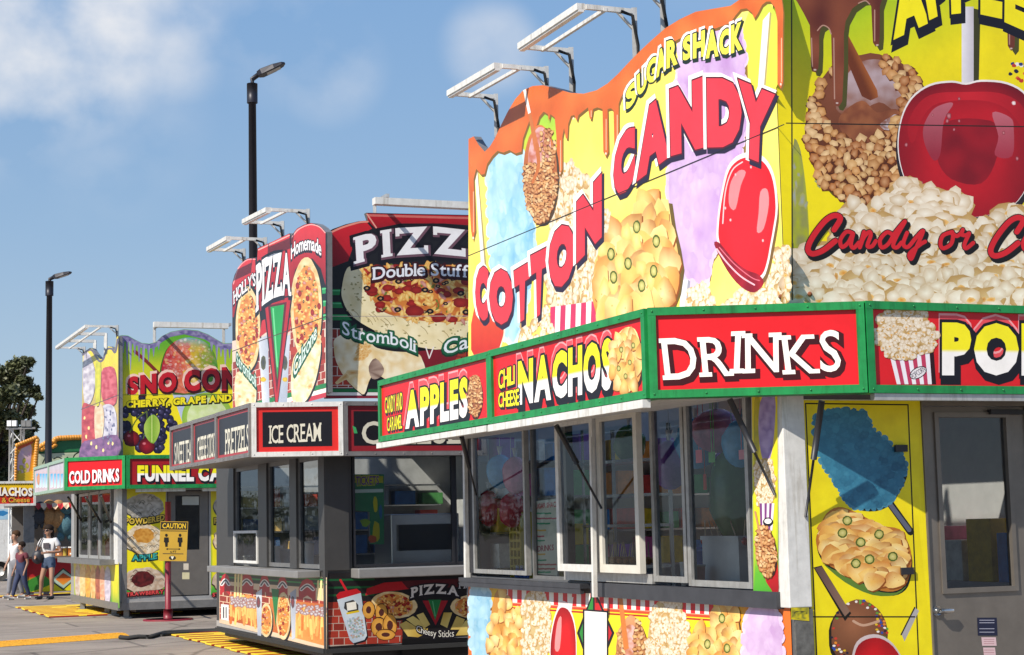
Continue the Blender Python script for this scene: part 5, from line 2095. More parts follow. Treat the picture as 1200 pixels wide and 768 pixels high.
A.word("HOLLY'S", ((273.5, 342), (299.5, 320), (299.5, 335), (273.8, 357)), lw, bold=.02, slab=True, bow=3)
A.build('lettering', b1)
A = Art(L2, .033)
A.word('PIZZA', ((300.5, 311), (340.5, 298), (340.5, 347), (300.5, 366)), [(.05, 0, 2, BLK), (.05, 0, 0, BLK), (0, 0, 0, C('f4f2f3'))], bold=.035, slab=True, bow=7, bowb=7)
A.build('lettering', b1)
A = Art(L2, .033)
A.word('Homemade', ((341, 288), (376.5, 284), (376.5, 300), (341, 304)), [(.07, 0, 1.4, BLK), (.06, 0, 0, BLK), (0, 0, 0, C('f2eff0'))], bold=.02, bow=9)
A.build('lettering', b1)
A = Art(L2, .033)
A.word('Stromboli', ((277, 413), (300, 441), (300, 454), (277, 427)), [(.12, 0, 1, C('16563a')), (.1, 0, 0, C('16563a')), (0, 0, 0, C('cfe3da'))], bold=.01)
A.build('lettering', b1)
A = Art(L2, .033)
A.word('Calzone', ((344, 424), (371, 378), (371, 395), (344, 443)), [(.12, 0, 1, C('16563a')), (.1, 0, 0, C('16563a')), (0, 0, 0, C('dcebe2'))], bold=.01)
A.build('lettering', b1)
A = Art(L2, .033)
A.line((272, 412), (382, 371), .9, C('4a3a34'))
A.build('panel_seam', b1)

# right board
BR2 = [(382, 467), (381.6, 273), (390, 268.5), (405, 263), (420, 259.5), (432, 258.5), (429, 249.5), (470, 250.5), (520, 251.5), (600, 253), (640, 258), (700, 285), (702, 460)]
b2 = solid('marquee_board', R2, BR2, .03, .08, [ALUD, ALUD], t2)
A = Art(R2, .033)
A.poly(BR2, C('1d1b1f'))
A.poly([(382, 385), (425, 385), (425, 455), (382, 455)], C('cfc0b6'))
bricks(A, 382.3, 420, 386, 455, 13, 11)
bricks(A, 495, 640, 386, 455, 13, 11)
for y in (342, 357, 371.5):
    A.poly([(382.5, y - 3), (415, y - 3), (415, y + 4), (382.5, y + 4)], C('1f8044'))
    A.stroke([(382.5, y - 1.2), (415, y - 1.2)], 1.5, C('56b87a'), False)
for y0, c_ in ((456, '1c6a3a'), (460, 'd8d2d0'), (464, '7a2030')):
    A.poly([(382.3, y0), (700, y0), (700, y0 + (3.6 if y0 < 464 else 3)), (382.3, y0 + (3.6 if y0 < 464 else 3))], C(c_))
A.poly([(382.3, 316), (382, 276), (392, 270), (410, 264), (430, 261), (436, 268), (418, 278), (410, 300), (408, 306)], lambda x, y: mixc(C('c4202c'), C('9a1622'), (y - 262) / 50), 7)
A.poly([(431, 259), (430, 250.5), (600, 254), (640, 260), (640, 275), (600, 268), (520, 262), (470, 262), (440, 268)], lambda x, y: mixc(C('b81c28'), C('8a121e'), (y - 250) / 20), 6)
A.stroke([(383, 275), (400, 267), (420, 261), (431, 260)], 2.2, C('e08a7a'))
A.stroke([(432, 252.5), (520, 255), (600, 257)], 2.6, C('c86a62'))
A.stroke([(430, 251), (441, 267)], 1.6, C('e0988a'), False)
A.build('printed_sheet', b2)
A = Art(R2, .033)
po = smooth_path([(401, 350), (401, 335), (405, 318), (412, 312), (430, 316), (560, 316), (600, 322), (606, 350), (596, 378), (560, 400), (520, 410), (480, 404), (440, 388), (412, 370)], 4, True)
A.poly(shift(po, -2, 3), C('0e0c10'))
A.poly(po, lambda x, y: mixc(C('e2cf9c'), C('f4e6be'), .5 + noise.noise(Vector((x / 14, y / 10, 2)))), 5)
rr = random.Random(5)
for i in range(240):
    x, y = rr.uniform(401, 605), rr.uniform(320, 410)
    if inside((x, y), po):
        A.blob(x, y, rr.uniform(.8, 2.2), rr.uniform(.6, 1.2), C('8a8246'), C('b8a878'), 6, .3)
for i in range(40):
    x, y = rr.uniform(404, 600), rr.uniform(345, 404)
    if inside((x, y), po):
        A.stroke([(x - 5, y - 4), (x, y), (x + 3, y + 5)], .8, C('b09a6a'))
pi_ = smooth_path([(424, 318), (430, 312), (570, 312), (584, 330), (580, 360), (556, 374), (520, 378), (480, 374), (450, 366), (436, 350), (430, 335)], 4, True)
A.poly(pi_, lambda x, y: mixc(C('dc8c3c'), C('b04a24'), .5 + noise.noise(Vector((x / 9, y / 7, 3)))), 6)
pizza_top(A, pi_, 420, 6.0, 4.0, 7)
for (x, y, r) in ((486, 365, 11), (488, 340, 7), (515, 372, 8), (540, 355, 9), (436, 340, 7), (548, 330, 8)):
    A.blob(x, y, r, r * .62, C('a02822'), C('7c1a18'), 16, .04)
for (x, y) in ((446, 350), (466, 363), (504, 365), (498, 340), (430, 338), (467, 330), (511, 329), (540, 344), (546, 366)):
    A.blob(x, y, 4.3, 3.1, C('231d20'), C('151114'), 12, .04)
    A.blob(x, y, 1.7, 1.2, C('b08a62'), C('b08a62'), 8, .04)
A.build('pizza_picture', b2)
A = Art(R2, .033)
A.poly([(488, 412), (532, 408), (520, 436), (500, 440)], C('6a1622'))
A.poly([(488, 412), (540, 408), (512, 470)], C('7a1a26'))
A.stroke([(499, 407), (503, 420), (508, 407)], 1.4, C('e8dcd8'), False)
A.build('emblem', b2)
dough(R2, b2, [(391, 406), (392, 398), (402, 392), (418, 394), (434, 402), (442, 408), (462, 412), (488, 414), (495, 422), (498, 436), (484, 444), (470, 446), (455, 446), (444, 440), (437, 440), (432, 448), (427, 462), (419, 458), (405, 444), (394, 424)], 8, s_=14)
A = Art(R2, .033)
A.poly(smooth_path([(432, 430), (440, 420), (450, 432), (446, 442), (436, 444)], 3, True), tone(C('5a3a30'), C('b8a090'), 3, 3))
A.fill([(420, 404), (434, 405), (430, 420), (416, 425)], 20, lambda x, y: A.blob(x, y, 4, 2.4, C('cf8a34'), C('e2c084'), 8, .3, -.6), (3, 2), seed=3)
A.build('stromboli_picture', b2)
A = Art(R2, .033)
A.word('PIZZA', ((416, 278), (590, 281), (590, 312), (418, 309)), [(.1, 1, 2.5, C('17131a')), (.09, 0, 0, C('17131a')), (.035, 1.2, 1.2, C('6a4a58')), (0, 0, 0, C('e9e7ea'))], bold=.04, slab=True, bow=14, bowb=13, gap=.22)
A.build('lettering', b2)
A = Art(R2, .033)
A.word('Double Stuffed', ((437, 314), (570, 314), (570, 328), (437, 328)), [(.11, .5, 1.6, C('3a1016')), (.09, 0, 0, C('3a1016')), (0, 0, 0, C('e6e8f0'))], bold=.015, slab=True, bow=5)
A.build('lettering', b2)
A = Art(R2, .033)
A.word('Stromboli', ((401, 376), (487, 399), (487, 413), (401, 391)), [(.13, 0, 1.5, C('123826')), (.11, 0, 0, C('1c5c3c')), (0, 0, 0, C('e4e8ec'))], bold=.01, slab=True, wav=-2.2, gap=.1)
A.build('lettering', b2)
A = Art(R2, .033)
A.word('Calzone', ((520, 400), (606, 376), (606, 391), (520, 416)), [(.13, 0, 1.5, C('123826')), (.11, 0, 0, C('1c5c3c')), (0, 0, 0, C('e4e8ec'))], bold=.01, slab=True, gap=.1)
A.build('lettering', b2)
A = Art(R2, .033)
A.line((382, 371), (702, 370), .8, C('b8a898'))
A.build('panel_seam', b2)

# canopy and its signs
_l = Wall(T2.K + L2.n * .9, math.pi / 2 + HEAD)
_r = Wall(T2.K + R2.n * .4, HEAD)
aB, aC = _l.hit(294.8, 540)[0], _l.hit(201, 556)[0]
bA = _r.hit(402.5, 534)[0]
GF = mat('grey_sign_frame', (.24, .22, .21), .45, .4, var=.2, streak=.3)
wl2, wc2, wr2, cl2 = canopy(T2, t2, .9, .4, aB, bA, aC, 3.6, soff=ALUD)
RS, KS = C('b5242c'), C('17151c')
divs = [aB, _l.hit(255, 525)[0], _l.hit(227, 530)[0], aC]
sgs = [sign_box(t2, wl2, divs[i], divs[i + 1], ZF0 + .004 * i, ZF1 - .004 * i, GF, fw=.05) for i in range(3)]
sc2 = sign_box(t2, wc2, 0, cl2, ZF0 - .004, ZF1 + .004, WHITE, fw=.055)
sr2 = sign_box(t2, wr2, bA, 3.6, ZF0 - .008, ZF1 + .008, GF, fw=.05)


def sign_face(s_, w, u0, u1, field, inner, k=.075):
    A = Art(w, .004)
    A.poly(face_rect(w, u0 + .05, u1 - .05, ZF0 + .046, ZF1 - .046), field)
    A.poly(face_rect(w, u0 + .05 + k, u1 - .05 - k, ZF0 + .046 + k * .8, ZF1 - .046 - k * .8), inner)
    A.build('sign_face', s_)


for s_, i in ((sgs[0], 0), (sgs[1], 1), (sgs[2], 2)):
    sign_face(s_, wl2, divs[i], divs[i + 1], C('a8343c'), C('232028'), .05)
sign_face(sc2, wc2, 0, cl2, C('cf2a26'), KS, .075)
sign_face(sr2, wr2, bA, 3.6, C('8a2028'), C('1a161a'), .075)
SL = [(0, 0, 0, C('d9d3c0'))]
for s_, txt, q in ((sgs[0], 'PRETZELS', ((264, 503.5), (291.5, 497), (291.5, 528), (264, 533))), (sgs[1], 'CHEESE STICKS', ((231, 513), (253, 507), (253, 535), (231, 540))), (sgs[2], 'SWEET TEA', ((204.5, 519.5), (224, 515), (224, 541), (204.5, 545)))):
    A = Art(wl2, .006)
    A.word(txt, q, SL, bold=.005, slab=True)
    A.build('lettering', s_)
A = Art(wc2, .006)
A.word('ICE CREAM', ((316, 499), (376, 495.5), (376, 517), (316, 520)), SL, bold=.008, slab=True)
A.build('lettering', sc2)
A = Art(wr2, .006)
A.word('CHEESE', ((424, 494), (540, 493), (540, 520), (424, 521)), [(0, 0, 0, C('cfc8b4'))], bold=.015, slab=True, gap=.12)
A.poly([(413, 499), (417, 501), (419, 508), (415, 508)], C('3a9a5a'))
A.build('lettering', sr2)
# trough light over the right board, racks over the left one
mb = MB()
p, q = R2.px(438, 236, .45), R2.px(560, 240, .45)
q = p + R2.u * (q - p).dot(R2.u)
mb.bar(p, q, .12, .08)
rk = mb.build('light_trough', WHITE, t2)
for x in (437, 553):
    pp = R2.px(x + 2, 238, -.1)
    mb = MB()
    mb.bar(pp + Vector((0, 0, -.6)), pp + Vector((0, 0, .02)), .04)
    mb.bar(pp, pp + R2.n * .5, .04)
    mb.build('rack_post', ALU, rk)
for (n_, f_) in (((361, 248), (331, 262)), ((311, 281), (286, 294))):
    u, z = L2.hit(n_[0], n_[1], -.12)
    u2, z2 = L2.hit(f_[0], f_[1], -.12)
    light_rack(L2, t2, (u, z), (u2, z2), .38, .0, z - .45)

# windows, posts, counters
mb = MB()
T2.box(mb, -.015, .2, -.015, .28, 1.115, 2.44)
T2.box(mb, -.014, .06, -.014, .02, .225, 1.114)
mb.build('corner_post', DKW, t2)
for i, (x0, x1) in enumerate(((305, 277), (342, 316), (375, 351))):
    window_sash(t2, L2, U2(x1), U2(x0), 1.13, 2.45, .01, .05, ALUD)
    mb = MB()
    wbox(mb, L2, U2((277, 316, 351)[i]) + .003, U2((270, 306, 343)[i]) - .003, 1.121, 2.458, -.06, .04)
    mb.build('window_post', DKW, t2)
window_sash(t2, L2, U2(305), U2(277.5), L2.hit(290, 660)[1], L2.hit(290, 622)[1], .05, .035, WHITE, name='sliding_window')
mb = MB()
wbox(mb, L2, .22, 4.95, 1.03, 1.113, .0, .28)
mb.build('counter_shelf', mat('grey_counter', (.3, .29, .28), .45, .4), t2, .008)
mb = MB()
wbox(mb, R2, .3, 3.5, 1.02, 1.13, .0, .3)
mb.build('counter_shelf', mat('grey_counter', (.3, .29, .28), .45, .4), t2, .01)
window_sash(t2, R2, .34, 1.6, 1.14, 2.45, -.02, .03, BLACK, GLASS)
window_sash(t2, R2, 1.605, 2.88, 1.14, 2.45, -.03, .03, BLACK, GLASS)
mb = MB()
T2.box(mb, .1, 5.4, .08, .62, .95, 1.02)
mb.build('inside_counter', CT, t2)
mb = MB()
for z in (1.2, 1.55, 1.9, 2.2):
    T2.box(mb, 5.15, 5.5, .2, 3.3, z, z + .02)
mb.build('stock_shelf', STEEL, t2)
rr = random.Random(21)
for z, zn in ((1.22, 'bottom'), (1.57, 'second'), (1.92, 'third')):
    b = .3
    while b < 3.1:
        w_, h_, c_ = rr.uniform(.14, .34), rr.uniform(.14, .27), rr.choice(['c8402a', 'd8b060', 'e8e0d0', '3a6a9a', '4a8a4a', '9a9a9a'])
        t = MB()
        T2.box(t, 5.2, 5.42, b, b + w_, z + .001, z + h_)
        o_ = t.build('stock_box', mat('carton_' + c_, C(c_), .5, var=.3, scale=10), None, .005)
        nm = {'c8402a': 'red', 'd8b060': 'tan', 'e8e0d0': 'cream', '3a6a9a': 'blue', '4a8a4a': 'green', '9a9a9a': 'grey'}[c_]
        tag(o_, '%s box on the %s stock shelf at the back of the pizza trailer' % (nm, zn), 'box', '%s boxes on the %s pizza trailer shelf' % (nm, zn))
        b += w_ + rr.uniform(.03, .15)
# pizza oven and drink dispenser behind the end window
ov_ = thing('pizza_oven', 'stainless pizza oven standing behind the pizza trailer end window', 'oven', T2.p(1.5, 1.6, .32))
mb = MB()
T2.box(mb, 1.2, 1.9, 1.2, 2.1, .9, 1.75)
mb.build('oven_body', STEEL, ov_, .01)
mb = MB()
T2.box(mb, 1.16, 1.198, 1.28, 2.02, 1.3, 1.62)
mb.build('oven_door', BLACK, ov_)
mb = MB()
T2.box(mb, 1.2, 1.9, 1.2, 2.1, .33, .899)
mb.build('oven_stand', DARK, ov_)
dd = thing('drink_dispenser', 'grey drink dispenser with red top behind the pizza trailer end window', 'drink machine', T2.p(.7, 2.3, 1.02))
mb = MB()
T2.box(mb, .5, .9, 2.25, 2.75, 1.02, 1.75)
mb.build('machine_body', ALU, dd, .01)
mb = MB()
T2.box(mb, .49, .91, 2.24, 2.76, 1.76, 1.95)
mb.build('machine_top', REDP, dd)
mb = MB()
for k in range(4):
    q = T2.p(.46, 2.32 + k * .12, 1.5)
    mb.tube([q, q + Vector((0, 0, -.1))], .02, 8)
mb.build('nozzles', BLACK, dd)
mb = MB()
T2.box(mb, .1, .6, .4, 3.0, .94, 1.019)
mb.build('end_counter', CT, t2)
# ticket booth reflection, painted on a board behind the end window
bq = [(412, 552), (451, 551), (450, 640), (436, 641), (434, 606), (413, 600)]
tkt = solid('ticket_reflection', R2, [(410, 556), (450, 556), (450, 638), (434, 638), (433, 600), (410, 598)], -.25, .05, [mat('green_reflection', C('1f7a4a'), .4), DARK], None)
tag(tkt, 'reflection of a green and yellow ticket booth, built as a board behind the pizza trailer end window', 'reflection')
A = Art(R2, -.248)
A.poly([(411, 558), (449, 558), (449, 566), (411, 566)], C('c8c020'))
A.word('TICKETS', ((417, 558.5), (444, 558), (444, 568), (417, 569)), [(.08, 0, 0, C('d8d038')), (0, 0, 0, C('6a3a9a'))], bold=.02)
A.poly([(411, 574), (449, 573), (449, 577), (411, 578)], C('d8e4d8'))
for (x, y, w_, h_, c_) in ((440, 592, 3, 10, 'd8c820'), (428, 612, 6, 5, '88a830'), (441, 622, 4, 12, 'c8b820'), (446, 600, 2, 8, '2f6a9a'), (437, 632, 5, 5, 'b8502a')):
    A.blob(x, y, w_, h_, C(c_), C(c_), 9, .2)
A.build('printed_sheet', tkt)
for i, (x, y) in enumerate(((290, 640), (325, 640), (334, 638), (362, 640))):
    u, z = L2.hit(x, 655, -.3)
    cup = thing('drink_cup', ('tall white cup behind the first pizza trailer window with the white sash', 'tall cup on the left behind the middle pizza trailer window', 'tall cup on the right behind the middle pizza trailer window', 'tall cup behind the pizza trailer window nearest the corner')[i], 'cup', L2.at(u, 1.021, -.3))
    h_ = (.2, .34, .3, .4)[i]
    MB().tube([L2.at(u, 1.022, -.3), L2.at(u, 1.022 + h_, -.3)], .06, 14, radii=[.05, .07]).build('cup_wall', WP, cup)
    MB().tube([L2.at(u, 1.022 + h_, -.3), L2.at(u, 1.04 + h_, -.3)], .073, 14).build('lid', WP, cup)

# lower panels
A = Art(L2, .004)
A.poly([(257, 668), (383, 677), (383, 762), (257, 730)], C('e6c8a8'))
bricks(A, 257, 382, 684, 727, 9, 7, .17)
A.poly([(257, 669), (382, 677), (382, 690), (257, 681)], C('24361f'))
for y in (671, 676):
    A.stroke([(258, y), (382, y + 9)], 1.6, C('2a9a4e'), False)
A.build('printed_sheet', t2)
A = Art(L2, .004)
for k, (cx, top_, w_) in enumerate(((264, 672, 6), (289, 672, 8), (310, 673, 6), (331, 675, 6), (360, 678, 10))):
    a_ = [(cx - w_, 735 + k * 4), (cx - w_, top_ + 12), (cx - w_ * .6, top_ + 3), (cx, top_), (cx + w_ * .6, top_ + 3), (cx + w_, top_ + 12), (cx + w_, 735 + k * 5)]
    A.poly([(cx - w_, top_ + 26), (cx - w_, top_ + 12), (cx - w_ * .6, top_ + 3), (cx, top_), (cx + w_ * .6, top_ + 3), (cx + w_, top_ + 12), (cx + w_, top_ + 27), (cx, top_ + 20)], C('b81c26'))
    A.stroke([(cx - w_ * .7, top_ + 13), (cx, top_ + 8), (cx + w_ * .7, top_ + 13)], 4.2, C('e8e4e0'))
    A.stroke([(cx - w_ * .7, top_ + 13), (cx, top_ + 8), (cx + w_ * .7, top_ + 13)], 1.6, C('2a3040'))
A.poly([(259, 708), (268, 709), (268, 728), (259, 726)], C('e8e6e4'))
A.stroke([(262, 712), (262, 724)], 1.4, C('2a2a34'), False)
A.stroke([(265, 712), (265, 724)], 1.2, C('2a2a34'), False)
A.build('lettering', t2)
A = Art(L2, .004)
rr = random.Random(9)
for x0, x1 in ((269, 303), (316, 327), (338, 382)):
    A.poly([(x0, 697 + (x0 - 269) * .1), (x1, 697 + (x1 - 269) * .1), (x1, 727 + (x1 - 269) * .27), (x0, 727 + (x0 - 269) * .27)], tone(C('b8481e'), C('e0a050'), 3, 4))
for x0, x1 in ((270, 302), (339, 381)):
    for i in range(int((x1 - x0) * 2.2)):
        x = rr.uniform(x0, x1)
        y = 715 + (x - 269) * .2 + rr.uniform(-14, 8)
        A.stroke([(x + rr.uniform(-2, 2), y - 8), (x, y + 8)], rr.uniform(1.8, 3.2), mixc(C('f6cc72'), C('d06c22'), rr.random()), False)
for x in (275, 278.5, 282, 372, 375.5, 379):
    A.stroke([(x, 702), (x + 1, 673 + (x - 270) * .08)], 2.4, C('f0dc9a'), False)
A.fill([(271, 700), (302, 703), (302, 712), (271, 709)], 34, lambda x, y: A.blob(x, y, 2.6, 2.4, C('d9dce0'), C('8a4a4a'), 7, .3), (2, 2), seed=3)
A.fill([(340, 708), (381, 712), (381, 722), (340, 718)], 40, lambda x, y: A.blob(x, y, 2.8, 2.4, C('d9dce0'), C('8a4a4a'), 7, .3), (2, 2), seed=4)
A.build('fries_picture', t2)
pie(L2, t2, 312, 727, 7, 20, 1.2, 2.0, 40, 13, .004)
pie(L2, t2, 332, 722, 8.5, 28, 1.3, 2.2, 60, 14, .004)
A = Art(L2, .004)
A.poly([(318, 690), (327, 691), (323, 735)], C('1f7a40'))
for x in (303, 343):
    A.poly([(x - 3, 695), (x + 4, 690), (x + 3, 748), (x - 1, 750)], tone(C('dfe2ea'), C('98a0b0'), 3, 6))
    A.blob(x, 706, 2.4, 7, C('8a3038'), C('4a4a54'), 8, .1)
A.build('drink_picture', t2)

A = Art(R2, .004)
A.poly([(384, 672), (640, 666), (640, 742), (560, 744), (384, 762)], C('1d1a1c'))
A.poly([(384, 706), (470, 704), (470, 752), (384, 758)], C('b8a294'))
bricks(A, 384, 472, 706, 757, 13, 8.5, -.03)
for y in (680, 689, 698):
    A.stroke([(384, y), (438, y - 1)], 2.4, C('17522e'), False)
A.poly([(428, 698), (430, 690), (450, 683), (480, 681), (482, 690), (450, 694)], C('b31c26'))
A.poly([(470, 681), (545, 678), (600, 678), (600, 690), (545, 688), (478, 690)], C('541822'))
A.build('printed_sheet', t2)
A = Art(R2, .004)
cupq = [(395, 703), (423, 695), (430, 745), (427, 750), (414, 754), (410, 750)]
A.poly(shift(cupq, 1.5, 2), BLK)
A.stroke([(399, 680), (407, 694)], 2.6, C('c8202a'), False)
A.poly([(394, 698), (398, 694), (418, 690), (423, 694), (422, 697), (396, 703)], C('b81a24'))
A.poly(cupq, tone(C('aebccb'), C('cfd8e0'), 8, 10))
A.poly([(404, 706), (414, 703), (420, 709), (420, 717), (410, 719), (403, 713)], C('3a3a3a'))
A.poly([(406, 707), (417, 705), (418, 714), (407, 716)], C('ece8dc'))
A.stroke([(407, 719), (420, 716.5)], 2.4, C('d8b820'), False)
A.fill([(406, 726), (424, 722), (427, 744), (412, 748)], 60, lambda x, y: A.blob(x, y, 1.8, 1.6, C(random.choice(('e0e6ea', '9ab4c8', 'b88a3a', '6a8a5a', 'c86a3a'))), C('a8b4be'), 6, .3), (1.6, 1.6), seed=8)
A.build('drink_picture', t2)
pie(R2, t2, 462, 709, 27, 15.5, 2.4, 1.8, 110, 15, .004, rot=.1)
A = Art(R2, .004)
for (x, y, rx, ry) in ((432, 715, 7, 10), (447, 718, 7, 10), (444, 735, 9, 11), (457, 733, 8, 13), (452, 744, 11, 6)):
    A.blob(x, y, rx + .8, ry + .8, C('3a1c10'), C('3a1c10'), 14, .05)
    A.blob(x, y, rx, ry, C('e9b45a'), C('cf8f36'), 14, .05)
    A.blob(x, y, rx * .45, ry * .45, C('4a2a2a'), C('5a2a20'), 10, .05)
A.build('onion_ring_picture', t2)
A = Art(R2, .004)
for pts in ([(468, 732), (476, 728), (500, 742), (490, 747), (478, 746)], [(476, 726), (484, 722), (502, 734), (500, 744)], [(488, 721), (496, 718), (504, 732), (498, 736)], [(516, 732), (520, 718), (530, 718), (524, 736)], [(528, 738), (536, 720), (547, 720), (540, 738)], [(534, 745), (545, 728), (560, 722), (556, 744)]):
    A.poly(shift(pts, 1, 1.5), BLK)
    A.poly(pts, tone(C('e6cf7a'), C('b8963e'), 4, 4))
A.build('cheese_stick_picture', t2)
pie(R2, t2, 556, 711, 28, 14, 2.4, 1.8, 90, 16, .004)
A = Art(R2, .005)
A.poly([(493, 703), (527, 703), (511, 736)], BLK)
A.poly([(495, 704), (525, 704), (510.5, 733)], C('a01c28'))
A.poly([(502, 703), (517, 703), (510, 727)], C('1f7a42'))
A.stroke([(507, 705), (510, 722)], 1.2, C('5aae78'), False)
A.build('emblem', t2)
A = Art(R2, .006)
A.word('PIZZA', ((482, 689), (537, 688), (537, 699), (482, 701)), [(.12, .3, 1.2, BLK), (.1, 0, 0, BLK), (0, 0, 0, C('dcdadc'))], bold=.04, slab=True, bow=4, gap=.2)
A.build('lettering', t2)
A = Art(R2, .006)
A.word('Cheesy Sticks', ((488, 733), (532, 738), (532, 746), (488, 740)), [(.13, 0, .6, BLK), (.1, 0, 0, BLK), (0, 0, 0, C('e0dcd2'))], bold=.0, bow=-3)
A.build('lettering', t2)
A = Art(R2, .006)
A.word('Homemade', ((538, 683), (590, 681), (590, 688), (538, 690)), [(.1, 0, 0, BLK), (0, 0, 0, C('c8ccd8'))], bold=.0, slab=True)
A.build('lettering', t2)
A = Art(R2, .005)
A.poly([(471, 749), (640, 745), (640, 780), (471, 780)], C('0e0d10'))  # near-black sheet drawn over the gap below the end wall
A.build('printed_sheet', t2)
mb = MB()
T2.box(mb, .1, 5.5, .1, 3.5, .1, .23)
mb.build('chassis', BLACK, t2)
# black rubber bumper along the foot of both walls
mb = MB()
mb.bar(L2.at(-.02, .2, .02), L2.at(5.5, .2, .02), .05, .05)
mb.bar(R2.at(-.02, .2, .02), R2.at(3.5, .2, .02), .05, .05)
mb.build('rubber_bumper', RUBBER, t2)


# ================================================================== TRAILER 3: the sno cone trailer
T3 = Frame(139, 600, 33)
L3, R3 = T3.L, T3.R
t3 = thing('food_trailer', 'yellow and green sno cone and funnel cake trailer, farthest of the three, on the left', 'food trailer', T3.K)
U3 = lambda x, y=620, o=0.0: L3.hit(x, y, o)[0]
V3 = lambda x, y=640, o=0.0: R3.hit(x, y, o)[0]
shell(T3, t3, 6.0, 4.2, 1.05, (.5, 5.6, 1.1, 2.46), [(V3(196), V3(245), .38, 2.38)], wall_m=mat('grey_trailer_skin', (.3, .3, .3), .45), zskirt=.2, far=(1.1, 2.3, .5))
BL3 = [(95, 545), (97, 415), (100, 412), (105, 408), (108, 409), (112, 415), (117, 421), (120, 421), (123, 411), (127, 406), (131, 407), (134.5, 411), (137, 395), (138.5, 394), (139, 535)]
b1 = solid('marquee_board', L3, BL3, .03, .08, [ALUD, ALUD], t3)
A = Art(L3, .033)
A.poly(BL3, lambda x, y: mixc(C('e4d03a'), C('7a4a7a'), (y - 430) / 110 + .4 * noise.noise(Vector((x / 5, y / 9, 2)))), 2.5)
for pts, c0, c1 in (([(98, 418), (103, 413), (109, 425), (112, 445), (108, 468), (100, 475), (97, 450)], 'a49aac', 'dcd6da'), ([(119, 436), (126, 430), (134, 432), (137, 450), (136, 472), (126, 476), (119, 465)], 'b02c40', 'd86a74'),
                    ([(96, 478), (104, 474), (114, 480), (117, 505), (110, 532), (98, 538)], 'a01c30', 'c84a50'), ([(117, 485), (124, 474), (134, 478), (137, 500), (133, 525), (121, 530)], 'a8a2b8', 'd8d4dc'),
                    ([(111, 478), (119, 474), (122, 490), (119, 516), (112, 518)], 'd0ae8a', 'e4d0b0'), ([(96, 520), (110, 515), (137, 510), (138, 533), (96, 542)], '5a3468', '8a5a8a'), ([(112, 425), (118, 424), (117, 470), (112, 472)], 'd8d03a', 'b8b82a')):
    q = smooth_path(pts, 3, True)
    A.poly(shift(q, .6, 1), C('4a3a3a'))
    A.poly(q, tone(C(c0), C(c1), 3, 6, pts[0][0]), 2.5)
A.stroke([(97, 416), (103, 411), (108, 411), (116, 423), (121, 421), (125, 410), (131, 409), (135, 413), (138, 398)], 2.4, C('6a6070'))
for x, y in ((101, 512), (107, 520), (104, 502), (127, 519), (132, 520), (113, 524), (99, 490), (121, 528)):
    A.blob(x, y, 1.2, 2.4, C('f4e8b0'), C('e8d070'), 7, .2)
A.build('printed_sheet', b1)
A = Art(L3, .033)
rr = random.Random(3)
for i in range(26):
    x, y = rr.uniform(121, 134), rr.uniform(480, 520)
    A.blob(x, y, 1, 1.6, C('4a4a6a'), C('7a7a9a'), 6, .3)
A.line((95, 480), (139, 463), .8, C('5a4a50'))
A.build('panel_seam', b1)
BR3 = [(139, 536), (138, 394), (143, 393), (150, 393.5), (158, 398), (166, 402), (175, 403), (183, 401), (190, 394), (200, 389), (216, 386), (232, 387.5), (244, 392), (254, 398), (262, 402.5), (272, 402), (285, 398), (300, 392), (304, 393), (305, 533)]
b2 = solid('marquee_board', R3, BR3, .03, .08, [ALUD, ALUD], t3)
A = Art(R3, .033)
A.poly(BR3, lambda x, y: mixc(C('5fa82e'), C('f0dc20'), (y - 405) / 55 + .2 * noise.noise(Vector((x / 30, y / 20, 0)))), 7)
A.build('printed_sheet', b2)
A = Art(R3, .033)
cupp = [(200, 455), (245, 452), (238, 500), (216, 502)]
A.poly(cupp, lambda x, y: mixc(C('c4cde0'), C('8f9cc0'), (x - 200) / 45), 5)
bl = smooth_path([(190, 440), (192, 420), (200, 404), (216, 396), (234, 398), (248, 408), (255, 428), (253, 446), (240, 458), (205, 460)], 3, True)
A.poly(shift(bl, -2, 2), C('3a5a1e'))


def sno(x, y):
    t = (x - 192) / 62 + .25 * noise.noise(Vector((x / 9, y / 9, 4)))
    c_ = mixc(C('b01830'), C('e0704a'), t * 2.2) if t < .45 else mixc(C('dcae2a'), C('4a8a2a'), (t - .45) * 2)
    if y < 408 and x > 205:
        c_ = mixc(C('5aa0a8'), c_, (y - 396) / 12)
    return mixc(c_, C('f0e4d8'), max(0, .35 * noise.noise(Vector((x / 4, y / 4, 9)))))


A.poly(bl, sno, 2.6)
rr = random.Random(31)
for i in range(230):
    a_, q = rr.uniform(0, 6.28), math.sqrt(rr.random())
    x, y = 222 + 30 * q * math.cos(a_), 428 + 31 * q * math.sin(a_)
    c_ = mixc(sno(x, y), C(rr.choice(('fff0e4', 'c01830', '701018', 'e8c040'))), rr.uniform(.05, .4))
    A.blob(x, y, rr.uniform(1.2, 2.4), rr.uniform(1, 2), mixc(c_, C('ffffff'), .2), c_, 6, .25)
A.stroke([(158, 412), (172, 424), (190, 442)], 4, C('7a2a20'))
A.build('sno_cone_picture', b2)
A = Art(R3, .033)
A.poly([(139, 399), (138.4, 394), (143, 393.4), (150, 394), (158, 398.4), (166, 402.4), (175, 403.4), (183, 401.4), (190, 394.4), (200, 389.4), (216, 386.4), (232, 388), (244, 392.4), (254, 398.4), (262, 403), (272, 402.4), (285, 398.4), (300, 392.4), (304.5, 394), (304.5, 402), (285, 405), (272, 409), (262, 410), (250, 404), (240, 398), (216, 392), (200, 395), (190, 401), (183, 407), (175, 409), (166, 408), (158, 404), (150, 401)], tone(C('5a5088'), C('9a94b8'), 5, 3), 3)
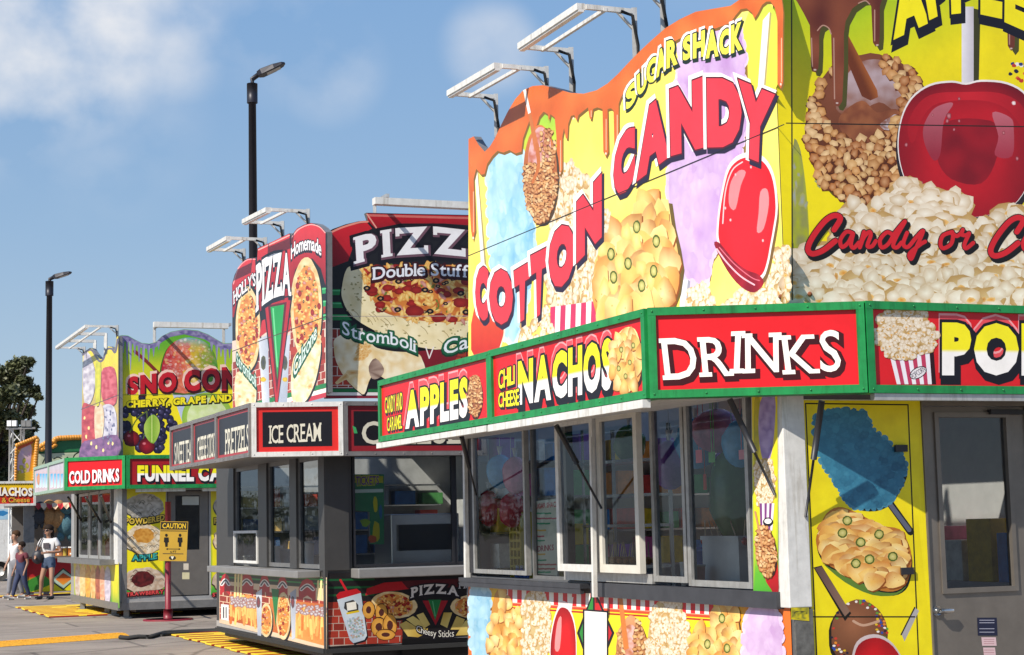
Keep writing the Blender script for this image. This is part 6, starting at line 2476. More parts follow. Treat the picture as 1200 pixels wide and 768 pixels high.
for x, y0, y1 in ((141, 396, 420), (144.5, 396, 414), (149, 398, 428), (153, 400, 434), (158, 402, 418), (163, 404, 424), (168, 405, 436), (174, 405, 424), (180, 404, 418), (186, 400, 410), (248, 402, 412), (254, 404, 422), (259, 406, 418), (264, 408, 432), (269, 406, 420), (280, 402, 426), (290, 400, 420)):
    A.poly([(x - 1.8, y0), (x + 1.8, y0), (x + .3, y1), (x - .3, y1)], tone(C('6a6296'), C('aaa6c8'), 2, 6))
A.build('icicle_picture', b2)
A = Art(R3, .033)
lm = ell(243, 490, 30, 30, 26)
A.poly(lm, lambda x, y: mixc(C('d3dc8a'), C('8fb83a'), math.hypot(x - 243, y - 490) / 30), 5)
A.poly(ell(243, 490, 24, 24, 24), tone(C('c8d88a'), C('dde6b4'), 6, 6), 5)
rr = random.Random(11)
for i in range(95):
    a_, q = rr.uniform(0, 6.28), math.sqrt(rr.random())
    x, y = 174 + 32 * q * math.cos(a_), 497 + 33 * q * math.sin(a_)
    if x < 144:
        continue
    A.blob(x, y, 4.6, 4.6, C(rr.choice(('3a3458', '2c2846', '4a4468'))), C('15122a'), 12, .04)
    A.blob(x - 1.2, y - 1.4, 1.2, 1.2, C('8a86b0'), C('4a4670'), 7, .1)
A.build('grape_picture', b2)
A = Art(R3, .033)
for x, y, r in ((154, 514, 9.5), (172, 523, 9.5)):
    A.blob(x, y, r, r, C('a81a2c'), C('4c0a18'), 18, .02)
    A.blob(x - 3, y - 3, 2.4, 1.8, C('e88a94'), C('b03a48'), 8, .1)
A.stroke([(152, 507), (160, 492), (172, 482)], 1.4, C('5a6a2a'))
A.stroke([(168, 514), (172, 498), (172, 482)], 1.4, C('5a6a2a'))
A.poly(smooth_path([(178, 486), (186, 492), (187, 506), (180, 520), (171, 512), (169, 498)], 3, True), lambda x, y: mixc(C('7aa832'), C('b4cc5a'), abs(x - 178) / 9), 3)
A.stroke([(178, 487), (178, 518)], .9, C('d8e48a'), False)
A.build('cherry_picture', b2)
A = Art(R3, .033)
A.word('SNO CONE', ((149.5, 442), (294, 429), (294, 458), (149.5, 463.5)), [(.06, -.8, -1.2, C('f0c8b8')), (.05, .8, 1.6, C('3a0c12')), (0, 0, 0, C('c01c2a'))], bold=.055, bow=2, gap=.14)
A.build('lettering', b2)
A = Art(R3, .033)
A.word('CHERRY, GRAPE AND LIME', ((148, 470), (298, 460), (298, 469), (148, 478.5)), [(.09, .6, .9, C('1c1a10')), (.05, 0, 0, C('1c1a10')), (0, 0, 0, C('f2e020'))], bold=.06)
A.build('lettering', b2)
A = Art(R3, .033)
A.line((139, 463), (305, 462), .6, C('6a7a3a'))
A.build('panel_seam', b2)

_l = Wall(T3.K + L3.n * .9, math.pi / 2 + HEAD)
_r = Wall(T3.K + R3.n * .4, HEAD)
aB, aC = _l.hit(76.4, 576)[0], _l.hit(40.5, 583)[0]
bA = _r.hit(147.5, 572)[0]
wl3, wc3, wr3, cl3 = canopy(T3, t3, .9, .4, aB, bA, aC, 4.2, soff=ALUD)
am = (aB + aC) / 2
PGR = mat('pale_green_enamel', (.3, .42, .33), .45, var=.15)
for i, (a0, a1) in enumerate(((aB, am), (am, aC))):
    s_ = sign_box(t3, wl3, a0, a1, ZF0 + .004 * i, ZF1 - .004 * i, PGR, fw=.06)
    A = Art(wl3, .004)
    x0, x1 = ((58.5, 74.5), (42, 56.5))[i]
    A.poly(face_rect(wl3, a0 + .05, a1 - .05, ZF0 + .05, ZF1 - .05), lambda x, y: mixc(C('d8a8ac'), C('c4bcc8'), abs(y - 563) / 14), 2)
    for k in range(4):
        x = x0 + 2 + k * (x1 - x0 - 4) / 3
        A.poly([(x - 1.4, 555.5), (x + 1.4, 555), (x + 1.4, 571), (x - 1.4, 572)], lambda xx, yy: mixc(C('4aa8d8'), C('d8eef4'), (yy - 556) / 16), 2)
    if i:
        A.blob(45, 562, 2, 7, C('e0a87a'), C('c8806a'), 9, .2)
    A.build('sign_face', s_)
s_ = sign_box(t3, wc3, 0, cl3, ZF0 - .004, ZF1 + .004, GREEN, fw=.07)
face(s_, wc3, 0, cl3, ZF0, ZF1, C('d41a22'), .07)
A = Art(wc3, .006)
A.word('COLD DRINKS', ((81, 552.5), (139.5, 549), (139.5, 564.5), (81, 567.5)), [(.05, 1, 1.2, C('5a0c12')), (0, 0, 0, C('f0e8ea'))], bold=.035)
A.build('lettering', s_)
s_ = sign_box(t3, wr3, bA, 4.2, ZF0 - .008, ZF1 + .008, GREEN, fw=.07)
face(s_, wr3, bA, 4.2, ZF0, ZF1, C('a01a22'), .07)
A = Art(wr3, .006)
A.word('FUNNEL CAKE', ((161, 545.5), (283, 545.5), (283, 564), (161, 564.5)), [(.06, 1, 1.6, BLK), (.04, 0, 0, BLK), (0, 0, 0, ('split', GO, WHT, .5))], bold=.06)
A.build('lettering', s_)
mb = MB()
mb.bar(wr3.px(159, 575, -.1), wr3.px(217, 574, -.1), .06, .06)
mb.build('awning_rail', WHITE, t3)
mb = MB()
mb.bar(wr3.px(237, 574, -.1), wr3.px(290, 573.5, -.1), .06, .06)
mb.build('awning_rail', WHITE, t3)

# racks and trough light
mb = MB()
p, q = R3.px(180, 380.5, .5), R3.px(267, 381.5, .5)
q = p + R3.u * (q - p).dot(R3.u)
mb.bar(p, q, .13, .1)
rk = mb.build('light_trough', WHITE, t3)
for x in (181, 262):
    pp = R3.px(x, 384, -.1)
    mb = MB()
    mb.bar(pp + Vector((0, 0, -.7)), pp + Vector((0, 0, .03)), .05)
    mb.bar(pp, pp + R3.n * .55, .05)
    mb.build('rack_post', ALU, rk)
for (n_, f_) in (((137.5, 383), (99, 408)),):
    u, z = L3.hit(n_[0], n_[1], -.12)
    u2, z2 = L3.hit(f_[0], f_[1], -.12)
    light_rack(L3, t3, (u, z), (u2, z2), .46, .0, z - .55)

rk = [o for o in t3.children if o.name.startswith('light_rack')][-1]
for k in (.33, .66):
    uu, zz = u + (u2 - u) * k, z + (z2 - z) * k
    mb = MB()
    mb.bar(L3.at(uu, zz, -.12), L3.at(uu, zz, .42), .05, .06)
    mb.bar(L3.at(uu, zz - .9, -.12), L3.at(uu, zz + .02, -.12), .06)
    mb.build('rack_arm', WHITE, rk)
mb = MB()
T3.box(mb, -.02, .42, -.02, .06, 1.02, 2.42)
mb.build('corner_post', WHITE, t3)
mb = MB()
T3.box(mb, -.015, .1, .063, .15, .2, 2.42)
mb.build('corner_post', ALUD, t3)
for x0, x1 in ((130, 117), (116, 105), (104, 93)):
    window_sash(t3, L3, U3(x0), U3(x1), 1.1, 2.44, .01, .06, ALU)
mb = MB()
wbox(mb, L3, .3, 5.9, 1.0, 1.1, .0, .3)
mb.build('counter_shelf', ALUD, t3)
for (p, q) in ((wl3.px(100, 583, -.2), L3.px(118, 612, .03)), (wl3.px(118, 581, -.2), L3.px(130, 612, .03)), (wl3.px(80, 583, -.2), L3.px(95, 610, .03))):
    MB().tube([p, q], .025, 6).build('gas_strut', BLACK, t3)
A = Art(L3, .004)
A.poly([(86, 655), (139, 659), (140, 713), (87, 697)], vgrad([(660, C('d8cc4a')), (685, C('d0c43a')), (705, C('4a9a3a'))]), 4)
A.poly([(131, 659), (139, 660), (140, 712), (131.5, 709)], vgrad([(660, C('f0dc28')), (690, C('e8d824')), (712, C('4aa03a'))]), 4)
A.build('printed_sheet', t3)
A = Art(L3, .004)
for (x, w_, c0, c1) in ((91, 3, 'c8c4c0', 'b89a8a'), (97, 3.5, 'd8b06a', 'e8d0a0'), (103, 3, 'e0b84a', 'c88a3a'), (109, 3, 'e8c890', 'd09a50'), (114.5, 2.6, '8a3a3a', 'b86a4a'), (120, 3, 'd88a6a', 'e8c0a0'), (126, 3.4, 'b8aec0', 'dcd4e0')):
    y0 = 660 + (x - 90) * .1
    q = smooth_path([(x - w_, y0 + 10), (x, y0), (x + w_, y0 + 10), (x + w_ * .8, y0 + 36 + (x - 90) * .15), (x - w_ * .8, y0 + 36 + (x - 90) * .15)], 3, True)
    A.poly(shift(q, .6, .8), C('5a4a2a'))
    A.poly(q, tone(C(c0), C(c1), 2, 4, x), 2)
A.build('food_picture', t3)
mb = MB()
T3.box(mb, -.012, 5.9, -.012, .0, .16, .3)
T3.box(mb, -.012, .0, .0, 4.2, .16, .3)
mb.build('skirt_rail', ALUD, t3)
mb = MB()
T3.box(mb, .4, 5.5, .4, 4.0, .1, .22)
mb.build('chassis', BLACK, t3)
for a_, b_ in ((.25, .2), (1.6, .2), (2.4, .2), (4.6, .05)):
    mb = MB()
    p = T3.p(a_, b_, .17)
    mb.bar((p.x, p.y, .001), p, .1)
    mb.bar((p.x, p.y, .0015), (p.x, p.y, .03), .22)
    mb.build('levelling_jack', ALUD, t3)

# end wall panels, three pictures each, and the door
for k, (x0, x1) in enumerate(((143, 194.5), (247, 300))):
    dx = x0 - 143
    so = solid('side_panel', R3, [(x0, 572), (x1, 572), (x1 - 2, 697), (x0, 697)], .008, .02, [WHITE, WHITE], t3)
    A = Art(R3, .01)
    A.poly([(x0, 572), (x1, 572), (x1 - 2, 697), (x0, 697)], vgrad([(575, C('d2c832')), (610, C('f0e022')), (672, C('f0e022')), (688, C('5cb03a')), (697, C('3c9a38'))]), 5)
    A.build('printed_sheet', so)
    cx = 169.5 + dx
    A = Art(R3, .01)
    for (y, rx, ry, c0, c1, e0) in ((594, 23, 15, '8a8478', 'c4bfb6', '4a4a44'), (632, 23, 18, 'c8a878', 'e8dcc4', '6a5a44'), (681, 24, 16, 'b89a80', 'd8c8b4', '4a342a')):
        o_ = ell(cx, y, rx, ry, 34, .06, 0, int(y))
        A.poly(shift(o_, -1, 1.5), C(e0))
        A.poly(o_, tone(C(c0), C(c1), 4, 3, y), 2.6)
        rr = random.Random(y)
        for i in range(26):
            a_ = rr.uniform(0, 6.28)
            q = rr.uniform(.3, .85)
            x_, y_ = cx + rx * q * math.cos(a_), y + ry * q * math.sin(a_)
            A.stroke([(x_ - 3, y_ + 1), (x_, y_ - 1.5), (x_ + 3, y_ + 1)], .9, mixc(C(e0), C(c1), rr.random() * .7))
    A.poly(ell(cx - 1, 628, 12, 9, 20, .1, 0, 3), tone(C('b87a2a'), C('d8a04a'), 3, 3), 2.4)
    A.poly(ell(cx - 2, 679, 14, 9, 22, .1, 0, 4), tone(C('3a1416'), C('6a2224'), 3, 3), 2.4)
    A.build('funnel_cake_picture', so)
    A = Art(R3, .013)
    A.word('POWDERED', ((147 + dx, 607), (193 + dx, 602.5), (193 + dx, 609.5), (147 + dx, 614)), [(.12, 0, .6, C('2a2416')), (.08, 0, 0, C('2a2416')), (0, 0, 0, C('d8b848'))], bold=.04, bow=-2)
    A.build('lettering', so)
    A = Art(R3, .013)
    A.word('APPLE', ((155 + dx, 650), (184 + dx, 648), (184 + dx, 655), (155 + dx, 657)), [(.12, 0, .5, C('123a3a')), (0, 0, 0, C('3aa8a0'))], bold=.04, bow=-1)
    A.build('lettering', so)
    A = Art(R3, .013)
    A.word('STRAWBERRY', ((145 + dx, 695), (192 + dx, 691), (192 + dx, 695.5), (145 + dx, 699.5)), [(.14, 0, .4, C('3a0c12')), (0, 0, 0, C('d84a4a'))], bold=.04)
    A.build('lettering', so)
d0, d1 = V3(196.5), V3(244.5)
w0, w1 = V3(205.5), V3(234)
zA, zB = 1.25, 2.28
mb = MB()
for (u0, u1, z0, z1) in ((d0 + .01, w0, .4, 2.36), (w1, d1 - .01, .4, 2.36), (w0, w1, .4, zA), (w0, w1, zB, 2.36)):
    wbox(mb, R3, u0, u1, z0, z1, -.045, 0)
dr = mb.build('door', mat('grey_brown_door', (.17, .155, .14), .45, .4), t3)
_p = [R3.at(w0, zA, -.02), R3.at(w1, zA, -.02), R3.at(w1, zB, -.02), R3.at(w0, zB, -.02)]
MB().add(_p, [(0, 1, 2, 3) if (_p[1] - _p[0]).cross(_p[2] - _p[1]).dot(R3.n) > 0 else (3, 2, 1, 0)]).build('pane', GLASSD, dr)
A = Art(R3, .002)
A.poly([(215, 660.5), (221, 660.5), (221, 668), (215, 668)], C('d8cdbc'))
A.poly([(213.5, 671), (222, 671), (222, 679), (213.5, 679)], C('d8cfa8'))
A.poly([(213.5, 582), (233, 582), (233, 592), (213.5, 592)], C('b8bcb8'))
A.build('sticker', dr)
# goods in the window
for i, (x, y, c_, lb) in enumerate(((117, 640, 'c83a1e', 'red snack bag standing left in the sno cone trailer window'), (122, 636, 'e0c020', 'tall yellow snack bag standing in the middle of the sno cone trailer window'), (127, 641, 'd8601e', 'orange snack bag standing right in the sno cone trailer window'))):
    u, z = L3.hit(x, 648, -.15)
    zt = L3.hit(x, y - 8, -.15)[1]
    p = L3.at(u, 1.11, -.15)
    t = thing('snack_bag', lb, 'snack bag', p)
    m_ = mat('bag_' + c_, C(c_), .35, var=.5, scale=14)
    wbox(MB(), L3, u - .2, u + .2, 1.11, zt, -.22, -.12).build('bag', m_, t, .03)
    wbox(MB(), L3, u - .19, u + .19, zt, zt + .05, -.175, -.165).build('crimped_top', m_, t)
mb = MB()
T3.box(mb, .3, 5.5, .1, .6, .95, 1.02)
mb.build('inside_counter', CT, t3)


# ================================================================== far stands on the left
R4 = Wall(at_depth(60, 640, 46.0), HEAD)
n4 = thing('nacho_stand', 'red and yellow nacho stand with plush toys behind the walking woman', 'food stand', R4.px(60, 697))
UF = lambda x, y=640, o=0.0: R4.hit(x, y, o)[0]
u0, u1 = UF(26), UF(112)
mb = MB()
REDM = mat('red_painted_board', C('a8202a'), .5)
wbox(mb, R4, u0, u1, .12, .98, -.06, 0)
fp = mb.build('front_panel', [REDM], n4)
A = Art(R4, .003)
A.poly(face_rect(R4, u0 + .01, u1 - .01, .13, .97, .003), vgrad([(660, C('b01e2a')), (676, C('b4222a')), (682, C('d8c81e')), (697, C('e8d820'))]), 3)
A.poly([(30, 682), (50, 672), (62, 684), (48, 690), (36, 694)], C('3f8a34'))
for cx in (72, 120):
    A.poly([(cx - 14, 680), (cx + 2, 665.5), (cx + 18, 678), (cx + 2, 692)], C('2a3a2a'))
    A.poly([(cx - 12, 680), (cx + 2, 667.5), (cx + 16, 678), (cx + 2, 690)], C('b4c8b0'))
    A.poly([(cx - 7, 679), (cx + 2, 671.5), (cx + 13, 678), (cx + 2, 686)], vgrad([(671, C('a82a20')), (680, C('e07a2a')), (688, C('e8b03a'))]), 2.5)
A.build('printed_sheet', fp)
mb = MB()
wbox(mb, R4, u0 - .1, u1 + .1, .98, 1.04, -.4, .25)
mb.build('counter', mat('brown_counter', (.16, .11, .07), .6), n4)
mb = MB()
wbox(mb, R4, u0 - .2, u1, 2.35, 2.9, -2.4, -.02)
wbox(mb, R4, u0, u1, .12, 2.36, -2.4, -2.3)
mb.build('back_wall', mat('stand_lining', (.12, .11, .11), .7), n4)
for x in (31, 37, 55, 101):
    mb = MB()
    wbox(mb, R4, UF(x) - .07, UF(x) + .07, .05, 2.36, -.12, -.02)
    mb.build('post', ALUD, n4)
mb = MB()
uu = np.linspace(UF(40), u1, 12)
for i in range(11):
    p = [R4.at(uu[i], 2.42, .05), R4.at(uu[i + 1], 2.42, .05), R4.at(uu[i + 1], 2.32, .2), R4.at((uu[i] + uu[i + 1]) / 2, 2.24, .22), R4.at(uu[i], 2.32, .2)]
    mb.add(p, [(0, 1, 2, 3, 4)], i % 2)
mb.build('awning_valance', [mat('red_canvas', C('b0262a'), .8), mat('cream_canvas', C('d8b898'), .8)], n4)
# the NACHOS sign on its left
un0, un1 = UF(-70, 580, .4), UF(42, 580, .4)
W5 = Wall(R4.at(0, 0, .4), HEAD)
sz0, sz1 = R4.hit(20, 593, .4)[1], R4.hit(20, 564, .4)[1]
s_ = sign_box(n4, W5, un0, un1, sz0, sz1, WHITE, 'stand_sign', fw=.06)
A = Art(W5, .004)
A.poly(face_rect(W5, un0 + .05, un1 - .05, sz0 + .05, sz1 - .05), vgrad([(566, C('e8c020')), (577, C('e8b820')), (583, C('c8301e')), (592, C('b8201e'))]), 4)
for i in range(16):
    A.blob(-2 + i * 2.7, 567.8, .7, .7, C('3a2a1a'), C('3a2a1a'), 6)
A.build('sign_face', s_)
A = Art(W5, .006)
A.word('NACHOS', ((-6, 571), (38, 572), (38, 582), (-6, 581)), [(.07, .8, 1, C('5a0c0c')), (0, 0, 0, C('f2ece0'))], bold=.05, slab=True)
A.word('& Cheese', ((2, 583.5), (35, 583), (35, 588.5), (2, 589)), [(.08, .3, .6, C('3a1408')), (0, 0, 0, C('e0a83a'))], bold=.02)
A.build('lettering', s_)

PL = {'brown': mat('brown_plush', (.34, .18, .07), .95, var=.4, scale=30, bump=.5), 'teal': mat('teal_plush', (.06, .14, .17), .95, var=.4, scale=30, bump=.5), 'dark': mat('dark_plush', (.035, .04, .05), .95, var=.4, scale=30, bump=.5)}
for i, (x, y, r, c_, lb) in enumerate(((57, 606, .24, 'brown', 'brown plush toy hanging left above the woman in the nacho stand'), (68, 608, .26, 'brown', 'brown plush toy hanging right of the other brown one in the nacho stand'), (77, 615, .3, 'teal', 'dark teal plush toy hanging right of the brown toys'), (46, 606, .22, 'dark', 'dark plush toy hanging at the left end of the nacho stand'), (83, 608, .22, 'dark', 'dark plush toy hanging at the right end of the row in the nacho stand'))):
    c = R4.px(x, y, -.08)
    t = thing('plush_toy', lb, 'plush toy', c, 0, 'plush toys hung in the nacho stand')
    mb = MB().ball(c, r * .8, r * .7, r, 12, 9, 0, .04)
    for sx in (-1, 1):
        mb.ball(c + R4.u * sx * r * .75 + Vector((0, 0, .1 * r)), r * .35, r * .3, r * .5, 8, 6)
        mb.ball(c + R4.u * sx * r * .4 + Vector((0, 0, -1.0 * r)), r * .35, r * .4, r * .45, 8, 6)
    mb.build('body', PL[c_], t)
    mb = MB().ball(c + Vector((0, 0, r * 1.35)) + R4.n * .03, r * .62, r * .58, r * .56, 12, 9)
    for sx in (-1, 1):
        mb.ball(c + R4.u * sx * r * .5 + Vector((0, 0, r * 1.85)), r * .22, r * .12, r * .24, 8, 6)
    mb.ball(c + Vector((0, 0, r * 1.25)) + R4.n * r * .6, r * .25, r * .2, r * .2, 8, 6)
    mb.build('head', PL[c_], t)
    MB().tube([c + Vector((0, 0, r * 1.8)), Vector((c.x, c.y, 2.6))], .008, 5).build('string', WP, t)
for i, (x, w_) in enumerate(((70, .12), (74, .1), (85, .14), (90, .12))):
    p = R4.px(x, 663, -.1)
    p.z = 1.04
    t = thing('sauce_jar', ('first', 'second', 'third', 'last')[i] + ' from the left of the jars on the nacho stand counter', 'jar', p, 0, 'jars on the nacho stand counter')
    MB().tube([p, p + Vector((0, 0, .2))], w_, 10).build('jar_body', mat('amber_jar_%d' % (i % 2), ((.35, .12, .03), (.5, .35, .05))[i % 2], .3), t)
    MB().tube([p + Vector((0, 0, .2)), p + Vector((0, 0, .24))], w_ * .9, 10).build('lid', WP, t)

# arched booth with bulbs, behind the nacho stand
ORB = mat('orange_bulb_cap', (.65, .27, .03), .4, var=.3)
R6 = Wall(at_depth(60, 640, 51), HEAD)
ar = thing('arched_booth', 'green arched booth front edged with orange bulbs, behind the nacho stand', 'booth', R6.at(0, 0))
oa = [(44, 600), (44, 524), (50, 521), (54, 518), (62, 517.5), (66, 513.5), (80, 512.5), (100, 512), (118, 514), (122, 600)]
bd = solid('arched_board', R6, oa, .0, .25, [mat('deep_green_board', C('1d6a3c'), .5), GREYW], ar)
A = Art(R6, .004)
A.poly([(44.5, 532), (122, 529), (122, 549), (44.5, 552)], tone(C('a9b096'), C('c6c8a8'), 6, 4), 3)
A.stroke([(44.5, 531.5), (121, 528.5)], 1.4, C('134a28'), False)
for pts in ([(50, 543), (54, 536), (55, 545), (60, 536), (60, 546)], [(63, 538), (68, 536), (73, 539), (66, 543), (72, 541)], [(76, 546), (79, 536), (83, 545), (87, 534), (93, 530)], [(88, 546), (92, 537), (95, 546), (99, 538)]):
    A.stroke(pts, 1.5, C('2c3024'))
A.build('painted_scroll', bd)
mb = MB()
path = [(45, 525), (48, 522.5), (51, 521), (54, 519), (57, 518.5), (60, 518), (63, 517), (65, 514.5), (68, 513.5), (71, 513), (74, 513), (77, 512.8), (80, 512.6), (83, 512.5), (86, 512.4), (89, 512.3), (92, 512.3), (95, 512), (98, 512)]
for x, y in path:
    mb.ball(R6.px(x, y + .5, .06), .09, .09, .08, 8, 6)
for x, y in ((49, 527), (53, 526), (57, 524.5), (61, 524), (64, 522), (56, 522), (51, 524.5)):
    mb.ball(R6.px(x, y, .06), .09, .08, .06, 8, 6)
mb.build('bulbs', ORB, ar)
# slanting yellow side board with bulbs
R7 = Wall(at_depth(30, 640, 49), HEAD + R_(8))
yb = thing('bulb_sign', 'narrow yellow sign board edged with orange bulbs above the nachos sign', 'sign', R7.at(0, 0))
oy = [(17, 610), (18.5, 524), (22, 520), (37, 513), (45, 512), (47, 516), (43, 523), (41, 550), (39, 610)]
bd = solid('sign_board', R7, oy, .0, .15, [mat('ochre_board', C('d89a2a'), .5), GREYW], yb)
A = Art(R7, .004)
A.poly([(21, 534), (25, 526), (36, 521), (37.5, 526), (35, 548), (33, 555), (25, 558), (20, 550)], tone(C('d8b8b0'), C('c8a8c0'), 4, 7), 2.5)
A.poly([(19.5, 528), (22, 522), (37, 515.5), (40, 516), (38, 520), (24, 526)], C('c8542e'))
for x, y in ((25, 548), (29, 552), (32, 546), (23, 554), (28, 540)):
    A.blob(x, y, 2.2, 3.2, C('d8d050'), C('b8a03a'), 8, .3)
A.poly([(18.5, 556), (38.8, 552), (38.6, 566), (18.2, 567)], C('e8c02a'))
A.build('printed_sheet', bd)
mb = MB()
for i in range(16):
    t = i / 15
    mb.ball(R7.px(43.5 - 3.6 * t, 517 + 45 * t, .05), .075, n=8, m=6)
for i in range(9):
    t = i / 8
    mb.ball(R7.px(20 + 22 * t, 522 - 9 * t, .05), .06, n=8, m=6)
for i in range(12):
    mb.ball(R7.px(18.8 - .6 * i / 11, 527 + i * 3.2, .05), .045, n=8, m=6)
mb.build('bulbs', ORB, yb)
for x in (22, 36):
    mb = MB().bar((R7.px(x, 600).x, R7.px(x, 600).y, 0), R7.px(x, 560, -.2), .1)
    mb.build('post', ALUD, yb)

# light tower
c = at_depth(19, 600, 57)
lt = thing('light_tower', 'white lattice mast with four flood lamps rising beside the dark tree', 'light tower', (c.x, c.y, 0))
zt = at_depth(19, 503, 57).z
mb = MB()
s_ = .18
cs = [(c.x - s_, c.y - s_), (c.x + s_, c.y - s_), (c.x + s_, c.y + s_), (c.x - s_, c.y + s_)]
for x, y in cs:
    mb.tube([(x, y, 0), (x, y, zt)], .03, 6)
nseg = 12
for i in range(nseg):
    for k in range(4):
        a_, b_ = cs[k], cs[(k + 1) % 4]
        if i % 2:
            a_, b_ = b_, a_
        mb.tube([(a_[0], a_[1], zt * i / nseg), (b_[0], b_[1], zt * (i + 1) / nseg)], .017, 5)
mb.build('lattice_mast', WHITE, lt)
mb = MB().bar((c.x - .35, c.y, zt + .02), (c.x + .6, c.y, zt + .02), .06)
mb.build('cross_bar', ALUD, lt)
for i, x in enumerate((11.5, 17.5, 28, 34)):
    p = at_depth(x, 496.5, 57)
    fm = MB()
    fm.bar(p + Vector((-.075, 0, 0)), p + Vector((.075, 0, 0)), .14, .2)
    fm.bar(p + Vector((0, .0, -.1)), (p.x, c.y, zt), .03)
    f_ = fm.build('flood_lamp', ALUD, lt)
    if i < 2:
        mb = MB()
        mb.bar(p + Vector((-.07, -.08, 0)), p + Vector((.07, -.08, 0)), .02, .18)
        mb.build('lens', mat('white_lens', (.85, .85, .85), .2), f_)

# white van body with blue posters at the left edge, far behind
R8 = Wall(at_depth(0, 640, 62), HEAD)
wt = thing('box_trailer', 'white box trailer with a blue poster, at the left edge far behind the people', 'trailer', R8.at(0, 0))
ux0, ux1 = R8.hit(-60, 640)[0], R8.hit(24, 640)[0]
mb = MB()
wbox(mb, R8, ux0, ux1, .7, 2.75, -2.4, 0)
mb.build('body', WHITE, wt)
A = Art(R8, .004)
A.poly([(-40, 597), (12, 597), (12, 609), (-40, 609)], C('9fc0d4'))
A.poly([(-8, 600), (4, 598.5), (11, 601), (4, 605), (-8, 604)], C('2f7ab0'))
A.poly([(-40, 603), (-12, 602), (-12, 606), (-40, 607)], C('3f86b8'))
A.build('poster', wt)
for uq in (ux0 + .7, ux1 - .7):
    for o_ in (-.25, -2.1):
        p = R8.at(uq, .35, o_)
        wh = MB().tube([p - R8.n * .12, p + R8.n * .12], .35, 18).build('wheel', RUBBER, wt)
        MB().tube([p + R8.n * .121, p + R8.n * .13], .18, 14).build('rim', ALU, wh)

# ------------------------------------------------------------------ lamp posts
NAVYP = mat('dark_bronze_pole', (.018, .018, .026), .45, .3)


def lamp_post(px, y_top, Y, label, r, x0, x1, yy0, yy1):
    top = at_depth(px, y_top, Y)
    t = thing('lamp_post', label, 'lamp post', (top.x, top.y, 0), 0, 'tall dark lamp posts')
    MB().tube([(top.x, top.y, 0), (top.x, top.y, top.z * .5), top], r, 14, radii=[r * 1.12, r * 1.0, r * .82]).build('pole', NAVYP, t)
    MB().tube([(top.x, top.y, 0), (top.x, top.y, .25)], r * 1.9, 14).build('base_cover', NAVYP, t)
    MB().tube([top + Vector((0, 0, -r * 4)), top + Vector((0, 0, r * .3))], r * 1.18, 14).build('collar', NAVYP, t)
    a_, b_ = at_depth(x0, yy0, Y), at_depth(x1, yy1, Y)
    neck = top + Vector((0, 0, (a_.z - top.z) * .75))
    arm = MB().tube([top, neck, a_.lerp(b_, .25)], r * .55, 10).build('arm', NAVYP, t)
    d = (b_ - a_)
    sd = d.cross(Vector((0, 1, 0))).normalized()
    up = Vector((0, 1, 0)).cross(d).normalized()
    if up.z < 0:
        up = -up
    s0 = a_.lerp(b_, .2)
    L_ = (b_ - s0).length
    e = d.normalized()
    w_, h_ = L_ * .24, L_ * .11
    mb = MB()
    rings = []
    for f_, ww, hh in ((0, .55, .8), (.15, 1, 1), (.6, 1, .85), (.9, .75, .5), (1, .3, .2)):
        cpt = s0 + e * L_ * f_
        rings.append([cpt + Vector((0, w_ * ww, 0)) - up * h_ * hh, cpt + Vector((0, -w_ * ww, 0)) - up * h_ * hh, cpt + Vector((0, -w_ * ww * .8, 0)) + up * h_ * hh, cpt + Vector((0, w_ * ww * .8, 0)) + up * h_ * hh])
    vs = [v for q in rings for v in q]
    fs = [(0, 1, 2, 3), (19, 18, 17, 16)]
    for i in range(4):
        for k in range(4):
            fs.append((i * 4 + k, (i + 1) * 4 + k, (i + 1) * 4 + (k + 1) % 4, i * 4 + (k + 1) % 4))
    mb.add(vs, fs)
    hd = mb.build('lamp_head', NAVYP, t, L_ * .02)
    mb = MB()
    ca = s0 + e * L_ * .3 - up * (h_ * 1.02)
    cb = s0 + e * L_ * .8 - up * (h_ * .8)
    mb.bar(ca, cb, w_ * 1.3, h_ * .1)
    mb.build('lens', mat('lamp_lens_grey', (.35, .34, .32), .3), hd)
    return t


lamp_post(295.5, 100, 28, 'tall dark lamp post rising behind the pizza trailer', .075, 294, 334, 91, 74)
lamp_post(58, 331, 50, 'tall dark lamp post at the left, behind the sno cone trailer', .098, 57, 84, 326.5, 319)

# ------------------------------------------------------------------ caution sign on a red post
g = on_ground(197, 727)
WS = Wall(g, R_(4))
cs_ = thing('caution_sign', 'yellow caution distance sign on a dark red post with a flat base', 'sign', g)
RP = mat('dark_red_paint', C('7a1a26'), .45, var=.25, scale=20)
zt = at_depth(203, 588, g.y).z
MB().tube([g + Vector((0, 0, .03)), Vector((g.x, g.y, zt))], .055, 12).build('post', RP, cs_)
MB().tube([g, g + Vector((0, 0, .025)), g + Vector((0, 0, .03))], .5, 28, radii=[.45, .45, .4]).build('base_plate', RP, cs_)
MB().tube([g + Vector((0, 0, .03)), g + Vector((0, 0, .2))], .085, 12).build('socket', RP, cs_)
sb = solid('sign_board', WS, [(188, 611), (220.5, 611.5), (218.5, 658), (186, 657.5)], .075, .02, [mat('yellow_sign_board', C('b8922a'), .5, var=.08), ALUD], cs_)
A = Art(WS, .0765)
A.poly([(188.6, 611.8), (219.8, 612.2), (219.4, 621), (188.2, 620.6)], C('2a2620'))
A.poly([(188, 621.8), (219.2, 622.2), (219.1, 623), (188, 622.6)], C('2a2620'))
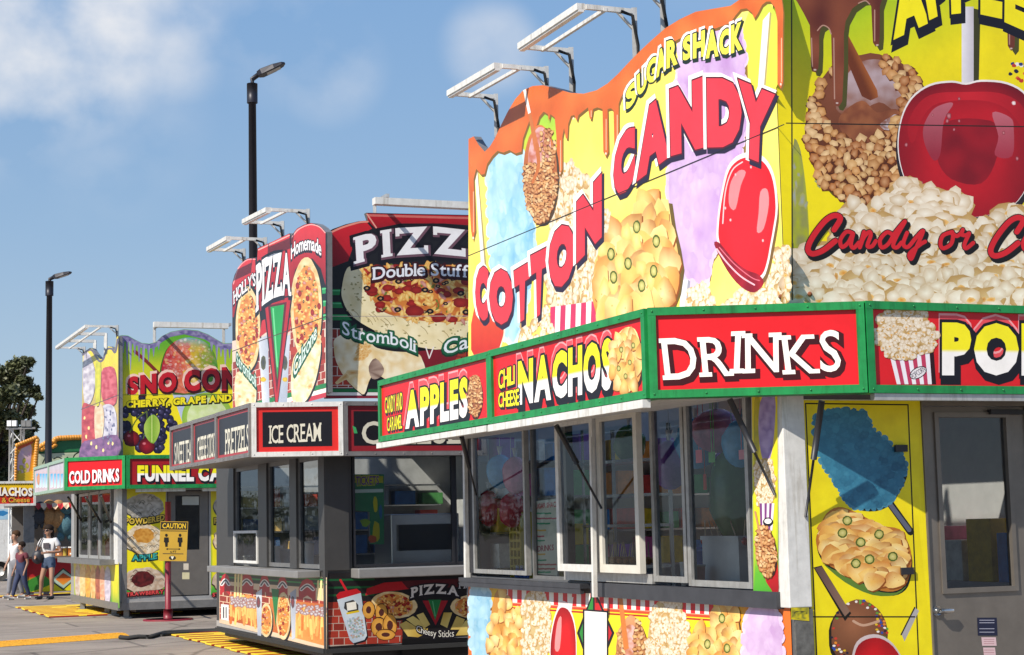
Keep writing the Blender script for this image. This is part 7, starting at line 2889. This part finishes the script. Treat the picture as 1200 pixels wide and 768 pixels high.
for cx in (195, 211):
    A.blob(cx, 627.5, 1.7, 1.9, C('1e1a16'), C('1e1a16'), 10, 0)
    A.poly([(cx - 2.6, 630), (cx + 2.6, 630), (cx + 3, 635.5), (cx + 1.7, 636), (cx + 1.4, 641), (cx - 1.4, 641), (cx - 1.7, 636), (cx - 3, 635.5)], C('1e1a16'))
A.stroke([(195, 643.5), (211, 643.7)], .8, C('2a2620'), False)
for x, d_ in ((194.4, 1), (211.6, -1)):
    A.poly([(x, 643.6), (x + 2.2 * d_, 642.3), (x + 2.2 * d_, 645)], C('2a2620'))
A.stroke([(191, 649), (214.5, 649.3)], .9, C('4a4030'), False)
A.blob(202, 654, 4.2, 2.6, C('3a362e'), C('2a2620'), 12, 0)
A.poly([(200, 652.2), (204, 652.2), (202, 656)], C('e8e0c8'))
A.build('pictogram', sb)
A = Art(WS, .079)
A.word('CAUTION', ((190.5, 613.3), (218, 613.6), (217.6, 619.6), (190.2, 619.3)), [(0, 0, 0, C('e0b82e'))], bold=.02)
A.word('6 FT', ((199.5, 645.5), (206.5, 645.5), (206.5, 648), (199.5, 648)), [(0, 0, 0, C('2a2620'))], bold=.0)
A.build('lettering', sb)

# ------------------------------------------------------------------ striped planks round the trailers, cable ramps, cable
YP = mat('yellow_plank_paint', C('e0bc2a'), .6, var=.25, scale=12)
RPT = mat('red_plank_paint', C('a8301e'), .6, var=.25, scale=12)


def plank(p, d, L_, w_, label, group, seed):
    rr = random.Random(seed)
    d = Vector(d).normalized()
    s_ = Vector((-d.y, d.x, 0))
    t = thing('striped_plank', label, 'plank', p, 0, group)
    h0, h1 = .006, .026
    mb = MB()

    def q(a, b, z):
        return Vector((p.x, p.y, 0)) + d * a + s_ * b + Vector((0, 0, z))
    mb.hexa([q(0, 0, h0), q(L_, 0, h0), q(L_, w_, h0), q(0, w_, h0), q(0, 0, h1), q(L_, 0, h1), q(L_, w_, h1), q(0, w_, h1)])
    mb.build('board', YP, t, .006)
    mb = MB()
    e = .06
    z = h1 + .003
    a = -.004
    while a < L_ - .3:
        ln = rr.uniform(.5, 1.1)
        b = min(a + ln, L_ + .004)
        mb.hexa([q(a, -.004, h0), q(b, -.004, h0), q(b - .12, e, h0), q(a + .12, e, h0), q(a, -.004, z), q(b, -.004, z), q(b - .12, e, z), q(a + .12, e, z)])
        a = b + rr.uniform(.12, .4)
    mb.build('red_edge', RPT, t)


g0 = on_ground(199, 745)
for i in range(13):
    p = g0 - T2.h * (.5 * i) + T2.r * (.02 * (i % 3) - .02)
    plank(p, T2.r, 2.0, .42, 'yellow and red striped plank lying in the row beside the pizza trailer', 'striped planks beside the pizza trailer', i)
g0 = on_ground(21, 713.5)
for i in range(9):
    p = g0 - T3.h * (.62 * i) + T3.r * (.05 * (i % 2))
    plank(p, T3.r, 2.6, .52, 'yellow and red striped plank lying in the row by the sno cone trailer', 'striped planks beside the sno cone trailer', 20 + i)
ga, gb = on_ground(132, 717.5), on_ground(275, 709.5)
n_ = 4
for i in range(n_):
    plank(ga.lerp(gb, i / n_), gb - ga, (gb - ga).length / n_ - .03, .3, 'yellow and red plank along the foot of the sno cone trailer door wall', 'striped planks along the door wall', 40 + i)
ga, gb = on_ground(-6, 701), on_ground(98, 696)
for i in range(3):
    plank(ga.lerp(gb, i / 3), gb - ga, (gb - ga).length / 3 - .03, .9, 'yellow and red striped plank on the ground under the feet of the people', 'striped planks by the nacho stand', 60 + i)
ga, gb = on_ground(-12, 758), on_ground(143, 746.5)
n_ = 5
YR = mat('yellow_rubber_ramp', C('d89a1c'), .7, var=.3, scale=25, bump=.4)
for i in range(n_):
    a_, b_ = ga.lerp(gb, i / n_), ga.lerp(gb, (i + 1) / n_ - .004)
    d = (b_ - a_).normalized()
    s_ = Vector((-d.y, d.x, 0))
    t = thing('cable_ramp', 'yellow rubber cable ramp segment in the line across the asphalt at lower left', 'cable ramp', a_, 0, 'yellow cable ramp segments')
    mb = MB()
    pr = [(-.28, .004), (.28, .004), (.1, .06), (-.1, .06)]
    vs = [a_ + s_ * y + Vector((0, 0, z)) for y, z in pr] + [b_ + s_ * y + Vector((0, 0, z)) for y, z in pr]
    mb.add(vs, [(0, 1, 2, 3), (7, 6, 5, 4), (0, 4, 5, 1), (1, 5, 6, 2), (2, 6, 7, 3), (3, 7, 4, 0)])
    mb.build('ramp_body', YR, t)
    mb = MB()
    for k in range(9):
        c0 = a_.lerp(b_, (k + .5) / 9)
        mb.bar(c0 - s_ * .09 + Vector((0, 0, .061)), c0 + s_ * .09 + Vector((0, 0, .061)), .03, .008)
    mb.build('tread_rib', YR, t)
pts = [on_ground(x, y, .03) for x, y in ((141, 747), (150, 748), (162, 746.5), (175, 746.8), (186, 743.5), (192, 741.8), (215, 740.5), (240, 739.5), (262, 738.5), (272, 738))]
tag(MB().tube(pts, .035, 8).build('black_cable', RUBBER), 'black power cable running from the yellow ramps to the pizza trailer', 'cable')
pts = [on_ground(x, y, .03) for x, y in ((189, 744), (200, 743), (230, 741), (262, 739.5))]
tag(MB().tube(pts, .028, 8).build('thin_cable', RUBBER), 'second thinner dark cable lying beside the main cable near the pizza trailer', 'cable')


# ================================================================== people
def skin_body(name, V, E, R, m, parent, S, yaw, sub=2):
    me = bpy.data.meshes.new(name)
    ca, sa = math.cos(yaw), math.sin(yaw)
    me.from_pydata([((x * ca - y * sa) * S, (x * sa + y * ca) * S, z * S) for x, y, z in V], E, [])
    ob = bpy.data.objects.new(name, me)
    COL.objects.link(ob)
    ob.modifiers.new('skin', 'SKIN').use_smooth_shade = True
    ss = ob.modifiers.new('subdivision', 'SUBSURF')
    ss.levels = ss.render_levels = sub
    for i, sv in enumerate(me.skin_vertices[0].data):
        r = R[i] if isinstance(R[i], tuple) else (R[i], R[i])
        sv.radius = (r[0] * S, r[1] * S)
        sv.use_root = (i == 0)
    dg = bpy.context.evaluated_depsgraph_get()
    nm = bpy.data.meshes.new_from_object(ob.evaluated_get(dg))
    ob.modifiers.clear()
    ob.data = nm
    nm.name = name
    nm.materials.clear()
    nm.materials.append(m)
    for p in nm.polygons:
        p.use_smooth = True
    ob.parent = parent
    return ob


def person(label, px, py, S, yaw, J, skin_m, top_m, low_m, hair_m, shoe_m, low_len='long', long_sleeve=False, hair='short', glasses=False, slim=1.0, bib=False):
    g = on_ground(px, py)
    t = thing('person', label, 'person', g)
    V, E, R = [], [], []

    def add(p, r, link=None):
        V.append(p)
        R.append(r)
        if link is not None:
            E.append((link, len(V) - 1))
        return len(V) - 1
    k = slim
    pel = add((0, 0, .52), (.082 * k, .06 * k))
    wai = add((0, 0, .61), (.068 * k, .052 * k), pel)
    che = add((0, -.005, .735), (.085 * k, .06 * k), wai)
    col = add((0, 0, .805), (.05 * k, .042 * k), che)
    nek = add((0, -.005, .85), .028, col)
    jaw = add((J['turn'] * .01, -.018, .885), (.036, .044), nek)
    hed = add((J['turn'] * .012, -.008, .938), (.047, .056), jaw)
    add((J['turn'] * .01, .0, .975), (.036, .042), hed)
    nose = add((J['turn'] * .045, -.068, .918), (.008, .01), hed)
    for sx in (-1, 1):
        add((sx * .052, .002, .92), (.008, .012), hed)
    hands = []
    for sd, sx in (('L', -1), ('R', 1)):
        sh_ = add((sx * .108 * k, 0, .80), .036, che)
        el = add(J['elbow' + sd], .024, sh_)
        wr = add(J['wrist' + sd], .016, el)
        d = (Vector(J['wrist' + sd]) - Vector(J['elbow' + sd])).normalized()
        hp = Vector(J['wrist' + sd]) + d * .045
        pm = add(tuple(hp), (.019, .012), wr)
        side = d.cross(Vector((0, 1, 0)))
        if side.length < .1:
            side = Vector((1, 0, 0))
        side.normalize()
        fwd = side.cross(d).normalized()
        for f_, ln in ((-.014, .03), (-.005, .036), (.005, .034), (.014, .027)):
            a_ = add(tuple(hp + side * f_ + d * (.02 + ln * .5)), .0052, pm)
            add(tuple(hp + side * f_ + d * (.02 + ln) + fwd * .010), .0042, a_)
        a_ = add(tuple(Vector(J['wrist' + sd]) + d * .02 - side * .022), .006, wr)
        add(tuple(Vector(J['wrist' + sd]) + d * .045 - side * .028 + fwd * .006), .005, a_)
    for sd, sx in (('L', -1), ('R', 1)):
        hi = add((sx * .052 * k, 0, .485), .052 * k, pel)
        kn = add(J['knee' + sd], .034 * k, hi)
        mid = Vector(J['knee' + sd]).lerp(Vector(J['ankle' + sd]), .35)
        cf = add((mid.x, mid.y + .008, mid.z), .033 * k, kn)
        an = add(J['ankle' + sd], .020, cf)
        ax, ay, az = J['ankle' + sd]
        add((ax + J['turn'] * .03, ay - .075, .022), .018, an)
    skin_body('body', V, E, R, skin_m, t, S, yaw)
    # top
    V, E, R = [], [], []
    pel = add((0, 0, .475), (.095 * k, .074 * k))
    wai = add((0, 0, .61), (.084 * k, .066 * k), pel)
    che = add((0, -.005, .735), (.094 * k, .07 * k), wai)
    col = add((0, 0, .808), (.06 * k, .05 * k), che)
    for sd, sx in (('L', -1), ('R', 1)):
        sh_ = add((sx * .11 * k, 0, .80), .045, che)
        el = Vector(J['elbow' + sd])
        s0 = Vector((sx * .11 * k, 0, .80))
        if long_sleeve:
            e_ = add(tuple(el), .033, sh_)
            add(J['wrist' + sd], .024, e_)
        else:
            add(tuple(s0.lerp(el, .6)), .040, sh_)
    skin_body('shirt', V, E, R, top_m, t, S, yaw)
    # trousers or shorts
    V, E, R = [], [], []
    pel = add((0, 0, .53), (.088 * k, .07 * k))
    w0 = add((0, 0, .62), ((.092 if bib else .08) * k, (.075 if bib else .063) * k), pel)
    if bib:
        add((0, -.012, .76), (.106 * k, .084 * k), w0)
    for sd, sx in (('L', -1), ('R', 1)):
        hi = add((sx * .054 * k, 0, .48), .062 * k, pel)
        kn = Vector(J['knee' + sd])
        h0 = Vector((sx * .054 * k, 0, .48))
        if low_len == 'long':
            a_ = add(tuple(kn), .043 * k, hi)
            add(tuple(Vector(J['ankle' + sd]) + Vector((0, 0, .01))), .033, a_)
        else:
            add(tuple(h0.lerp(kn, .42)), .056 * k, hi)
    skin_body('trousers' if low_len == 'long' else 'shorts', V, E, R, low_m, t, S, yaw)

    def W_(p):
        ca, sa = math.cos(yaw), math.sin(yaw)
        return g + Vector(((p[0] * ca - p[1] * sa) * S, (p[0] * sa + p[1] * ca) * S, p[2] * S))
    hx = J['turn'] * .012
    mb = MB()
    mb.ball(W_((hx, .012, .962)), .066 * S, .070 * S, .058 * S, 14, 9, 0, .05)
    if hair == 'long':
        mb.ball(W_((hx, .036, .905)), .062 * S, .046 * S, .08 * S, 12, 8, 0, .06)
        mb.ball(W_((hx + .02, .04, .85)), .036 * S, .03 * S, .06 * S, 10, 7, 0, .06)
    mb.build('hair', hair_m, t)
    for sx in (-1, 1):
        MB().ball(W_((hx + sx * .018 + J['turn'] * .02, -.054, .934)), .007 * S, .006 * S, .006 * S, 8, 6).build('eye', mat('dark_eye', (.02, .015, .012), .3), t)
    MB().ball(W_((hx + J['turn'] * .026, -.058, .893)), .014 * S, .006 * S, .005 * S, 8, 5).build('mouth', mat('lip', (.35, .12, .1), .5), t)
    if glasses:
        mb = MB()
        for sx in (-1, 1):
            mb.ball(W_((hx + sx * .02 + J['turn'] * .02, -.062, .935)), .02 * S, .008 * S, .014 * S, 10, 7)
        mb.bar(W_((-.05, -.045, .938)), W_((.05, -.055, .938)), .006 * S)
        mb.build('sunglasses', mat('dark_lens', (.02, .015, .015), .15), t)
    for sd in 'LR':
        ax, ay, az = J['ankle' + sd]
        mb = MB()
        c0 = W_((ax, ay + .02, .028))
        c1 = W_((ax + J['turn'] * .03, ay - .085, .022))
        mb.tube([c0 + Vector((0, 0, .004 * S)), c0.lerp(c1, .4), c1], .03 * S, 10, radii=[.029 * S, .03 * S, .02 * S])
        o_ = mb.build('shoe', shoe_m, t)
    return t, W_


SK1 = mat('tan_skin', (.33, .175, .11), .5, var=.08)
SK2 = mat('brown_skin', (.27, .14, .09), .5, var=.08)
HAIR = mat('dark_brown_hair', (.02, .012, .008), .8, var=.3, scale=30, spec=.15)
HAIRB = mat('brown_hair', (.06, .03, .014), .8, var=.3, scale=30, spec=.15)
wt_, Wp = person('woman in white printed tee and denim shorts with dark shoulder bag, walking', 57, 702.5, 1.82, R_(-14),
                 dict(turn=-.6, elbowL=(-.195, .02, .655), wristL=(-.15, -.09, .60), elbowR=(.175, .01, .645), wristR=(.06, -.13, .635), kneeL=(-.085, -.045, .275), ankleL=(-.125, .0, .05), kneeR=(.07, -.05, .28), ankleR=(.075, -.05, .048)),
                 SK1, mat('white_tee', (.58, .57, .57), .8, var=.08), mat('blue_denim', (.05, .08, .14), .85, var=.4, scale=25), HAIR, mat('black_shoe', (.02, .02, .025), .6), 'short', False, 'long', True, .92)
# print on the tee
mb = MB()
c_ = [Wp((sx, -.078 - .004 * (1 - abs(sx) / .05), z)) for sx, z in ((-.045, .69), (.045, .69), (.045, .765), (-.045, .765))]
c2 = [Wp((sx, -.068, z)) for sx, z in ((-.045, .69), (.045, .69), (.045, .765), (-.045, .765))]
mb.hexa(c2 + c_)
mb.build('shirt_print', mat('dark_print', (.06, .05, .06), .8, var=.6, scale=40), wt_)
bag = thing('shoulder_bag', 'black shoulder bag hanging on the right hip of the woman in the white tee', 'bag', Wp((-.12, -.07, .5)))
mb = MB().ball(Wp((-.125, -.075, .575)), .085 * 1.82, .05 * 1.82, .095 * 1.82, 12, 9, 0, .06)
BAGM = mat('black_bag_leather', (.02, .02, .028), .5, var=.3)
mb.build('bag_body', BAGM, bag)
MB().tube([Wp((-.13, -.09, .66)), Wp((-.11, -.085, .74)), Wp((-.075, -.05, .84))], .016, 6).build('strap', BAGM, bag)
person('boy in dark overalls with dark red sleeves, walking in front of the man', 25, 702.8, 1.42, R_(-38),
       dict(turn=-.5, elbowL=(-.15, .01, .64), wristL=(-.16, -.05, .50), elbowR=(.15, .02, .64), wristR=(.15, -.04, .51), kneeL=(-.05, -.09, .28), ankleL=(-.07, -.13, .05), kneeR=(.06, .03, .28), ankleR=(.07, .12, .06)),
       SK2, mat('dark_red_shirt', (.12, .02, .03), .8), mat('navy_overalls', (.03, .04, .09), .85, var=.2), HAIR, mat('light_shoe', (.5, .48, .45), .6), 'long', False, 'short', False, 1.05, True)
ov = [o for o in bpy.data.objects if o.name.startswith('person')][-1]
person('man in white shirt and grey trousers walking behind the boy', 18, 701.2, 1.7, R_(-38),
       dict(turn=-.5, elbowL=(-.15, .02, .64), wristL=(-.16, -.05, .50), elbowR=(.15, .02, .64), wristR=(.15, -.06, .51), kneeL=(-.05, -.06, .28), ankleL=(-.06, -.08, .05), kneeR=(.05, .02, .28), ankleR=(.06, .09, .055)),
       SK1, mat('white_shirt', (.56, .56, .57), .8, var=.1), mat('grey_trousers', (.2, .2, .22), .85), HAIRB, mat('light_shoe', (.5, .48, .45), .6), 'long')

# ================================================================== trees
LEAF = None


def leaf_mat():
    m = bpy.data.materials.new('oak_leaf')
    m.use_nodes = True
    nt = m.node_tree
    b = nt.nodes['Principled BSDF']
    b.inputs['Roughness'].default_value = .55
    t = nt.nodes.new('ShaderNodeTexCoord')
    n = nt.nodes.new('ShaderNodeTexNoise')
    n.inputs['Scale'].default_value = .9
    n.inputs['Detail'].default_value = 5
    r = nt.nodes.new('ShaderNodeValToRGB')
    r.color_ramp.elements[0].position = .35
    r.color_ramp.elements[0].color = (.03, .04, .016, 1)
    r.color_ramp.elements[1].position = .68
    r.color_ramp.elements[1].color = (.12, .125, .045, 1)
    nt.links.new(t.outputs['Object'], n.inputs['Vector'])
    nt.links.new(n.outputs['Fac'], r.inputs[0])
    nt.links.new(r.outputs[0], b.inputs['Base Color'])
    return m


LEAF = leaf_mat()
BARK = mat('grey_brown_bark', (.06, .045, .035), .9, var=.4, scale=8, bump=.6)


def tree(label, px, Y, clumps, seed, leaf=.13, per=2300):
    rr = random.Random(seed)
    b0 = at_depth(px, 640, Y)
    base = Vector((b0.x, b0.y, 0))
    t = thing('oak_tree', label, 'tree', base)
    tops = []
    vs, fs = [], []
    for (x, y, r) in clumps:
        c_ = at_depth(x, y, Y + rr.uniform(-2.5, 2.5))
        R = r / F * Y
        tops.append((c_, R))
        for i in range(int(per * (r / 18) ** 2)):
            d = Vector((rr.gauss(0, 1), rr.gauss(0, 1), rr.gauss(0, 1))).normalized()
            q = rr.random() ** .45
            # sub-clusters make the outline ragged
            p = c_ + Vector((d.x * R * q, d.y * R * q, d.z * R * .72 * q)) + Vector((rr.gauss(0, .12), rr.gauss(0, .12), rr.gauss(0, .12))) * R
            a_ = Vector((rr.gauss(0, 1), rr.gauss(0, 1), rr.gauss(0, .6))).normalized() * leaf * rr.uniform(.6, 1.3)
            b_ = a_.cross(Vector((rr.gauss(0, 1), rr.gauss(0, 1), rr.gauss(0, 1)))).normalized() * leaf * rr.uniform(.35, .6)
            k = len(vs)
            vs += [p - a_, p + b_, p + a_, p - b_]
            fs.append((k, k + 1, k + 2, k + 3))
    MB().add(vs, fs).build('crown', LEAF, t)
    mb = MB()
    zt = sum(c_.z for c_, _ in tops) / len(tops)
    fork = Vector((base.x, base.y, zt * .45))
    mb.tube([base, base + Vector((.1, 0, zt * .2)), fork], .4, 12, radii=[.5, .36, .3])
    for c_, R in tops:
        m_ = fork.lerp(c_, .5) + Vector((rr.uniform(-.4, .4), rr.uniform(-.4, .4), rr.uniform(.1, .6)))
        mb.tube([fork + Vector((0, 0, -.1)), m_, c_], .12, 7, radii=[.17, .09, .03])
    mb.build('trunk', BARK, t)
    return t


tree('large dark oak tree at the left edge, its crown against the sky', -12, 78,
     [(22, 430, 13), (4, 440, 14), (33, 424, 7), (-22, 432, 18), (38, 458, 9), (15, 462, 14), (-8, 468, 18), (-40, 460, 20), (45, 466, 5), (30, 482, 11), (8, 492, 15), (-20, 500, 20), (22, 512, 15), (36, 500, 9), (40, 528, 10), (14, 445, 13), (28, 448, 10), (0, 510, 18), (2, 528, 16), (-30, 535, 20), (26, 545, 12), (-50, 500, 20), (8, 560, 14), (33, 565, 10), (-15, 570, 18)], 5)
tree('darker lower tree behind the large oak at the left edge', 30, 95,
     [(0, 520, 18), (20, 535, 16), (36, 545, 13), (-20, 545, 22), (8, 560, 18), (30, 570, 16), (-30, 580, 22), (5, 590, 18)], 9, .16, 1500)
# far line of trees along the horizon
rr = random.Random(77)
mb = MB()
vs, fs = [], []
for i in range(15000):
    x = rr.uniform(-150, 150)
    Y = rr.uniform(150, 175)
    h = 5.5 + 3.0 * noise.noise(Vector((x / 14, 0, 0))) + 1.2 * noise.noise(Vector((x / 4, 3, 0)))
    p = Vector((x, Y, rr.uniform(.2, max(1, h))))
    a_ = Vector((rr.gauss(0, 1), rr.gauss(0, 1), rr.gauss(0, 1))).normalized() * rr.uniform(.3, .65)
    b_ = a_.cross(Vector((rr.gauss(0, 1), rr.gauss(0, 1), rr.gauss(0, 1)))).normalized() * rr.uniform(.2, .45)
    k = len(vs)
    vs += [p - a_, p + b_, p + a_, p - b_]
    fs.append((k, k + 1, k + 2, k + 3))
tag(MB().add(vs, fs).build('distant_trees', LEAF), 'far line of trees along the horizon behind the stands', 'trees', kind='stuff')


# ------------------------------------------------------------------ ground
def asphalt():
    m = bpy.data.materials.new('worn_asphalt')
    m.use_nodes = True
    nt = m.node_tree
    b = nt.nodes['Principled BSDF']
    b.inputs['Roughness'].default_value = .85
    t = nt.nodes.new('ShaderNodeTexCoord')
    n = nt.nodes.new('ShaderNodeTexNoise')
    n.inputs['Scale'].default_value = .35
    n.inputs['Detail'].default_value = 10
    n.inputs['Roughness'].default_value = .7
    n2 = nt.nodes.new('ShaderNodeTexNoise')
    n2.inputs['Scale'].default_value = 60
    n2.inputs['Detail'].default_value = 3
    r = nt.nodes.new('ShaderNodeValToRGB')
    r.color_ramp.elements[0].position = .3
    r.color_ramp.elements[0].color = (.185, .152, .124, 1)
    r.color_ramp.elements[1].position = .72
    r.color_ramp.elements[1].color = (.33, .275, .225, 1)
    mx = nt.nodes.new('ShaderNodeMix')
    mx.data_type = 'RGBA'
    mx.blend_type = 'OVERLAY'
    mx.inputs['Factor'].default_value = .45
    for q in (n, n2):
        nt.links.new(t.outputs['Object'], q.inputs['Vector'])
    nt.links.new(n.outputs['Fac'], r.inputs[0])
    nt.links.new(r.outputs[0], mx.inputs['A'])
    nt.links.new(n2.outputs['Color'], mx.inputs['B'])
    # straight saw-cut joints across the slab
    br = nt.nodes.new('ShaderNodeTexBrick')
    br.inputs['Scale'].default_value = .16
    br.inputs['Mortar Size'].default_value = .006
    br.inputs['Color1'].default_value = (1, 1, 1, 1)
    br.inputs['Color2'].default_value = (.86, .86, .86, 1)
    br.inputs['Mortar'].default_value = (.35, .35, .35, 1)
    mp = nt.nodes.new('ShaderNodeMapping')
    mp.inputs['Rotation'].default_value = (0, 0, -HEAD)
    nt.links.new(t.outputs['Object'], mp.inputs['Vector'])
    nt.links.new(mp.outputs[0], br.inputs['Vector'])
    m2 = nt.nodes.new('ShaderNodeMix')
    m2.data_type = 'RGBA'
    m2.blend_type = 'MULTIPLY'
    m2.inputs['Factor'].default_value = .7
    nt.links.new(mx.outputs['Result'], m2.inputs['A'])
    nt.links.new(br.outputs['Color'], m2.inputs['B'])
    # oil stains and hairline cracks
    st = nt.nodes.new('ShaderNodeTexNoise')
    st.inputs['Scale'].default_value = 1.1
    st.inputs['Detail'].default_value = 4
    sr = nt.nodes.new('ShaderNodeValToRGB')
    sr.color_ramp.elements[0].position = .58
    sr.color_ramp.elements[0].color = (1, 1, 1, 1)
    sr.color_ramp.elements[1].position = .72
    sr.color_ramp.elements[1].color = (.55, .53, .5, 1)
    vo = nt.nodes.new('ShaderNodeTexVoronoi')
    vo.feature = 'DISTANCE_TO_EDGE'
    vo.inputs['Scale'].default_value = .35
    vr = nt.nodes.new('ShaderNodeValToRGB')
    vr.color_ramp.elements[0].color = (.4, .38, .36, 1)
    vr.color_ramp.elements[1].position = .012
    vr.color_ramp.elements[1].color = (1, 1, 1, 1)
    wv = nt.nodes.new('ShaderNodeMix')
    wv.data_type = 'VECTOR'
    wv.inputs['Factor'].default_value = .25
    nt.links.new(t.outputs['Object'], wv.inputs['A'])
    nt.links.new(n.outputs['Color'], wv.inputs['B'])
    nt.links.new(wv.outputs['Result'], vo.inputs['Vector'])
    nt.links.new(t.outputs['Object'], st.inputs['Vector'])
    nt.links.new(st.outputs['Fac'], sr.inputs[0])
    nt.links.new(vo.outputs['Distance'], vr.inputs[0])
    prev = m2.outputs['Result']
    for q in (sr, vr):
        mm = nt.nodes.new('ShaderNodeMix')
        mm.data_type = 'RGBA'
        mm.blend_type = 'MULTIPLY'
        mm.inputs['Factor'].default_value = .8
        nt.links.new(prev, mm.inputs['A'])
        nt.links.new(q.outputs[0], mm.inputs['B'])
        prev = mm.outputs['Result']
    nt.links.new(prev, b.inputs['Base Color'])
    bp = nt.nodes.new('ShaderNodeBump')
    bp.inputs['Strength'].default_value = .3
    bp.inputs['Distance'].default_value = .01
    nt.links.new(n2.outputs['Fac'], bp.inputs['Height'])
    nt.links.new(bp.outputs[0], b.inputs['Normal'])
    return m


mb = MB()
S = 1500
mb.add([(-S, -S, 0), (S, -S, 0), (S, S, 0), (-S, S, 0)], [(0, 1, 2, 3)])
tag(mb.build('ground', asphalt()), kind='structure')
